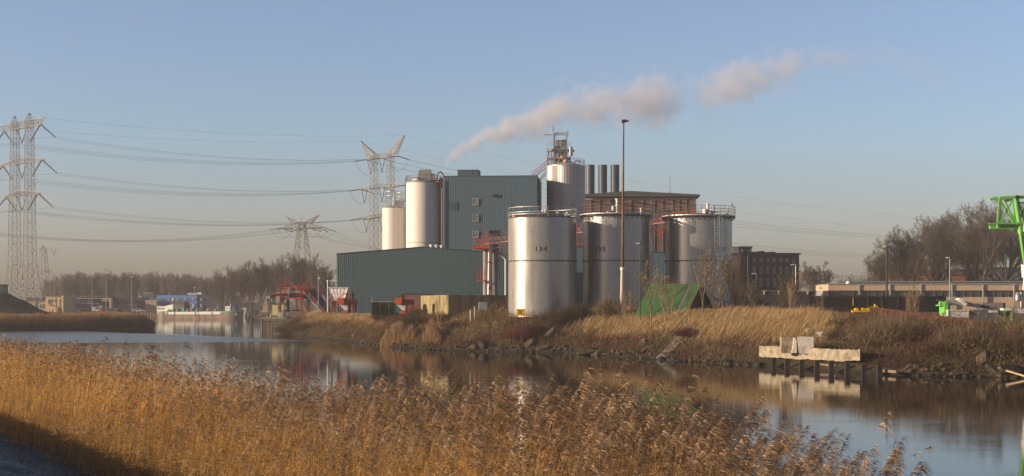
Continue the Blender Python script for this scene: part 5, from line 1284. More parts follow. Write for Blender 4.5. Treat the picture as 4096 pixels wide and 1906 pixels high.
def chute_wall():
    D = 236; x = X(1330, D); t = thing('retaining_wall', 'tall pale yellow ribbed panel wall at the foot of the red conveyor', 'wall', (x, D, G-.3)); s = D/F; P = lambda px, py: ((px-1330)*s, Z(py, D)-G+.3)
    a = P(1305, 1199); b = P(1321, 1201); c = P(1341, 1232); d = P(1341, 1250); e = P(1328, 1250)
    MB().prism([(p[0], 0, p[1]) for p in (a, b, c, (d[0], -.2), (e[0], -.2), (a[0]+.6, a[1]-1.2))], (0, .3, 0)).build('panel', M['beige'], t)
    mb = MB(); mb.bb((b[0], .2, 0), (b[0]+1.5, 1.6, b[1]-.1)); mb.build('dark_side', M['concgreen'], t)
    for k in range(5):
        u = k/4; MB().bar((a[0]+(c[0]-a[0])*u, -.05, max(0, a[1]-2.2-u*.8)), (a[0]+(c[0]-a[0])*u, -.05, a[1]-(a[1]-c[1])*max(0, u-.3)/.7-.05), .07).build('rib', M['conc'], t)
chute_wall()

# ---- jetty with cabinet and slabs at the left end of the site
def jetty():
    D = 272; s = D/F; x = X(1095, D); t = thing('pile_jetty', 'concrete jetty head on a row of wooden piles at the left end of the bank', 'jetty', (x, D, 0)); z1, z0 = Z(1268, D), Z(1282, D)
    MB().bb((X(1050, D)-x, -1.5, z0+.25), (X(1150, D)-x, 5, z1)).build('deck', M['conc'], t)
    MB().bb((X(1048, D)-x-.05, -1.6, z0-.2), (X(1150, D)-x, -1.4, z0+.3)).build('edge_beam', M['wood'], t)
    for k in range(15):
        xx = X(1053+k*6.6, D)-x; MB().tube((xx, -1.35, -1.2), (xx, -1.35, z0-.15), .13, n=8).build('pile', M['wood'], t)
    for k in range(6):
        MB().tube((X(1049, D)-x+.1, -.4+k*1.0, -1.2), (X(1049, D)-x+.1, -.4+k*1.0, z0+.2), .13, n=8).build('pile', M['wood'], t)
    MB().tube((X(1087, D)-x, -1.2, z1), (X(1087, D)-x, -1.2, z1+.45), .07).build('bollard', M['galv'], t)
jetty()
def cabinet():
    D = 273; s = D/F; x = X(1115, D); z = Z(1266, D); t = thing('equipment_cabinet', 'pale yellow steel cabinet with rusty roof edge on the concrete jetty', 'cabinet', (x, D, z)); w = 24.5*s; h = 50*s
    MB().bb((-w, -1, .15), (w, 1.2, h-.15)).build('body', mat('cabinet_yellow', lin(204, 190, 138), .6, 0, .12, 1.5, streak=True), t)
    MB().bb((-w-.05, -1.05, h-.15), (w+.05, 1.25, h)).build('roof', M['rust'], t); MB().bb((-w, -.9, 0), (w, 1.1, .15)).build('plinth', M['rust'], t)
    MB().bb((-w*.72, -1.03, .3), (w*.02, -1.0, h-.35)).build('door', mat('cabinet_door', lin(214, 200, 150), .6), t); MB().bb((w*.05, -1.05, .25), (w*.13, -1.0, h-.3)).build('hinge_strip', M['darkgrey'], t)
cabinet()
def slabs():
    D = 270; s = D/F; x = X(1127, D)
    for k in range(4):
        z = Z(1267, D)+k*.33; o = MB(); o.box((0, 0, .14), (.95-.03*(k % 2), 1.6, .24)); o.box((0, -.4, -.02), (.8, .12, .06)); o.box((0, .4, -.02), (.8, .12, .06)); o = o.build('concrete_slab', M['concwhite']); o.location = (x+(.1 if k == 3 else -.04*(k % 2)), D-.5, z+.03); o.rotation_euler = (0, 0, .05*k-.07)
        tag(o, ('bottom', 'second lowest', 'third', 'topmost')[k]+' white concrete slab of the stack beside the cabinet on the jetty', 'slab', 'stacked concrete slabs')
    o = MB(); o.box((0, 0, 0), (3.4, 1.2, .22)); o.box((-1.6, 0, .02), (.1, 1.3, .3)); o = o.build('beam', M['dark']); o.location = (X(1160, D), D-.3, Z(1243, D)); tag(o, 'dark steel beam lying over the slab stack towards the bush', 'beam')
slabs()
def jetty_box():
    D = 268; t = thing('switch_box', 'small white switch box on a post right of the yellow cabinet', 'box', (X(1149, D), D, 3.2)); z = Z(1233, D)-3.2
    MB().box((0, 0, z), (.55, .3, .5)).build('box', M['white'], t); MB().bar((0, .1, 0), (0, .1, z-.25), .08).build('post', M['galv'], t)
jetty_box()

# ---- masts and lamps
def big_mast():
    D = 172; s = D/F; x = X(2490, D); g = gz(x, D); t = thing('light_mast', 'tall rusty floodlight mast with a white lower sleeve, in front of tank 135', 'light mast', (x, D, g)); z = lambda py: Z(py, D)-g
    MB().tube((-.10, 0, 0), (0, 0, z(1075)), .24, .22, 20).build('sleeve', mat('white_rusty_sleeve', lin(186, 176, 164), .6, 0, .1, 2.2, streak=True, col2=lin(150, 92, 58), thr=(.54, .68)), t)
    MB().tube((0, 0, z(1078)), (.14, 0, z(494)), .185, .085, 16).build('pole', mat('rusty_pole', lin(100, 66, 46), .75, 0.0, .3, 1.6, streak=True, col2=lin(140, 118, 98), thr=(.45, .75)), t)
    mb = MB(); mb.tube((.0, 0, z(1082)), (0, 0, z(1070)), .28); mb.build('collar', M['white'], t)
    mb = MB(); mb.box((.35, 0, z(488)), (.9, .5, .12), ry=-.25); mb.box((.1, 0, z(484)), (.35, .4, .25)); mb.box((.3, .1, z(482)), (.3, .3, .2), ry=.4); mb.bar((.1, 0, z(494)), (.55, 0, z(480)), .08); mb.build('floodlight', M['dark'], t)
    MB().box((.28, -.1, .75), (.22, .2, .55)).build('junction_box', M['dark'], t)
big_mast()
def lamp(px, top, D, label, m='galv', head='both', r=.055, base=None, hw=.45, name='street_lamp'):
    x = X(px, D); g = gz(x, D) if base is None else base; h = Z(top, D)-g; t = thing(name, label, 'street lamp', (x, D, g))
    MB().tube((0, 0, 0), (0, 0, h), r*1.3, r, 10).build('pole', M[m], t)
    mb = MB()
    if head in ('both', 'left'): mb.box((-hw*.6, 0, h+.02), (hw*.9, .22, .14), ry=-.1)
    hd = mb.build('lamp_head', M['white'], t)
    if head == 'both': MB().box((hw*.5, 0, h+.02), (hw*.6, .2, .13), ry=.1).build('lamp_head', M['dark'], t)
    MB().bar((-hw*.4, 0, h-.03), (hw*.4, 0, h-.03), .05).build('bracket', M[m], t)
lamp(2560, 975, 166, 'slim dark green lamp post with two boxy heads in front of tank 135', 'darkgreen', r=.06)
lamp(3547, 988, 205, 'dark lamp post with a pale head before the left part of the bare trees', 'dark', r=.12, hw=.6)
lamp(3799, 1032, 200, 'light grey lamp post in front of the long hall, left of the crane boom', 'grey', r=.07, hw=.5)
lamp(3025, 1096, 236, 'tall white lamp post in front of the dark brick factory, left one', 'white', 'left', r=.07, hw=.7)
lamp(3019, 1129, 250, 'shorter white lamp post close behind the left white one', 'white', 'left', r=.06, hw=.5)
lamp(3183, 1060, 236, 'white lamp post before the right edge of the dark brick factory', 'white', 'both', r=.07, hw=.8)

# ---- green A-shaped roof shed
def green_shed():
    D = 166; a = R_(40); Bp = W(2805, 1139, D); zr = Bp.z; g = G; L = 7.2; w = 3.3; h = zr-g+.1
    t = thing('roof_shed', 'steep green corrugated roof standing on the ground, dark open gable on its right', 'shed', (Bp.x, Bp.y, g-.1), -a)
    # local x along the ridge (towards the left is negative), local -y is the slope facing us
    n = 44
    def slope(sgn, name, m, x0=-L, x1=0):
        mb = MB(); vs = []; k = int((x1-x0)/.16)
        for i in range(k+1):
            xx = x0+(x1-x0)*i/k; o = .035 if i % 2 else 0; nx, nz = sgn*h, w; q = math.hypot(nx, nz); vs += [(xx, sgn*w+nx/q*o, 0+nz/q*o), (xx, nx/q*o, h+nz/q*o)]
        mb._add(vs, [(2*i, 2*i+2, 2*i+3, 2*i+1) for i in range(k)]); return mb.build(name, m, t)
    slope(-1, 'roof_slope', M['greenroof'], -L, -1.75); slope(-1, 'roof_slope', M['greenroof'], -1.35, 0); slope(1, 'roof_slope', M['greenroof'])
    mb = MB(); mb.quad((-1.8, -w+.05, -.02), (-1.3, -w+.05, -.02), (-1.3, .0, h-.06), (-1.8, 0, h-.06)); mb.build('gap_strip', M['darkgrey'], t)
    mb = MB(); mb.quad((-.25, -w+.1, 0), (-.25, w-.1, 0), (-.25, 0, h-.08)); mb.quad((-L+.1, -w+.1, 0), (-L+.1, 0, h-.08), (-L+.1, w-.1, 0)); mb.build('gable', mat('gable_boards', lin(72, 50, 42), .9, 0, .25, 3, streak=True), t)
    MB().bar((-L, 0, h+.05), (.05, 0, h+.05), .25, .08).build('ridge_cap', M['greenroof'], t)
    mb = MB(); mb.bar((.02, w, 0), (.02, 0, h), .1); mb.bar((.02, -w, 0), (.02, 0, h), .1); mb.build('barge_board', M['rust'], t)
green_shed()
def lean_roof():
    D = 172; t = thing('tilted_board', 'tilted pale sheet roof leaning against the right side of the green shed', 'sheet', (X(2880, D), D, G-.1)); s = D/F
    z = lambda py: Z(py, D)-G+.1
    MB().prism([(-.85, 0, z(1192)), (.65, 0, z(1207)), (1.0, 0, 0), (.35, 0, 0), (-.2, 0, z(1215))], (0, .25, 0)).build('sheet', M['beige'], t)
    MB().bar((-.9, -.05, z(1191)), (.9, -.05, z(1209)), .12).build('roof_edge', M['darkblue'], t)
lean_roof()
def thatch_hut():
    D = 190; s = D/F; t = thing('thatched_hut', 'low dark hut with a brown pitched roof before the spiked wall', 'hut', (X(3035, D), D, G-.1)); z = lambda py: Z(py, D)-G+.1
    l, r = (2990-3035)*s, (3075-3035)*s
    mb = MB(); mb._add([(l, -1.2, z(1216)), (r, -1.2, z(1216)), ((3030-3035)*s, .5, z(1193)), ((3012-3035)*s, .5, z(1193)), (l, 2.2, z(1216)), (r, 2.2, z(1216))], [(0, 1, 2, 3), (1, 5, 2), (5, 4, 3, 2), (4, 0, 3)]); mb.build('roof', M['thatch'], t)
    mb = MB(); mb.bb((l+.2, -.9, 0), (r-.2, 2, z(1217))); mb.build('wall', M['darkwood'], t); mb = MB(); mb.bar((l, -1.2, z(1217)), (r, -1.2, z(1217)), .12); mb.build('fascia', M['black'], t)
thatch_hut()
def pale_heap():
    D = 176; rng = random.Random(4); o = MB()
    for k in range(9): o.box((rng.uniform(-.6, .6), rng.uniform(-.3, .3), .3+rng.uniform(0, .7)), (.35, .3, .4), rng.uniform(0, 3), rng.uniform(0, 1))
    ob = o.build('rubbish_pile', M['beige']); ob.location = (X(2933, D), D, G); tag(ob, 'pale pinkish junk pile in the weeds right of the tilted sheet', 'junk pile')
pale_heap()

def factory():
    D = 332; s = D/F; x0, x1 = X(2958, D), X(3217, D); t = thing('brick_factory', 'dark four-storey brick factory with rows of white framed windows and a roof turret', 'building', (x0, D, G-.5)); L = x1-x0; H = Z(1017, D)-G+.5
    u = lambda px: X(px, D)-x0; z = lambda py: Z(py, D)-G+.5
    t.rotation_euler.z = R_(14)
    MB().bb((0, 0, 0), (L, 5, H)).build('wall', M['brickdark'], t); MB().bb((-.2, -.3, H), (L+.3, 5.2, H+.35)).build('cornice', M['dark'], t)
    tw = MB(); tw.bb((u(2957), .2, H+.3), (u(3012), 4, z(990))); tw = tw.build('turret', M['brickdark'], t); MB().bb((u(2954), -.1, z(990)), (u(3015), 4.3, z(986))).build('turret_roof', M['dark'], tw)
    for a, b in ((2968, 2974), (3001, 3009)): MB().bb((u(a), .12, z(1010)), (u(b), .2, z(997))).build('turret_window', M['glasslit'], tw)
    mb = MB(); mb.prism([(u(3045), .5, H+.3), (u(3082), .5, H+.3), (u(3065), .5, z(1003))], (0, 4, 0)); mb.prism([(u(3020), 1, H+.3), (u(3035), 1, H+.3), (u(3032), 1, z(1006)), (u(3026), 1, z(1008))], (0, 3, 0)); mb.prism([(u(3098), 1, H+.3), (u(3125), 1, H+.3), (u(3118), 1, z(1006)), (u(3100), 1, z(1006))], (0, 3, 0)); mb.build('skylight', M['darkgrey'], t)
    cols = [3021, 3050, 3079, 3107, 3135, 3163, 3191]
    for ri, (p0, p1) in enumerate(((1034, 1050), (1068, 1098), (1116, 1146))):
        for ci, cx in enumerate(cols):
            if ri == 2 and ci in (0, 5, 6): continue
            if ri == 0 and ci == 6: q0, q1 = 1036, 1060
            else: q0, q1 = p0, p1
            f = MB(); a, b = u(cx-7), u(cx+8); f.bb((a, -.08, z(q0)-.1), (b, -.02, z(q0)+.1)); f.bb((a, -.07, z(q1)), (a+.08, -.02, z(q0))); f.bb((b-.08, -.07, z(q1)), (b, -.02, z(q0))); f.bb(((a+b)/2-.05, -.065, z(q1)), ((a+b)/2+.05, -.02, z(q0)))
            f.bb((a, -.075, (z(q0)+z(q1))/2-.04), (b, -.02, (z(q0)+z(q1))/2+.04)); f = f.build('window', M['grey'], t); MB().bb((a, -.04, z(q1)), (b, -.03, z(q0))).build('pane', M['paneglass'], f)
    MB().bb((u(2992), -.15, 0), (u(2994), -.05, H)).build('downpipe', M['grey'], t)
factory()
def factory_wing():
    D = 322; x0 = X(2915, D); t = thing('brick_annex', 'low reddish brick annex joined to the left of the dark factory', 'building', (x0, D, G-.5)); L = X(2962, D)-x0
    MB().bb((0, 0, 0), (L, 8, Z(1020, D)-G+.5)).build('wall', M['brick'], t); MB().bb((-.1, -.15, Z(1020, D)-G+.5), (L+.1, 8, Z(1014, D)-G+.5)).build('roof', M['rust'], t)
factory_wing()
def spiked_wall():
    D = 228; s = D/F; x0, x1 = X(2900, D), X(3262, D); t = thing('spiked_wall', 'long dark wall with a toothed top edge and pale triangular brackets', 'wall', (x0, D, G-.3)); L = x1-x0; H = Z(1166, D)-G+.3
    MB().bb((0, 0, 0), (L, .4, H)).build('panel', mat('dark_board', (.045, .04, .042), .9, 0, .3, 1), t)
    mb = MB(); k = int(L/.42)
    for i in range(k): mb.bar((i*.42, .2, H), (i*.42, .2, H+.2), .12)
    mb.build('teeth', M['grey'], t)
    for px in (2943, 3003, 3058, 3117, 3175, 3232):
        u = X(px, D)-x0; MB().prism([(u-.15, -.15, H-.55), (u-.28, -.15, H+.12), (u+.28, -.15, H+.12), (u+.05, -.15, H-.2), (u, -.15, H-.6)], (0, .14, 0)).build('bracket', M['beige'], t)
spiked_wall()
def long_hall():
    D = 235; s = D/F; x0, x1 = X(3313, D), X(4230, D); t = thing('long_hall', 'long flat beige hall with a dark window band across the right background', 'building', (x0, D, G-.6)); L = x1-x0; z = lambda py: Z(py, D)-G+.6; u = lambda px: X(px, D)-x0
    t.rotation_euler.z = R_(-4)
    dep = 14.0; lw = 2.75; ang = math.atan2(dep, -2.0)
    ex, ey = -0.75, 6.0   # left end wall runs back and to the left
    mb = MB(); mb.bb((0, 0, z(1163)), (L, .5, z(1139))); mb.prism([(0, 0, z(1163)), (ex-.0, ey+3, z(1163)), (ex, ey+3, z(1139)-.1), (0, 0, z(1139))], (.3, .3, 0)); mb.build('upper_wall', M['beige'], t)
    mb = MB(); mb.bb((0, .25, z(1188)), (L, .6, z(1163))); mb.build('window_band', M['glass'], t)
    for k in range(34):
        uu = u(3325+29*k)
        if uu < L: MB().bar((uu, .2, z(1188)), (uu, .2, z(1163)), .12).build('mullion', M['darkgrey'], t)
    for k in range(8):
        uu = u(3435+121*k)
        if uu < L: MB().bar((uu, -.08, 0 if k > 2 else z(1180)), (uu, -.08, z(1139)), .22).build('column', M['grey'], t)
    mb = MB(); mb.bb((u(3330), .3, 0), (L, .6, z(1188))); mb.build('lower_wall', M['beige'], t)
    mb = MB(); mb.corr((ex+.15, ey+3.1), (0, .3), 0, z(1163), .5, .08); mb.build('end_wall', M['grey'], t)
    mb = MB(); mb.bb((-.1, -.15, z(1139)), (L, .1, z(1136))); mb.prism([(-.1, -.1, z(1138)), (ex-.1, ey+3, z(1138)-.1), (ex-.1, ey+3, z(1136)-.1), (-.1, -.1, z(1136))], (.2, .1, 0)); mb.build('roof_edge', M['galv'], t)
    mb = MB(); mb._add([(0, .2, z(1137)), (L, .2, z(1137)), (L, dep, z(1137)), (ex, dep, z(1137)), (ex, ey+3, z(1137))], [(0, 1, 2, 3, 4)]); mb.build('roof', M['grey'], t)
    # scalloped roof light running along the hall
    mb = MB(); k = int((L-u(3400))/.55)
    for i in range(k):
        a = u(3400)+i*.55; mb.prism([(a, 1.2, z(1136)), (a+.38, 1.2, z(1136)), (a+.3, 1.2, z(1127)), (a+.02, 1.2, z(1125)), (a-.05, 1.2, z(1130))], (0, 3, 0))
    mb.build('roof_light', mat('scallop_grey', (.13, .13, .12), .7), t)
    mb = MB(); mb.lathe([(.42, 0), (.42, .15), (.36, .32), (.22, .46), (.03, .53)], 16, (u(3398), 1.5, z(1136))); mb.build('dome_vent', M['white'], t)
    MB().box((ex*.72, ey*.72+.6, z(1152)), (.5, .2, .2), .9).build('wall_lamp', M['black'], t)
long_hall()
def back_buildings():
    D = 350; x0, x1 = X(3880, D), X(4250, D); t = thing('slate_building', 'dark slate roofed building behind the bare trees at the right', 'building', (x0, D, G)); z = lambda py: Z(py, D)-G; L = x1-x0; u = lambda px: X(px, D)-x0
    MB().prism([(0, 0, z(1120)), (0, 4, z(1068)), (0, 8, z(1120))], (L, 0, 0)).build('roof', M['darkgrey'], t); MB().bb((.2, .3, 0), (L-.2, 7.7, z(1120))).build('wall', M['brickdark'], t)
    MB().bb((u(3965), 3, z(1072)), (u(3990), 5, z(1055))).build('chimney', M['brick'], t)
    x0 = X(3560, D); t = thing('brick_house', 'low orange brick house with small windows behind the left bare trees', 'building', (x0, D, G)); L = X(3870, D)-x0; u = lambda px: X(px, D)-x0
    MB().bb((0, 0, 0), (L, 6, z(1100))).build('wall', mat('orange_brick', lin(150, 98, 76), .9, 0, .12, .8), t); MB().prism([(-.2, -.3, z(1100)), (-.2, 3, z(1078)), (-.2, 6.3, z(1100))], (L+.4, 0, 0)).build('roof', mat('tile_roof', lin(112, 78, 66), .9), t)
    for px in (3670, 3722, 3742, 3765, 3790): MB().bb((u(px), -.06, z(1125)), (u(px+10), .02, z(1110))).build('window', M['glass'], t)
back_buildings()
def dark_fence():
    D = 198; x0, x1 = X(3238, D), X(3785, D); t = thing('screen_fence', 'long nearly black screen fence below the long hall', 'fence', (x0, D, G-.4)); L = x1-x0; H = Z(1189, D)-G+.4
    MB().bb((0, 0, 0), (L, .3, H)).build('panel', mat('black_screen', (.014, .013, .012), .9, 0, .4, .7, bump=.3), t)
    for k, px in enumerate((3412, 3470, 3526, 3590)): u = X(px, D)-x0; MB().bar((u, -.08, H-(.2 if k else 0)-1.2, ), (u, -.08, H-.02), .07).build('post', M['yellow' if k < 1 else 'brown'], t)
    mb = MB(); n = 30
    for k in range(n): mb.box((L*k/n, .1, H+.02), (L/n*.98, .5, .10+.1*(k*7 % 3)))
    mb.build('hedge_top', mat('hedge_top', (.03, .03, .018), .9), t)
dark_fence()
def yellow_machines():
    for px, D, lab, dk in ((3450, 170, 'small yellow roller machine in the weeds below the black screen fence', 0), (3500, 172, 'yellow hydraulic unit standing against the black screen fence', 1)):
        x = X(px, D); g = gz(x, D); t = thing('yellow_machine', lab, 'machine', (x, D, g)); z = lambda py: Z(py, D)-g
        if not dk:
            MB().bb((-1.3, -.4, z(1250)), (1.2, .4, z(1243))).build('frame', M['yellow'], t)
            for xx in (-.75, .05, .6):
                MB().tube((xx, -.3, z(1240)), (xx, .3, z(1240)), .22, n=14).build('wheel', M['yellow'], t)
            MB().bar((.7, 0, z(1240)), (2.3, 0, z(1246)), .25).build('arm', M['yellow'], t); MB().bb((-1.2, -.3, 0), (1.1, .3, z(1250))).build('base', M['dark'], t)
        else:
            MB().bb((-.4, -.3, z(1238)), (.3, .3, z(1226))).build('body', M['yellow'], t); MB().tube((0, 0, z(1226)), (0, 0, z(1218)), .13).build('filler', M['yellow'], t); MB().bb((-.3, -.2, 0), (.2, .2, z(1238))).build('base', M['dark'], t)
yellow_machines()
def sheet_piles():
    P0 = W(3480, 1232, 150); P1 = W(3700, 1262, 138); P2 = W(3960, 1296, 126); t = thing('sheet_piling', 'rust-brown sheet piling wall running down to the right through the scrub', 'sheet piling', (P0.x, P0.y, P0.z-1.5))
    o = t.location
    for a, b, n in ((P0, P1, 14), (P1, P2, 16)):
        for k in range(n):
            p = a.lerp(b, k/n)-o; q = a.lerp(b, (k+.62)/n)-o; r = a.lerp(b, (k+1)/n)-o
            MB().prism([p, q, q+Vector((.08, .35, 0)), r+Vector((0, .35, 0)), r+Vector((0, .45, 0)), q+Vector((.05, .45, 0)), p+Vector((0, .12, 0))], (0, 0, -1.0)).build('sheet', M['rust'], t)
    a, b, c = P0-o, P1-o, P2-o; mb = MB(); mb.bar(a+Vector((0, -.1, .05)), b+Vector((0, -.1, .05)), .3, .2); mb.bar(b+Vector((0, -.1, .05)), c+Vector((0, -.1, .05)), .3, .2); mb.build('capping_beam', M['rust'], t)
    P3 = W(3620, 1262, 137)-o; P4 = W(3860, 1294, 127)-o; mb = MB()
    mb.bar(P3, P4, .2)
    for k in range(12): q = P3.lerp(P4, k/11); mb.bar(q, q+Vector((0, 0, -.5)), .22, .1)
    mb.build('lower_waling', M['rust'], t)
sheet_piles()
def crane_truck():
    D = 146; s = D/F; x = X(3880, D); g = Z(1284, D); t = thing('crane_truck', 'white and green mobile crane with its grey boom lowered to the right', 'crane', (x, D, g)); P = lambda px, py, y=0: Vector(((px-3880)*s, y, Z(py, D)-g))
    MB().bb(P(3775, 1275, -1.2), P(3863, 1240, 1.2)).build('counterweight', M['white'], t)
    fr = MB()
    a, b, c_, d = P(3779, 1271, -1.23), P(3859, 1271, -1.23), P(3859, 1244, -1.23), P(3779, 1244, -1.23)
    for p, q in ((a, b), (b, c_), (c_, d), (d, a)): fr.bar(p, q, .05)
    fr.build('edge_trim', M['beige'], t)
    MB().bb(P(3863, 1282, -1.15), P(3990, 1241, 1.3)).build('body', mat('crane_grey', (.12, .12, .13), .5), t)
    MB().bb(P(3940, 1251, -1.2), P(3975, 1242, -1.1)).build('name_plate', M['white'], t)
    for px in (3872, 3982): MB().tube(P(px, 1256, -1.25), P(px, 1256, -1.1), .09).build('reflector', M['black'], t)
    mb = MB(); mb.bb(P(3767, 1258, -.9), P(3782, 1208, .9)); mb.bar(P(3770, 1250, -.8), P(3760, 1262, -.8), .3); mb.bar(P(3752, 1212, -.5), P(3772, 1214, -.5), .35)
    mb.bb(P(3751, 1225, -.7), P(3767, 1220, .7)); mb.bb(P(3796, 1240, -.2), P(3800, 1215, .2)); mb.bar(P(3755, 1212, 0), P(3772, 1235, 0), .2); mb.build('mast_foot', M['green'], t)
    mb = MB(); mb.tube(P(3760, 1206, 0), P(3778, 1206, 0), .26); mb.bar(P(3748, 1200, 0), P(3768, 1204, 0), .3); mb.build('winch', M['dark'], t)
    mb = MB(); mb._add([P(3778, 1204, -.4), P(3800, 1198, -.4), P(3850, 1204, -.4), P(3920, 1222, -.3), P(3918, 1232, -.3), P(3850, 1222, -.4), P(3800, 1222, -.4), P(3782, 1218, -.4),
                        P(3778, 1204, .4), P(3800, 1198, .4), P(3850, 1204, .4), P(3920, 1222, .3), P(3918, 1232, .3), P(3850, 1222, .4), P(3800, 1222, .4), P(3782, 1218, .4)],
                       [(7, 6, 5, 4, 3, 2, 1, 0), (8, 9, 10, 11, 12, 13, 14, 15)]+[(i, (i+1) % 8, (i+1) % 8+8, i+8) for i in range(8)]); mb.build('boom_base', M['grey'], t)
    mb = MB(); mb.bar(P(3900, 1222, 0), P(3984, 1235, 0), .36, .3); mb.build('boom_tip', M['dark'], t)
    mb = MB(); mb.tube(P(3838, 1202, -.6), P(3838, 1202, .6), .24); mb.bar(P(3838, 1203, -.5), P(3858, 1221, -.5), .3); mb.build('boom_joint', M['white'], t)
    for px in (4001, 4033): MB().bb(P(px-3, 1284, -1.1), P(px+3, 1243, -.9)).build('outrigger', M['green'], t)
    MB().bb(P(3998, 1245, -1.2), P(4018, 1242, -.9)).build('outrigger_bracket', M['green'], t)
    MB().bb(P(3999, 1243, -1.0), P(4042, 1234, .8)).build('deck_beam', M['white'], t); MB().bb(P(4036, 1254, -1.0), P(4087, 1236, .8)).build('cab_panel', M['white'], t)
    MB().bb(P(4040, 1284, -1), P(4100, 1254, 1.2)).build('chassis', M['darkgrey'], t)
crane_truck()
def ribbed_container():
    D = 158; s = D/F; t = thing('ribbed_container', 'dark grey ribbed container behind the crane boom', 'container', (X(3975, D), D, G-.8)); z = lambda py: Z(py, D)-G+.8; w = 47*s
    MB().bb((-w, 0, 0), (w, 2.2, z(1212))).build('body', M['darkgrey'], t); mb = MB()
    for k in range(22): mb.bar((-w+1.75*w*k/21, -.04, z(1240)), (-w+1.75*w*k/21, -.04, z(1213)), .07)
    mb.build('ribs', M['grey'], t)
    D = 160; t = thing('exhaust_stack', 'shiny white exhaust stack with a side vessel, right of the ribbed container', 'vessel', (X(4084, D), D, G-.8)); z = lambda py: Z(py, D)-G+.8
    MB().tube((0, 0, z(1240)), (0, 0, z(1170)), .11).build('pipe', M['white'], t); MB().lathe([(.05, 0), (.3, .15), (.3, .8), (.12, 1.1)], 20, (-.32, .1, z(1208))).build('vessel', M['steel'], t); MB().bb((-.8, -.2, 0), (.4, .6, z(1240))).build('base', M['grey'], t)
ribbed_container()
def gantry_crane():
    D = 152; s = D/F; x = X(4098, D); g = G-1.2; t = thing('gantry_crane', 'bright green lattice gantry crane entering at the right edge', 'gantry crane', (x, D, g)); P = lambda px, py, y=0: Vector(((px-4098)*s, y, Z(py, D)-g))
    def br(name, L, w=.18, m='green'):
        for a, b in L: MB().bar(a, b, w).build(name, M[m], t)
    br('top_chord', [(P(3996, 793), P(4240, 780)), (P(3996, 790, 3), P(4240, 777, 3))], .28)
    br('main_girder', [(P(3988, 905), P(4240, 905)), (P(3996, 905, 3), P(4240, 905, 3))], .35)
    MB().bb(P(3989, 913, -.2), P(4240, 898, .2)).build('girder_web', M['green'], t)
    br('crane_rail', [(P(3950, 897, -.4), P(4240, 890, -.4))], .16)
    mb = MB()
    for k in range(6): mb.bar(P(3998+12*k, 912, -.24), P(4006+12*k, 900, -.24), .05)
    mb.build('stiffener', M['darkgreen'], t)
    br('lattice_bar', [(P(3998, 793), P(3990, 897)), (P(3999, 797), P(4052, 890)), (P(4051, 800), P(3999, 890)), (P(4056, 795), P(4059, 890)), (P(4070, 793), P(4100, 890)), (P(4110, 800), P(4075, 890)), (P(4060, 800, 3), P(4100, 890, 3)), (P(4062, 812), P(4240, 812)), (P(4130, 790), P(4170, 890)), (P(4180, 790), P(4140, 890))], .17)
    MB().tube(P(4062, 795), P(4100, 1060), .27, n=16).build('leg', M['green'], t); MB().tube(P(4100, 1058), P(4104, 1110), .42, n=14).build('leg_sleeve', M['white'], t)
    MB().tube(P(4104, 1110), P(4112, 1280), .27, n=16).build('lower_leg', M['green'], t)
    mb = MB(); mb.prism([P(4098, 1060, -.5), P(4125, 1060, -.5), P(4130, 1180, -.5), P(4090, 1160, -.5)], (0, .5, 0)); mb.build('leg_cover', M['white'], t)
    br('leg_brace', [(P(4082, 965), P(4240, 965))], .22); MB().tube(P(4067, 935, -.4), P(4086, 1060, -.4), .06).build('cable_tube', M['dark'], t)
    MB().bb(P(4060, 800, -.4), P(4070, 783, 3.3)).build('head_block', M['dark'], t); MB().box(P(4094, 912, -.5), (.3, .4, .9)).build('control_box', M['beige'], t)
    mb = MB(); mb.path([P(4022, 914), P(4030, 945), P(4048, 955), P(4058, 930), P(4062, 914)], .03, 5); mb.build('hanging_cable', M['dark'], t)
    MB().tube(P(4200, 900, 3), P(4230, 1280, 3), .25, n=12).build('leg', M['green'], t)
gantry_crane()
# ------------------------------------------------------------------ pylons and power lines
ARM = Vector((21.1, -22.0, 0)).normalized()
def lattice(mb, base, top, n, w=.13, leg=.2, taper=1.0):
    """base/top: 4 corner points each; panels get taller towards the bottom; returns nothing"""
    hs = [0]; 
    for k in range(n): hs.append(hs[-1]+taper**(n-1-k))
    hs = [h/hs[-1] for h in hs]
    C_ = lambda i, u: Vector(base[i]).lerp(Vector(top[i]), u)
    for i in range(4): mb.bar(C_(i, 0), C_(i, 1), leg)
    for k in range(n):
        for i in range(4):
            j = (i+1) % 4; mb.bar(C_(i, hs[k]), C_(j, hs[k+1]), w*.7); mb.bar(C_(j, hs[k]), C_(i, hs[k+1]), w*.7)
            if k % 2 == 0: mb.bar(C_(i, hs[k]), C_(j, hs[k]), w*.7)
def arm_truss(mb, L0, L1, z, d0, h0, n, w=.12, tip=.25, fl=1.0):
    """horizontal lattice beam along local x from -L0 to L1"""
    def sec(x):
        Lm = L1 if x > 0 else L0; u = abs(x)/Lm; hh = h0*(1-u)+tip*u; dd = d0*(1-.8*u); return [(x, -dd/2, z), (x, dd/2, z), (x*fl, dd/2, z+hh), (x*fl, -dd/2, z+hh)]
    xs_ = [-L0+(L0+L1)*k/n for k in range(n+1)]; S = [sec(x) for x in xs_]
    for a, b in zip(S[:-1], S[1:]):
        for i in range(4): mb.bar(a[i], b[i], w)
        mb.bar(a[0], b[3], w*.7); mb.bar(a[1], b[2], w*.7); mb.bar(a[3], b[2], w*.6); mb.bar(a[0], b[1], w*.6)
        mb.bar(a[0], a[3], w*.7); mb.bar(a[1], a[2], w*.7)

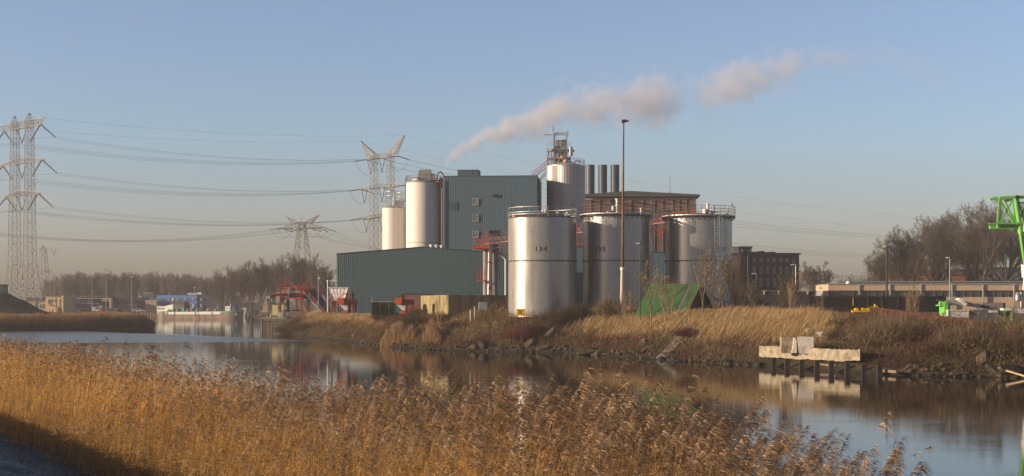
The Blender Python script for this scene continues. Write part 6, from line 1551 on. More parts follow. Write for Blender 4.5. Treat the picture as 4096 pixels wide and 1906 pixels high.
def twin_pylon(label, pxc, D, kind):
    x = X(pxc, D); g = 2.2 if kind == 1 else 3.0
    az = math.atan2(ARM.y, ARM.x); t = thing('lattice_pylon', label, 'pylon', (x, D, g), az)
    if kind == 1: zt, zm, zl = 57.2, 46.4, 36.4; Lt, Lm, Ll = 14.0, 15.0, 12.4; us, ub = 5.06, 5.9
    else: zt, zm, zl = 57.0, 45.9, 34.8; Lt, Lm, Ll = 9.6, 13.3, 12.0; us, ub = 4.9, 5.8
    for s in (-1, 1):
        mb = MB(); w0, w1 = (2.0, 0.92) if kind == 1 else (2.0, 0.98); kn = 1.5
        c = lambda u, w_, z: [(s*u-w_, -w_, z), (s*u+w_, -w_, z), (s*u+w_, w_, z), (s*u-w_, w_, z)]
        knee = 15.2
        lattice(mb, c(ub, w0+1.0, 0), c(us+.3, kn, knee), 4, .15, .19); lattice(mb, c(us+.3, kn, knee), c(us, w1, zt+2), 17, .11, .14, 1.035)
        mb.build('mast', M['pylon'], t)
    tops = []
    for z, L, h in ((zt, Lt, 2.1), (zm, Lm, 1.8), (zl, Ll, 1.6)):
        mb = MB(); arm_truss(mb, L, L, z, 1.9, h, 18, .12, tip=2.0 if (z == zt and kind == 1) else .35, fl=1.12 if (z == zt and kind == 1) else 1.0); mb.build('cross_arm', M['pylon'], t)
    if kind == 1:
        for s in (-1, 1):
            mb = MB(); lattice(mb, [(s*us-1, -1, zt+2), (s*us+1, -1, zt+2), (s*us+1, 1, zt+2), (s*us-1, 1, zt+2)], [(s*us-.1, -.1, zt+4.3), (s*us+.1, -.1, zt+4.3), (s*us+.1, .1, zt+4.3), (s*us-.1, .1, zt+4.3)], 2, .08, .1); mb.build('peak', M['pylon'], t)
        for z, L in ((zt, Lt), (zm, Lm), (zl, Ll)):
            def V_(p, q, r, w=.14):
                mb = MB(); mb.tube(p, q, w, n=6); mb.tube(r, q, w, n=6); mb.build('insulator', M['insul'], t)
            for s in (-1, 1): V_((s*(L-1.4), 0, z), (s*(L+8.5), 0, z-4.6), (s*(L-1.4), 0, z+.3)); V_((s*(L-1.4), 0, z), (s*(L-8.2), 0, z-4.6), (s*(L-1.6), 0, z+.3))
            V_((-3.4, 0, z), (0, 0, z-4.6), (3.4, 0, z))
    else:
        for s in (-1, 1):
            mb = MB(); a = (s*(us-1.3), zt+1.5); b = (s*(us+3.0), zt+1.0); tip = (s*13.1, zt+7.6)
            lattice(mb, [(a[0], -1, a[1]), (b[0], -1, b[1]), (b[0], 1, b[1]), (a[0], 1, a[1])], [(tip[0]-.3, -.2, tip[1]), (tip[0]+.3, -.2, tip[1]), (tip[0]+.3, .2, tip[1]), (tip[0]-.3, .2, tip[1])], 11, .11, .17); mb.build('horn', M['pylon'], t)
        for z, L in ((zt, Lt), (zm, Lm), (zl, Ll)):
            for u in (-L, -.2, L):
                mb = MB()
                for s in (-1, 1): mb.tube((u, s*.0, z+.1), (u, s*5.4, z-.9), .17, n=6)
                pts = [(u, 5.4*(1-2*k/10), z-.9-4.6*(1-((k-5)/5)**2)) for k in range(11)]; mb.path(pts, .05, 4); mb.build('insulator', M['insul'], t)
            for u in (-L+2.5, 0): mb = MB(); mb.tube((u-1.8, 0, z), (u, 0, z-5.4), .12, n=6); mb.tube((u+1.8, 0, z), (u, 0, z-5.4), .12, n=6); mb.build('insulator', M['insul'], t)
    return t
PY1 = twin_pylon('nearest tall twin-mast lattice pylon at the left edge beside the dark soil heap', 88, 440, 1)
PY2 = twin_pylon('twin-mast lattice pylon with two slanting horns behind the white silos', 1528, 538, 2)
def local(t, p):
    return Matrix.Translation(t.location) @ Matrix.Rotation(t.rotation_euler.z, 4, 'Z') @ Vector(p)
def small_pylon(label, px, D, top, arm_px, s=1.0):
    x = X(px, D); g = 2.2; az = math.atan2(ARM.y, ARM.x)*.35; t = thing('lattice_pylon', label, 'pylon', (x, D, g), az); za = Z(top, D)-g; L = arm_px/F*D/math.cos(az)
    mb = MB(); w0, w1 = 4.2*s, 1.0*s; c = lambda w_, z: [(-w_, -w_, z), (w_, -w_, z), (w_, w_, z), (-w_, w_, z)]
    lattice(mb, c(w0, 0), c(w1*1.9, za*.78), 6, .2, .3); lattice(mb, c(w1*1.9, za*.78), c(w1, za+1.5*s), 4, .18, .24); mb.build('mast', M['pylon'], t)
    mb = MB(); arm_truss(mb, L, L, za, 2.0*s, 2.3*s, 12, .17); mb.build('cross_arm', M['pylon'], t)
    for q in (-1, 1):
        mb = MB(); lattice(mb, [(q*1.0, -.6, za+1.8*s), (q*3.6, -.6, za+1.5*s), (q*3.6, .6, za+1.5*s), (q*1.0, .6, za+1.8*s)], [(q*L*.82-.2, -.1, za+4.6*s), (q*L*.82+.2, -.1, za+4.6*s), (q*L*.82+.2, .1, za+4.6*s), (q*L*.82-.2, .1, za+4.6*s)], 7, .12, .15); mb.build('horn', M['pylon'], t)
    MB().bar((0, 0, za+1), (0, 0, za+5*s), .12).build('spike', M['pylon'], t)
    for u in (-L, -L*.66, -L*.33, L*.33, L*.66, L):
        mb = MB(); mb.tube((u, 0, za), (u+3.6, 3, za-1.3), .14, n=6); mb.tube((u, 0, za), (u-3, -2.5, za-.6), .12, n=6); mb.path([(u-3, -2.5, za-.6), (u-1.2, -1, za-3.2), (u+1.6, 1, za-3.6), (u+3.6, 3, za-1.3)], .04, 4); mb.build('insulator', M['insul'], t)
    return t
PY3 = small_pylon('smaller single-mast pylon with wide horned arms rising above the middle trees', 1207, 520, 912, 88)
def tiny_pylon():
    D = 860; x = X(172, D); t = thing('lattice_pylon', 'faint distant pylon seen right behind the legs of the nearest pylon', 'pylon', (x, D, 1.5), -.3); s = D/F; mb = MB(); H = Z(1000, D)-1.5
    c = lambda w_, z: [(-w_, -w_, z), (w_, -w_, z), (w_, w_, z), (-w_, w_, z)]
    lattice(mb, c(4.2, 0), c(1.4, H), 12, .26, .32); lattice(mb, c(1.4, H), c(.15, H+2.5), 2, .15, .2); mb.build('mast', M['pylon'], t)
    for z, L in ((H, 9.6), (Z(1090, D)-1.5, 9.6)):
        mb = MB(); arm_truss(mb, L, L, z, 1.6, 1.4, 10, .2); mb.build('cross_arm', M['pylon'], t)
        for u in (-L+2, L-2): mb = MB(); mb.tube((u-1.6, 0, z), (u, 0, z-3), .16, n=5); mb.tube((u+1.6, 0, z), (u, 0, z-3), .16, n=5); mb.build('insulator', M['insul'], t)
tiny_pylon()

def cable(a, b, sag, label, group, r=.024, n=26):
    a = Vector(a); b = Vector(b); mb = MB(); pts = []
    for k in range(n+1):
        u = k/n; p = a.lerp(b, u); p.z -= sag*4*u*(1-u); pts.append(p-a)
    for p, q in zip(pts[:-1], pts[1:]): mb.tube(p, q, r, n=4, caps=False)
    o = mb.build('power_cable', M['cable']); o.location = a; tag(o, label, 'power cable', group)
gA = 'cables between the nearest pylon and the horned pylon'; gB = 'cables running right from the horned pylon'; gC = 'cables running left from the nearest pylon'; gD = 'cables of the smaller pylon'
for q, nm in ((-1, 'lower'), (1, 'upper')):
    cable(local(PY1, (q*14.5, 0, 59.2)), local(PY2, (q*13.1, 0, 64.6)), 2.2, 'thin %s earth wire from the nearest pylon to a horn tip of the middle one' % nm, gA, .02)
    cable(local(PY2, (q*13.1, 0, 64.6)), Vector((260, 690 if q > 0 else 720, 38 if q < 0 else 44)), 7, 'thin earth wire running right from a horn tip over the factory roofs', gB, .02)
for (z1, L1), (z2, L2), nm in (((57.2, 14.0), (57.0, 9.6), 'top'), ((46.4, 15.0), (45.9, 13.3), 'middle'), ((36.4, 12.4), (34.8, 12.0), 'lowest')):
    for u1, u2 in ((-(L1-8.2), -L2), (0, -.2), (L1+8.5, L2)):
        for k in (-.25, .25):
            cable(local(PY1, (u1+k, 0, z1-4.7+k)), local(PY2, (u2+k, -5.4, z2-.9)), 3.2, 'grey power cable of the %s tier between the left pylon and the horned pylon' % nm, gA)
        cable(local(PY1, (u1, 0, z1-4.7)), local(PY1, (u1, -170, z1-8)), 4, 'grey power cable of the %s tier leaving the picture at the left edge' % nm, gC)
        for k in (-.25, .25): cable(local(PY2, (u2+k, 5.4, z2-.9)), local(PY2, (u2+k, 420, z2-17)), 7.5, 'grey power cable of the %s tier running right, away behind the factory' % nm, gB)
za = Z(912, 520)-2.2; Ls = 88/F*520
for i, u in enumerate((-Ls, -Ls*.5, Ls*.5, Ls)):
    cable(local(PY3, (u-3, -2.5, za-.6)), Vector((X(-60, 470), 470, Z(925+5*i, 470))), 3.5, 'thin cable hanging from the smaller pylon towards the left edge', gD, .03)
    cable(local(PY3, (u+3.6, 3, za-1.3)), Vector((X(1560+20*i, 700), 700, Z(1000+8*i, 700))), 1.0, 'thin cable from the smaller pylon dropping right behind the white silos', gD, .03)
for i in range(4):
    cable(W(170, 1110+3*i, 840), W(1000, 1150+2*i, 700), 1.2, 'faint distant cable crossing in front of the far poplar wood', 'faint cables over the far wood', .05)

# ------------------------------------------------------------------ left bank: soil heap, buildings, masts
def soil_heap():
    D = 372; s = D/F; xs_ = np.linspace(-60, 50, 60); x0 = X(-40, D); rng = np.random.default_rng(5)
    pts = [(-400, 1185), (-120, 1175), (0, 1170), (25, 1174), (60, 1194), (100, 1212), (140, 1236), (170, 1252), (190, 1262)]
    L = np.linspace(X(-320, D), X(172, D), 90); prof = np.interp(L, [X(a, D) for a, b in pts], [Z(b, D) for a, b in pts])-1.9
    ys_ = np.linspace(-9, 14, 24); XX, YY = np.meshgrid(L, ys_)
    sh = np.where(YY < 0, np.clip(1+YY/9, 0, 1), np.clip(1-YY/14, 0, 1)); ZZ = prof[None]*np.sin(sh*math.pi/2)+(noise2(XX, YY, 3, 2.0)-.5)*.7*sh+(noise2(XX, YY, 4, .8)-.5)*.3*sh
    V = np.stack([XX, YY+D, ZZ+1.9], -1).reshape(-1, 3); nx, ny = len(L), len(ys_); i = np.arange(nx-1)[None]+np.arange(ny-1)[:, None]*nx
    Q = np.stack([i, i+1, i+1+nx, i+nx], -1).reshape(-1, 4); o = np_mesh('soil_heap', V, Q, M['soil']); tag(o, 'big dark soil heap at the left edge under the nearest pylon', 'soil heap')
soil_heap()
def simple_house(name, label, cat, px0, px1, ytop, D, dep, wall, roofm, wins=(), side=None, roof_over=.15, glow=()):
    g = 1.9; x0 = X(px0, D); L = X(px1, D)-x0; t = thing(name, label, cat, (x0, D, g)); z = lambda py: Z(py, D)-g; u = lambda px: X(px, D)-x0
    MB().bb((0, 0, 0), (L, dep, z(ytop))).build('wall', M[wall], t); MB().bb((-roof_over, -roof_over, z(ytop)), (L+roof_over, dep+roof_over, z(ytop)+.18)).build('roof', M[roofm], t)
    for a, b, c, d in wins:
        f = MB(); f.bb((u(a)-.07, -.06, z(d)-.07), (u(b)+.07, .02, z(c)+.07)); f = f.build('window', M['galv'], t); MB().bb((u(a), -.09, z(d)), (u(b), -.05, z(c))).build('pane', M['glass'], f)
    return t, u, z
t, u, z = simple_house('brick_building', 'small yellow brick cube building at the meadow edge left of the dark hall', 'building', 183, 256, 1190, 478, 8, 'brickyel', 'beige', ((194, 199, 1198, 1216), (202, 206, 1198, 1218), (209, 213, 1198, 1210), (221, 226, 1198, 1209), (241, 244, 1197, 1231)))
MB().bb((u(230), -.4, 0), (u(237), -.05, z(1230))).build('locker', M['red'], t); MB().bb((u(197), -.7, z(1222)), (u(212), 0, z(1220))).build('balcony', M['dark'], t); MB().tube((u(245), 2, z(1190)), (u(245), 2, z(1184)), .25).build('chimney', M['white'], t)
MB().bb((u(226), -.1, 0), (u(226.6), -.03, z(1190))).build('downpipe', M['dark'], t)
t.rotation_euler.z = R_(-6)
simple_house('annex', 'low beige annex just left of the small yellow brick building', 'building', 155, 186, 1209, 482, 6, 'brickyel', 'beige', ((161, 164, 1218, 1234), (168, 171, 1218, 1234), (175, 178, 1218, 1234)))
simple_house('flat_shed', 'low pale shed half hidden behind the legs of the nearest pylon', 'building', 92, 142, 1207, 520, 6, 'beige', 'grey', ((112, 120, 1214, 1226),))
simple_house('dark_shed', 'dark low roof line behind the nearest pylon', 'building', 96, 182, 1194, 560, 8, 'darkgrey', 'dark')
def dark_hall():
    D = 500; x0 = X(256, D); g = 1.9; t = thing('open_hall', 'long dark open hall with two sunlit glazed doors, beside the yellow brick building', 'building', (x0, D, g)); z = lambda py: Z(py, D)-g; u = lambda px: X(px, D)-x0; L = u(445)
    MB().bb((-.1, -.2, z(1191)), (L+.2, 9, z(1187))).build('roof', M['dark'], t); MB().bb((0, 8, 0), (L, 8.3, z(1191))).build('back_wall', M['darkblue'], t); MB().bb((0, 0, 0), (u(300), .3, z(1191))).build('wall', M['darkblue'], t)
    MB().bb((u(300), 1.0, z(1215)), (u(395), 1.3, z(1213))).build('light_strip', M['white'], t); MB().bb((u(300), 1.0, 0), (u(352), 1.5, z(1216))).build('low_wall', M['darkgrey'], t)
    MB().bb((u(302), -.1, z(1195)), (u(405), .1, z(1193.5))).build('gutter', M['white'], t)
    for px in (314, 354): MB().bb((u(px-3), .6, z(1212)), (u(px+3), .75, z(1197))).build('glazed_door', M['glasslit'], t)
    mb = MB(); mb.bb((u(405), -.4, z(1198)), (u(446), 2, z(1193))); mb.bb((u(438), -.4, 0), (u(446), 2, z(1198))); mb.bb((u(408), .3, z(1206)), (u(438), .5, z(1199))); mb.build('portal', M['beige'], t)
    mb = MB()
    for k in range(9): mb.bb((u(308+k*14), .4, 0), (u(309+k*14), .55, z(1195)))
    mb.build('frame', M['darkgrey'], t)
    for k in range(12): mb = MB(); mb.box((u(262+15*k), 1, z(1186)), (.3, .3, .25)); mb.build('roof_light', M['white'], t)
dark_hall()
def window_hall():
    D = 510; x0 = X(446, D); g = 1.9; t = thing('office_hall', 'low grey hall with a band of slanting white framed windows', 'building', (x0, D, g)); z = lambda py: Z(py, D)-g; u = lambda px: X(px, D)-x0; L = u(572)
    MB().bb((0, .2, 0), (L, 9, z(1194))).build('wall', M['darkblue'], t); MB().bb((u(458), -.1, z(1228)), (u(548), .2, z(1216))).build('pale_band', M['beige'], t); MB().bb((u(458), -.05, 0), (u(548), .2, z(1228))).build('base_band', M['grey'], t)
    MB().bb((u(455), -.2, z(1216)), (u(550), .1, z(1203))).build('window_band', M['glass'], t)
    for px in (455, 474, 493, 513, 533): MB().bar((u(px), -.25, z(1203)), (u(px+4), -.25, z(1214)), .16).build('window_frame', M['white'], t)
    MB().bb((-.1, 0, z(1194)), (L+.1, 9, z(1191))).build('roof', M['darkgrey'], t)
    for px, h in ((455, 1184), (467, 1190), (548, 1183), (554, 1183)): MB().bb((u(px), 2, z(1191)), (u(px+5), 3, z(h))).build('roof_unit', M['beige'], t)
    MB().bar((u(549), 2.5, z(1184)), (u(549), 2.5, z(1155)), .12).build('roof_mast', M['galv'], t)
window_hall()
simple_house('glass_box', 'faint greenish glass stair block behind the roofs left of the blue building', 'building', 575, 604, 1172, 560, 5, 'paneglass', 'grey', ((578, 589, 1176, 1194), (591, 602, 1176, 1194)))
simple_house('pavilion', 'low beige pavilion with a blue-white canopy edge left of the blue building', 'building', 581, 626, 1204, 505, 6, 'beige', 'white')
def blue_building():
    D = 520; x0 = X(626, D); g = 1.6; t = thing('blue_building', 'bright blue two-storey waterfront building behind the barge', 'building', (x0, D, g), R_(-3)); z = lambda py: Z(py, D)-g; u = lambda px: X(px, D)-x0; L = u(790)
    MB().bb((0, .1, 0), (L, 12, z(1181))).build('wall', M['blue'], t); MB().bb((-.05, -.02, z(1181)), (L+.1, 12.1, z(1179.5))).build('roof', M['darkblue'], t)
    MB().bb((L, .3, 0), (L+13.5, 11.8, z(1181.5))).build('painted_shade_side', M['darkblue'], t)  # right side of the block; its shade is put into the darker blue
    for a, b, c, d in ((634, 788, 1194, 1203), (634, 784, 1217, 1230)):
        w_ = MB().bb((u(a), -.02, z(d)), (u(b), .12, z(c))).build('window_band', M['paneglass'], t)
        for k in range(5): MB().bb((u(672+33*k), -.1, z(d-.5)), (u(678+33*k), -.02, z(c+.5))).build('white_frame', M['galv'], w_)
    for k in range(7):
        uu = u(744+6*k)+0; MB().box((uu*1.0, 3, z(1177)), (.5, .6, .5+.25*(k % 3))).build('roof_unit', M['white' if k % 2 else 'galv'], t)
    MB().tube((u(784), 3, z(1176)), (u(800), 3, z(1176)), .5).build('roof_duct', M['white'], t); MB().bar((u(771), 3, z(1179)), (u(771), 3, z(1150)), .1).build('roof_mast', M['galv'], t); MB().box((u(771), 3, z(1150)), (.8, .2, .25)).build('mast_lamp', M['galv'], t)
    MB().box((u(673), 1, z(1178)), (.3, .3, .5)).build('roof_unit', M['galv'], t)
blue_building()
simple_house('far_hall', 'long low shadowed hall with a white roof edge behind the slender shore trees', 'building', 838, 1090, 1210, 560, 8, 'darkblue', 'white', ((880, 900, 1216, 1230),))
simple_house('beige_shed', 'small beige shed between the slender shore trees left of the cabinet', 'building', 1042, 1072, 1214, 520, 4, 'beige', 'white')
t, u, z = simple_house('green_shed', 'small dark green shed at the far left edge behind the soil heap', 'building', -60, 12, 1141, 400, 4, 'darkgreen', 'darkgreen')
for px, top, D, lab, hd in ((425, 1089, 455, 'tallest light mast with a flat double head, in the middle of the far yard', 1), (369, 1112, 470, 'thin bare mast left of the tallest light mast', 0), (527, 1108, 465, 'light mast in front of the hall with slanting windows', 1), (217, 1112, 500, 'thin mast above the small yellow brick building', 0)):
    x = X(px, D); t = thing('light_mast', lab, 'light mast', (x, D, 1.9)); H = Z(top, D)-1.9; MB().tube((0, 0, 0), (0, 0, H), .13, .07, 8).build('pole', M['grey'], t)
    if hd:
        MB().box((0, 0, H), (1.6 if px == 425 else .8, .5, .25)).build('lamp_head', M['white'], t)
        if px == 425: MB().box((.3, 0, H-.45), (1.5, .4, .15)).build('lower_head', M['white'], t)
def van(px, D, label, m, L=4.6, h=1.9, name='van', g=2.2, rz=0):
    t = thing(name, label, name.replace('_', ' '), (X(px, D), D, g), rz)
    MB().prism([(-L/2, -.85, .35), (L/2, -.85, .35), (L/2, -.85, h*.55), (L/2-.7, -.85, h), (-L/2, -.85, h)], (0, 1.7, 0)).build('body', M[m], t)
    MB().prism([(L/2-1.5, -.87, h*.58), (L/2-.25, -.87, h*.58), (L/2-.8, -.87, h*.92), (L/2-1.5, -.87, h*.92)], (0, 1.74, 0)).build('window', M['glass'], t)
    for xx in (-L/2+.9, L/2-.8):
        for y in (-.88, .74): MB().tube((xx, y, .34), (xx, y+.16, .34), .34, n=16).build('wheel', M['black'], t)
def car(px, D, label, m, g=2.2, rz=0):
    t = thing('parked_car', label, 'car', (X(px, D), D, g), rz); L = 4.2
    MB().prism([(-2.1, -.82, .3), (2.1, -.82, .3), (2.1, -.82, .75), (1.1, -.82, .9), (.6, -.82, 1.42), (-1.1, -.82, 1.42), (-1.9, -.82, .95), (-2.1, -.82, .9)], (0, 1.64, 0)).build('body', M[m], t)
    MB().prism([(.98, -.84, .92), (.55, -.84, 1.34), (-1.05, -.84, 1.34), (-1.6, -.84, .95)], (0, 1.68, 0)).build('window', M['glass'], t)
    for xx in (-1.3, 1.3):
        for y in (-.86, .72): MB().tube((xx, y, .32), (xx, y+.14, .32), .32, n=16).build('wheel', M['black'], t)
van(387, 452, 'white box van parked below the tallest light mast', 'white', 2.6, 1.8, g=2.3)
car(322, 462, 'dark car parked right of the yellow brick building', 'darkgrey'); car(352, 462, 'black car parked left of the white box van', 'black'); car(438, 462, 'dark blue car right of the red and white fuel pump', 'darkblue'); car(470, 470, 'grey car in front of the hall with slanting windows', 'grey'); car(497, 470, 'dark car parked second from the slanting-window hall end', 'darkgrey'); car(555, 470, 'pale car near the timber landing stage', 'galv')
def pump():
    D = 448; t = thing('fuel_pump', 'red and white fuel pump post under the tallest light mast', 'fuel pump', (X(403, D), D, 2.1)); MB().bb((-.45, -.3, 0), (.45, .3, .6)).build('base', M['white'], t); MB().bb((-.45, -.32, .6), (.45, .32, 1.9)).build('red_panel', M['redpump'], t); MB().bb((-.4, -.3, 1.9), (.4, .3, 2.4)).build('top_panel', M['white'], t)
pump()
def excavator_fence():
    # wooden post fence on the meadow
    for px, h in ((158, 1242), (174, 1244), (186, 1243), (199, 1242), (212, 1240), (5, 1240), (18, 1240), (33, 1240)):
        D = 350; z = Z(h, D); g = gz(X(px, D), D); o = MB(); o.box((0, 0, (z-g)/2), (.16, .16, z-g+.2)); o.box((0, 0, z-g+.12), (.12, .12, .06)); o = o.build('fence_post', M['darkwood']); o.location = (X(px, D), D, g); tag(o, 'dark wooden fence post standing on the low meadow by the soil heap', 'post', 'fence posts on the left meadow')
    mb = MB(); D = 350; mb.bar(W(199, 1256, D)-W(199, 1256, D), W(212, 1243, D)-W(199, 1256, D), .12); o = mb.build('fence_brace', M['darkwood']); o.location = W(199, 1256, D); tag(o, 'slanting wooden brace between the last two meadow fence posts', 'brace')
excavator_fence()
def landing():
    D = 455; x0 = X(566, D); t = thing('landing_stage', 'weathered timber landing stage on piles at the stern of the barge', 'jetty', (x0, D, 0)); u = lambda px: X(px, D)-x0; z = lambda py: Z(py, D)
    MB().bb((0, -1, z(1251)), (u(624), 1, z(1249))).build('deck', M['wood'], t); mb = MB(); mb.bar((0, -1, z(1258)), (u(614), -1, z(1258)), .2); mb.build('waling', M['wood'], t)
    for k in range(13): px = 567+k*5.6; MB().tube((u(px), -1.1, -1), (u(px), -1.1, z(1250 if k < 9 else 1256)), .13, n=8).build('pile', M['woodlight' if k % 2 else 'wood'], t)
landing()

# ------------------------------------------------------------------ the barge
def barge():
    D = 480; s = D/F; az = R_(-17); c = W(798, 1270, D); L = 32.5; t = thing('cargo_barge', 'long grey moored barge with a white wheelhouse aft and green bow', 'barge', (c.x, c.y, 0), az)
    mb = MB(); N = 34; st = []   # hull stations: x, half beam, deck height
    for k in range(N+1):
        u = k/N; x = -L/2+L*u; b = 2.55*min(1, (math.sin(min(1, u/.10)*math.pi/2))**.6)*min(1, (math.sin(min(1, (1-u)/.14)*math.pi/2))**.6); b = max(b, .05)
        d = 2.1+.45*max(0, (u-.72)/.28)**1.2*1.6+ (.35 if u < .16 else 0); st.append((x, b, d))
    V = []; 
    for x, b, d in st: V += [(x, -b*.8, -.7), (x+(.0), -b, .4), (x+(.35 if x > L*.4 else 0), -b*1.03, d), (x+(.35 if x > L*.4 else 0), b*1.03, d), (x, b, .4), (x, b*.8, -.7)]
    fs = []
    for k in range(N):
        for i in range(5): a = k*6+i; fs.append((a, a+6, a+7, a+1))
    mb._add(V, fs, True); mb._add(V[:6], [(5, 4, 3, 2, 1, 0)]); mb._add(V[-6:], [(0, 1, 2, 3, 4, 5)]); mb.build('hull', M['hull'], t)
    # bulwark bands
    mb = MB()
    for k in range(27, N): (x0, b0, d0), (x1, b1, d1) = st[k], st[k+1]; mb.bar((x0+.2, -b0*1.04, d0+.1), (x1+.3, -b1*1.04, d1+.1), .12, .5); mb.bar((x0+.2, b0*1.04, d0+.1), (x1+.3, b1*1.04, d1+.1), .12, .5)
    mb.build('green_bulwark', M['seagreen'], t); mb = MB()
    for k in range(0, 5): (x0, b0, d0), (x1, b1, d1) = st[k], st[k+1]; mb.bar((x0, -b0*1.04, d0-.05), (x1, -b1*1.04, d1-.05), .12, .4)
    mb.build('green_bulwark', M['seagreen'], t)
    mb = MB(); x0 = -L/2+L*.16; x1 = L/2-L*.22; mb.prism([(x0, -2.72, 1.45), (x1, -2.72, 1.55), (x1+.6, -2.72, 2.5), (x0-.4, -2.72, 2.3)], (0, .12, 0)); mb.build('white_side', M['white'], t)
    mb = MB(); mb.bb((x0, -2.1, 2.0), (x1, 2.1, 2.75)); mb.build('hatch_coaming', M['darkgrey'], t); mb = MB(); mb.bar((x0, -2.66, 2.5), (x1, -2.66, 2.65), .06); mb.build('red_rail', M['darkred'], t)
    for f in (.02, .10, .18, .30, .37, .55, .75, .9):
        xx = x0+(x1-x0)*f; MB().bb((xx, -2.5, 2.3), (xx+.5, -2.1, 3.3 if f != .30 else 3.8)).build('deck_fitting', M['seagreen'], t)
    rng = random.Random(3)
    for k in range(9): xx = x0+(x1-x0)*(k+.5)/9; MB().box((xx, rng.uniform(-1, 1), 3.1), (rng.uniform(.8, 2), 1.5, rng.uniform(.5, 1.2))).build('deck_cargo', M['darkred' if k % 3 == 0 else 'dark'], t)
    for xx in (x0+.4, x0+3.1, x0+10.9, x1-3): MB().bar((xx, -2.82, 1.0), (xx, -2.82, 2.4), .1).build('fender', M['brown'], t)
    # aft house
    mb = MB(); mb.bb((-L/2+1.0, -1.7, 2.3), (-L/2+4.2, 1.7, 4.1)); h = mb.build('aft_cabin', M['white'], t); MB().bb((-L/2+.8, -1.85, 4.1), (-L/2+4.4, 1.85, 4.25)).build('cabin_roof', M['white'], h)
    for k in range(4): MB().bb((-L/2+1.35+.7*k, -1.75, 3.1), (-L/2+1.7+.7*k, -1.69, 3.75)).build('cabin_window', M['glass'], h)
    mb = MB(); mb.prism([(-L/2+4.2, -1.8, 2.4), (-L/2+7.2, -1.8, 2.4), (-L/2+7.2, -1.8, 4.9), (-L/2+4.2, -1.8, 4.35)], (0, 3.6, 0)); mb.build('raised_cabin', M['white'], t)
    wh = MB(); wh.bb((-L/2+7.2, -1.9, 2.5), (-L/2+11.4, 1.9, 4.8)); wh = wh.build('wheelhouse', M['darkgrey'], t); MB().bb((-L/2+7.2, -1.8, 4.8), (-L/2+11.4, 1.8, 5.7)).build('wheelhouse_glass', M['glass'], wh); MB().bb((-L/2+7.0, -2.0, 5.7), (-L/2+11.6, 2.0, 5.85)).build('wheelhouse_roof', M['dark'], wh)
    MB().bb((-L/2+5.9, -.6, 5.0), (-L/2+6.6, .6, 6.2)).build('funnel', M['brick'], t); MB().bb((-L/2+6.0, -.4, 6.2), (-L/2+6.5, .4, 6.8)).build('funnel_top', M['white'], t)
    mb = MB(); mb.bar((-L/2+11.8, 0, 4.5), (-L/2+11.8, 0, 7.2), .18); mb.bar((-L/2+10.6, 0, 7.2), (-L/2+13.0, 0, 7.2), .12); mb.build('radar_mast', M['tarp'], t)
    mb = MB(); mb.bb((L/2-6.0, -1.1, 2.8), (L/2-3.8, 1.1, 4.2)); fc = mb.build('fore_cabin', M['white'], t)
    for k in range(2): MB().bb((L/2-5.6+1.0*k, -1.16, 3.3), (L/2-5.2+1.0*k, -1.1, 3.8)).build('cabin_window', M['glass'], fc)
    MB().bar((L/2-4.6, 0, 4.2), (L/2-4.6, 0, 9.6), .13).build('foremast', M['galv'], t)
    mb = MB(); mb.bar((L/2-1.6, -1.95, 2.2), (L/2-1.4, -1.95, 1.3), .1); mb.bar((L/2-1.4, -1.95, 1.3), (L/2-1.9, -1.95, 1.5), .1); mb.bar((L/2-1.4, -1.95, 1.3), (L/2-.9, -1.8, 1.7), .1); mb.build('anchor', M['galv'], t)
    mb = MB(); 
    for a, b in (((x0+8.6, -2.1, 2.8), (x0+9.8, -2.1, 4.6)), ((x0+9.2, -2.1, 2.8), (x0+10.2, -2.1, 4.5)), ((x0+9.8, -2.1, 4.6), (x0+10.2, -2.1, 4.5)), ((x1-1.5, -2, 2.8), (x1-1.1, -2, 4.6))): mb.bar(a, b, .1)
    mb.build('davit', M['galv'], t)
barge()
def yacht(px, py, D, L, label, m='white'):
    x = X(px, D); t = thing('motor_boat', label, 'boat', (x, D, 0.0)); h = Z(py, D); k = max(h-.9, .6)
    MB().prism([(-L/2, -1.1, -.3), (L/2-.8, -1.1, -.3), (L/2, -1.1, k), (-L/2, -1.1, k-.2)], (0, 2.2, 0)).build('hull', M[m], t); c = MB().prism([(-L/4, -.9, k-.1), (L/5, -.9, k-.1), (L/8, -.9, h), (-L/4, -.9, h)], (0, 1.8, 0)).build('cabin', M['white'], t)
    MB().bb((-L/5, -.93, k+.25), (L/9, -.9, h-.25)).build('window', M['glass'], c)
yacht(905, 1215, 548, 8, 'white motor boat moored behind the barge foredeck'); yacht(845, 1228, 545, 7, 'low white boat lying behind the middle of the barge'); yacht(962, 1222, 540, 5, 'small white boat with a cabin right of the barge bow')
yacht(930, 1217, 552, 6, 'boat with a blue cover behind the barge bow', 'tarp'); yacht(872, 1211, 552, 6, 'pale boat on the hard left of the barge foremast')
def dolphin_post(px, y0, D, label):
    x = X(px, D); o = MB(); o.tube((0, 0, -1), (0, 0, Z(y0, D)), .35, .3, 12); o.tube((0, 0, Z(y0, D)-.1), (0, 0, Z(y0, D)+.1), .36, .33, 12); o = o.build('mooring_post', M['darkwood']); o.location = (x, D, 0); tag(o, label, 'mooring post')
dolphin_post(1008, 1234, 400, 'thick dark mooring post in the water right of the barge bow')

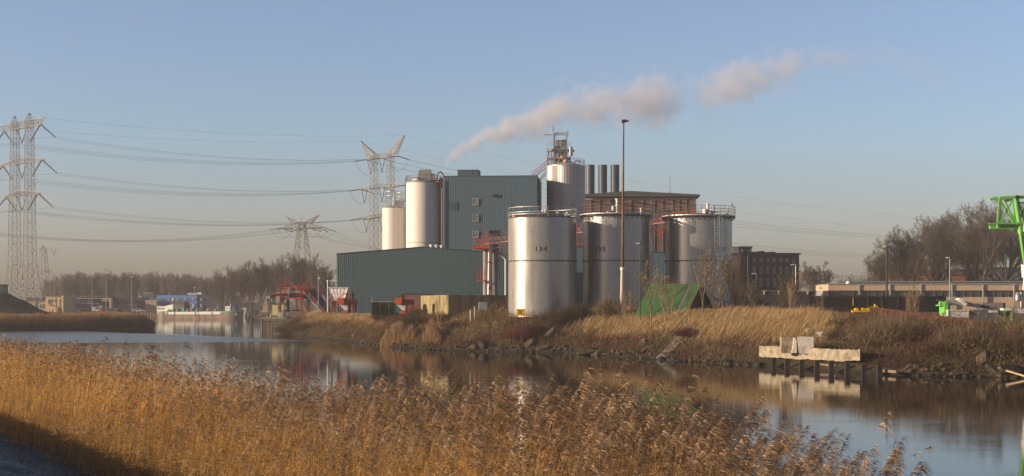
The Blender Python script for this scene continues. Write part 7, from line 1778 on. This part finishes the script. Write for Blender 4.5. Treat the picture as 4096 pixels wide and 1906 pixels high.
# ------------------------------------------------------------------ water's edge of the far bank
def quay():
    P = [W(3036, 1436, 133), W(3175, 1438, 132), W(3300, 1442, 127), (W(3440, 1446, 122))]
    t = thing('quay_wall', 'long low pale broken concrete quay wall on the right bank', 'quay wall', (P[0].x, P[0].y, 0)); o = t.location
    Pt = [Vector((X(a, D), D, Z(y, D))) for a, y, D in ((3036, 1384, 133), (3110, 1386, 130.6), (3175, 1388, 128.5), (3290, 1394, 124), (3365, 1398, 121.2), (3440, 1398, 118.5))]
    Pb = [Vector((X(a, D), D, Z(y, D))) for a, y, D in ((3036, 1428, 133), (3110, 1432, 130.6), (3175, 1437, 128.5), (3290, 1441, 124), (3365, 1446, 121.2), (3440, 1442, 118.5))]
    for i in range(5):
        a, b, c, d = Pb[i]-o, Pb[i+1]-o, Pt[i+1]-o, Pt[i]-o; mb = MB(); q = (b-a)*.004; rg = random.Random(i+5); tops = [c.lerp(d, k/9)+Vector((0, 0, rg.uniform(-.07, .02))) for k in range(10)]; bots = [a.lerp(b, k/6)+Vector((0, 0, rg.uniform(-.04, .05))) for k in range(7)]; tops[0] -= q; tops[-1] += q; bots[0] += q; bots[-1] -= q
        mb.prism(bots+tops, (.3, .8, 0)); mb.build('wall_section', M['conclight'], t)
    # timber posts with a waling in front
    for px, y0, D in ((3095, 1431, 129.2), (3148, 1436, 127), (3207, 1440, 124.6), (3268, 1441, 121.8), (3325, 1444, 119.4), (3390, 1447, 116.8), (3455, 1457, 115), (3518, 1460, 113.6)):
        o_ = MB(); zz = Z(y0, D); o_.bb((-.2, -.2, -1.5), (.2, .2, zz)); o_ = o_.build('timber_post', M['darkwood'], t); o_.location = Vector((X(px, D), D, 0))-o
    mb = MB(); mb.bar(Vector((X(3270, 125.2), 125.2, .42))-o, Vector((X(3600, 113.8), 113.8, .3))-o, .16, .22); mb.build('waling', M['wood'], t)
    # underside mud ledge
    def blk(name, label, px0, px1, y0, y1, D, dD, m, rz=0, dep=1.0):
        c = W((px0+px1)/2, (y0+y1)/2, D); w_ = (px1-px0)/F*D; h = (y1-y0)/F*D; mb = MB(); rng = random.Random(px0); 
        pts = []; n = 5
        for k in range(n+1): pts.append((-w_/2+w_*k/n, 0, h/2-rng.uniform(0, .08)))
        pts += [(w_/2, 0, -h/2), (-w_/2, 0, -h/2)]; mb.prism(pts, (0, dep, 0)); ob = mb.build(name, m); ob.location = c; ob.rotation_euler = (rng.uniform(-.05, .05), 0, rz); tag(ob, label, 'concrete block')
        return ob
    blk('concrete_block', 'grey upright concrete slab standing on the quay wall, left of the white one', 3126, 3178, 1347, 1413, 127.6, 0, M['conclight'], -.05)
    mb = MB(); a = W(3178, 1348, 127.2); mb.prism([Vector(p) for p in ((.0, 0, -.1), (.16, 0, -.25), (.22, 0, -1.45), (-.22, 0, -1.45))], (0, .6, 0)); ob = mb.build('stained_block', M['concwhite']); ob.location = a; tag(ob, 'narrow stained wedge of concrete between the grey slab and the white slab', 'concrete block')
    ob = MB(); D = 126.2; s = D/F; ob.prism([((3188-3222)*s, 0, (1381-1350)*s), ((3196-3222)*s, 0, (1381-1347)*s), ((3255-3222)*s, 0, (1381-1349)*s), ((3254-3222)*s, 0, (1381-1417)*s), ((3196-3222)*s, 0, (1381-1415)*s)], (.15, 1.0, 0)); ob = ob.build('white_slab', M['concwhite']); ob.location = W(3222, 1381, D); ob.rotation_euler.z = -.12; tag(ob, 'bright white rounded concrete slab on the quay wall', 'concrete block')
    blk('concrete_block', 'small grey block half buried in the weeds above the white slab', 3230, 3252, 1315, 1338, 134.5, 0, M['conc'])
    blk('concrete_block', 'small whitish block in the weeds to the upper right of the white slab', 3267, 3291, 1326, 1356, 132.5, 0, M['concwhite'], -.2)
    blk('concrete_block', 'dark flat block behind the small whitish block', 3255, 3305, 1314, 1326, 135.5, 0, M['darkgrey'], 0)
quay()
def steps():
    A = STEP_A.copy(); B = STEP_B.copy(); t = thing('concrete_steps', 'narrow concrete steps with a thin green handrail climbing the far bank', 'steps', (A.x, A.y, A.z)); n = 14; d = B-A
    for k in range(n):
        c = d*(k/(n-1)); MB().box((c.x, c.y, c.z+.22), (.95, .55, .17), -.1).build('step', M['conclight'], t)
    C0 = on_ground(2644, 1436)-t.location
    for k in range(3): c = C0.lerp(Vector((0, 0, 0)), k/3); MB().box((c.x, c.y, c.z+.12), (1.0, .5, .16)).build('step', M['conc'], t)
    mb = MB(); a = C0+Vector((-.6, -.1, 1.0)); b = d+Vector((-.45, -.1, 1.35)); mb.bar(a, b, .055)
    a2 = C0+Vector((-.6, -.1, .6)); b2 = d+Vector((-.45, -.1, .9)); mb.bar(a2, b2, .04)
    for u in (.02, .35, .68, .98): p = a.lerp(b, u); mb.bar(p, p+Vector((0, 0, -1.1)), .05)
    mb.build('handrail', M['darkgreen'], t)
steps()
def rocks():
    protos = []; rng = np.random.default_rng(31)
    import bmesh as bmsh
    for k in range(7):
        bm = bmsh.new(); bmsh.ops.create_icosphere(bm, subdivisions=2, radius=1.0)
        # angular boulders: cut the ball with random planes
        for j in range(9):
            nrm = Vector(rng.normal(size=3)).normalized(); dd = rng.uniform(.45, .8)
            for v in bm.verts:
                q = v.co.dot(nrm)
                if q > dd: v.co -= nrm*(q-dd)
        sc = Vector((rng.uniform(.8, 1.4), rng.uniform(.7, 1.1), rng.uniform(.45, .8)))
        for v in bm.verts: v.co = Vector((v.co.x*sc.x, v.co.y*sc.y, v.co.z*sc.z))
        me = bpy.data.meshes.new('rock'); bm.to_mesh(me); bm.free(); me.materials.append(M['rock']); protos.append(me)
    wet = [m_.copy() for m_ in protos]
    for m_ in wet: m_.materials[0] = M['rockwet']
    # walk the waterline and drop stones on it
    line = [Vector(p) for p in WATER_POLY[3:21]]; acc = []
    for a, b in zip(line[:-1], line[1:]):
        L = (b-a).length; k = 0.0
        while k < L: acc.append(a.lerp(b, k/L)); k += .62
    i = 0
    for p in acc:
        if not (abs(p.x) < .37*p.y): continue
        px = 2048+F*p.x/p.y
        if 3040 < px < 3600: continue
        for row in range(2):
            if i > 250: break
            if row and rng.uniform() < .4: continue
            s_ = rng.uniform(.13, .36)*(1.0 if px > 1800 else .8)*(1.35 if rng.uniform() < .12 else 1)
            off = rng.uniform(.0, .5)+row*rng.uniform(.5, 1.3)
            x, y = p.x+off*.45+rng.uniform(-.2, .2), p.y+off*.9; z = max(gz(x, y), 0)+s_*.12
            me = (wet if row == 0 and rng.uniform() < .7 else protos)[rng.integers(0, 7)]
            o = bpy.data.objects.new('rock', me); COL.objects.link(o); o.location = (x, y, z); o.rotation_euler = (rng.uniform(-.3, .3), rng.uniform(-.3, .3), rng.uniform(0, 6.28)); o.scale = (s_,)*3
            tag(o, 'angular stone in the line of rubble stones along the far waterline', 'rock', 'rubble stones along the far waterline'); i += 1
    def big(px, py, D, s3, rot, label, m='rock', k=0, cat='rock'):
        me = protos[k].copy(); me.materials[0] = M[m]; o = bpy.data.objects.new('boulder', me); COL.objects.link(o); o.location = on_ground(px, py+6)+Vector((0, 0, s3[2]*.3)); o.scale = s3; o.rotation_euler = rot; tag(o, label, cat)
    big(1931, 1388, 171.5, (.85, .6, 1.1), (0, .2, 0), 'large black upright slab rock at the waterline below the concrete yard wall', 'rockwet', 1)
    big(1898, 1392, 171.0, (.9, .6, .6), (0, .3, .4), 'brown rock leaning against the large black slab rock', 'rock', 2)
    big(2118, 1378, 169, (1.0, .6, .7), (0, -.6, .2), 'pale slanting slab rock at the waterline under tank 134', 'rock', 3)
    big(2182, 1352, 168.5, (1.3, .5, .6), (0, -.8, .1), 'long pale rock slab tilted up the bank right of the slanting slab rock', 'rock', 4)
    big(2172, 1392, 166.5, (1.3, .7, .5), (0, -.25, 0), 'broad flat boulder lying in the water below the tilted rock slab', 'rock', 5)
    big(2350, 1408, 160.5, (1.5, .8, .7), (0, -.1, 0), 'broad pale boulder at the waterline below the tall rusty mast', 'rock', 6)
    big(2595, 1398, 148.5, (1.3, .7, .5), (0, -.35, .2), 'flat grey rock slab just left of the foot of the steps', 'rock', 0)
    big(2572, 1378, 150, (.9, .5, .7), (0, -.9, .2), 'upright mossy rock slab above the flat one left of the steps', 'rock', 3)
    big(3935, 1450, 113.5, (.9, .7, 1.1), (.1, .4, 0), 'large broken grey concrete slab propped up at the right waterline', 'rock', 2)
    big(3985, 1492, 111, (.9, .7, .8), (0, .2, 0), 'pale pointed rock in the water right of the propped slab', 'rock', 4)
    big(4040, 1490, 111.5, (1.6, .8, .8), (0, .1, 0), 'large dark wet boulder at the right edge under the pale log', 'rockwet', 5)
    big(1412, 1343, 213, (.4, .35, .45), (0, 0, 0), 'round pale boulder low on the left part of the bank', 'conc', 1)
    big(3840, 1493, 112.3, (1.1, .6, .4), (0, 0, 0), 'flat mossy rock in the water left of the propped slab', 'rock', 6)
    big(3640, 1488, 114.5, (.3, .3, .4), (0, 0, 0), 'small pale stump-like stone right of the last timber post', 'rock', 1)
rocks()
def log():
    A = W(3962, 1463, 112.3); B = W(4150, 1520, 109.5); t = thing('driftwood_log', 'long pale driftwood beam slanting down into the water at the right edge', 'log', A); B = B-A
    MB().bar((0, 0, 0), B, .3, .12).build('plank', M['woodlight'], t); mb = MB(); mb.bar((1.4, .3, -.55), B+Vector((0, .3, -.1)), .2, .1); mb.build('lower_plank', M['woodlight'], t)
    for i, (a, b, lab) in enumerate(((W(3598, 1488, 114.5), W(3652, 1456, 116), 'thin pale branch rising out of the water by the last timber posts'), (W(2205, 1398, 166.6), W(2250, 1385, 167), 'thin pale stick on the flat boulder under tank 134'), (W(2010, 1404, 168.5), W(2060, 1390, 169.2), 'pale driftwood stick at the waterline left of tank 134 reflection'),
                            (W(3705, 1478, 114), W(3800, 1450, 115.2), 'long thin branch lying along the right waterline'))):
        o = MB(); o.tube((0, 0, 0), b-a, .05, .025, 6); q = (b-a)*.55; o.tube(q, q+Vector((.25, 0, .3)), .025, .012, 5); o = o.build('branch', M['woodlight']); o.location = a; tag(o, lab, 'branch')
log()
# ------------------------------------------------------------------ smoke and haze
def smoke():
    D0 = 262
    pts = [(1777, 690, 12), (1800, 628, 30), (1870, 588, 46), (2000, 530, 62), (2150, 470, 84), (2300, 425, 100), (2450, 410, 95), (2600, 405, 105),
           (2750, 395, 92), (2900, 360, 108), (3050, 300, 100), (3200, 262, 72), (3330, 240, 60), (3480, 228, 50), (3680, 270, 60), (3860, 330, 55)]
    P = [W(a, b, D0) for a, b, c in pts]; Rr = [c/F*D0*1.8 for a, b, c in pts]
    x0, x1 = P[0].x, P[-1].x; mb = MB(); n = 20; rings = []
    # smooth closed tube following the drift
    N = 60; xs_ = np.linspace(x0-0.3, x1, N); zc = np.interp(xs_, [p.x for p in P], [p.z for p in P]); rr = np.interp(xs_, [p.x for p in P], Rr)
    for i in range(N):
        for k in range(n):
            t = 2*math.pi*k/n; mb.v.append((xs_[i], D0+rr[i]*math.cos(t), zc[i]+rr[i]*1.15*math.sin(t)))
    for i in range(N-1):
        for k in range(n):
            mb.f.append((i*n+k, i*n+(k+1) % n, (i+1)*n+(k+1) % n, (i+1)*n+k)); mb.sm.append(True)
    mb.f.append(tuple(range(n-1, -1, -1))); mb.f.append(tuple(range((N-1)*n, N*n))); mb.sm += [False, False]
    m = bpy.data.materials.new('drifting_smoke'); m.use_nodes = True; nn = m.node_tree.nodes; l = m.node_tree.links; nn.clear()
    out = nn.new('ShaderNodeOutputMaterial'); v = nn.new('ShaderNodeVolumePrincipled'); l.new(v.outputs[0], out.inputs['Volume'])
    g = nn.new('ShaderNodeTexCoord'); s = nn.new('ShaderNodeSeparateXYZ'); l.new(g.outputs['Object'], s.inputs[0])
    def M_(op, a, b_=None, c=None):
        k = nn.new('ShaderNodeMath'); k.operation = op
        for i, q in enumerate((a, b_, c)):
            if q is None: continue
            if isinstance(q, (int, float)): k.inputs[i].default_value = q
            else: l.new(q, k.inputs[i])
        return k.outputs[0]
    t = M_('DIVIDE', M_('SUBTRACT', s.outputs[0], x0), x1-x0)
    def curve(ys, lo, hi):
        k = nn.new('ShaderNodeFloatCurve'); l.new(t, k.inputs['Value']); c = k.mapping.curves[0]
        c.points[0].location = (0, (ys[0]-lo)/(hi-lo)); c.points[1].location = (1, (ys[-1]-lo)/(hi-lo))
        for p, y in zip(P[1:-1], ys[1:-1]): c.points.new((p.x-x0)/(x1-x0), (y-lo)/(hi-lo))
        k.mapping.update(); return M_('MULTIPLY_ADD', k.outputs[0], hi-lo, lo)
    zcn = curve([p.z for p in P], 0, 100); rn = curve(Rr, 0, 20)
    dn = curve([0.6, 1.8, 2.0, 1.5, 1.2, 0.95, 0.85, 0.8, 0.55, 0.7, 0.62, 0.42, 0.3, 0.12, 0.14, 0.06], 0, 2.5)
    dy = M_('DIVIDE', M_('SUBTRACT', s.outputs[1], D0), rn); dz = M_('DIVIDE', M_('SUBTRACT', s.outputs[2], zcn), rn)
    rad = M_('SQRT', M_('ADD', M_('MULTIPLY', dy, dy), M_('MULTIPLY', dz, dz)))
    def nz(sc, det, seed, f):
        k = nn.new('ShaderNodeTexNoise'); k.noise_dimensions = '4D'; k.inputs['W'].default_value = seed; k.inputs['Scale'].default_value = sc; k.inputs['Detail'].default_value = det
        k.inputs['Roughness'].default_value = 0.58; l.new(g.outputs['Object'], k.inputs['Vector']); return k.outputs[0]
    big = M_('MULTIPLY_ADD', nz(0.16, 5, 3.1, 0), 3.4, -1.7); fine = M_('MULTIPLY_ADD', nz(0.55, 4, 7.7, 0), 1.3, -0.65)
    grow = nn.new('ShaderNodeMapRange'); l.new(t, grow.inputs[0]); grow.inputs[1].default_value = 0.0; grow.inputs[2].default_value = 0.35
    nmix = M_('ADD', M_('MULTIPLY', big, M_('MULTIPLY_ADD', grow.outputs[0], 0.75, 0.25)), fine)
    dens = M_('ADD', M_('SUBTRACT', 0.5, rad), M_('MULTIPLY', nmix, 0.82))
    mr = nn.new('ShaderNodeMapRange'); l.new(dens, mr.inputs[0]); mr.inputs[1].default_value = 0.0; mr.inputs[2].default_value = 0.55
    edge = nn.new('ShaderNodeMapRange'); l.new(rad, edge.inputs[0]); edge.inputs[1].default_value = 1.0; edge.inputs[2].default_value = 0.8
    d = M_('MULTIPLY', M_('MULTIPLY', M_('MULTIPLY', mr.outputs[0], edge.outputs[0]), dn), SMOKE_D)
    l.new(d, v.inputs['Density']); v.inputs['Color'].default_value = (0.88, 0.83, 0.83, 1); v.inputs['Anisotropy'].default_value = 0.0
    o = mb.build('smoke_plume', m); tag(o, 'long pale smoke plume drifting right over the factory roofs', 'smoke')
    return o
SMOKE_D = 0.24
smoke()

HAZE_D = 0.00026
def haze():
    mb = MB(); mb.bb((-700, -90, -4), (700, 1050, 72))
    m = bpy.data.materials.new('thin_haze'); m.use_nodes = True; nn = m.node_tree.nodes; l = m.node_tree.links; nn.clear()
    out = nn.new('ShaderNodeOutputMaterial'); v = nn.new('ShaderNodeVolumePrincipled'); l.new(v.outputs[0], out.inputs['Volume'])
    v.inputs['Density'].default_value = HAZE_D; v.inputs['Color'].default_value = (1.0, 0.96, 0.95, 1); v.inputs['Anisotropy'].default_value = 0.0
    o = mb.build('haze', m); tag(o, 'thin winter haze', 'haze', kind='stuff')
haze()
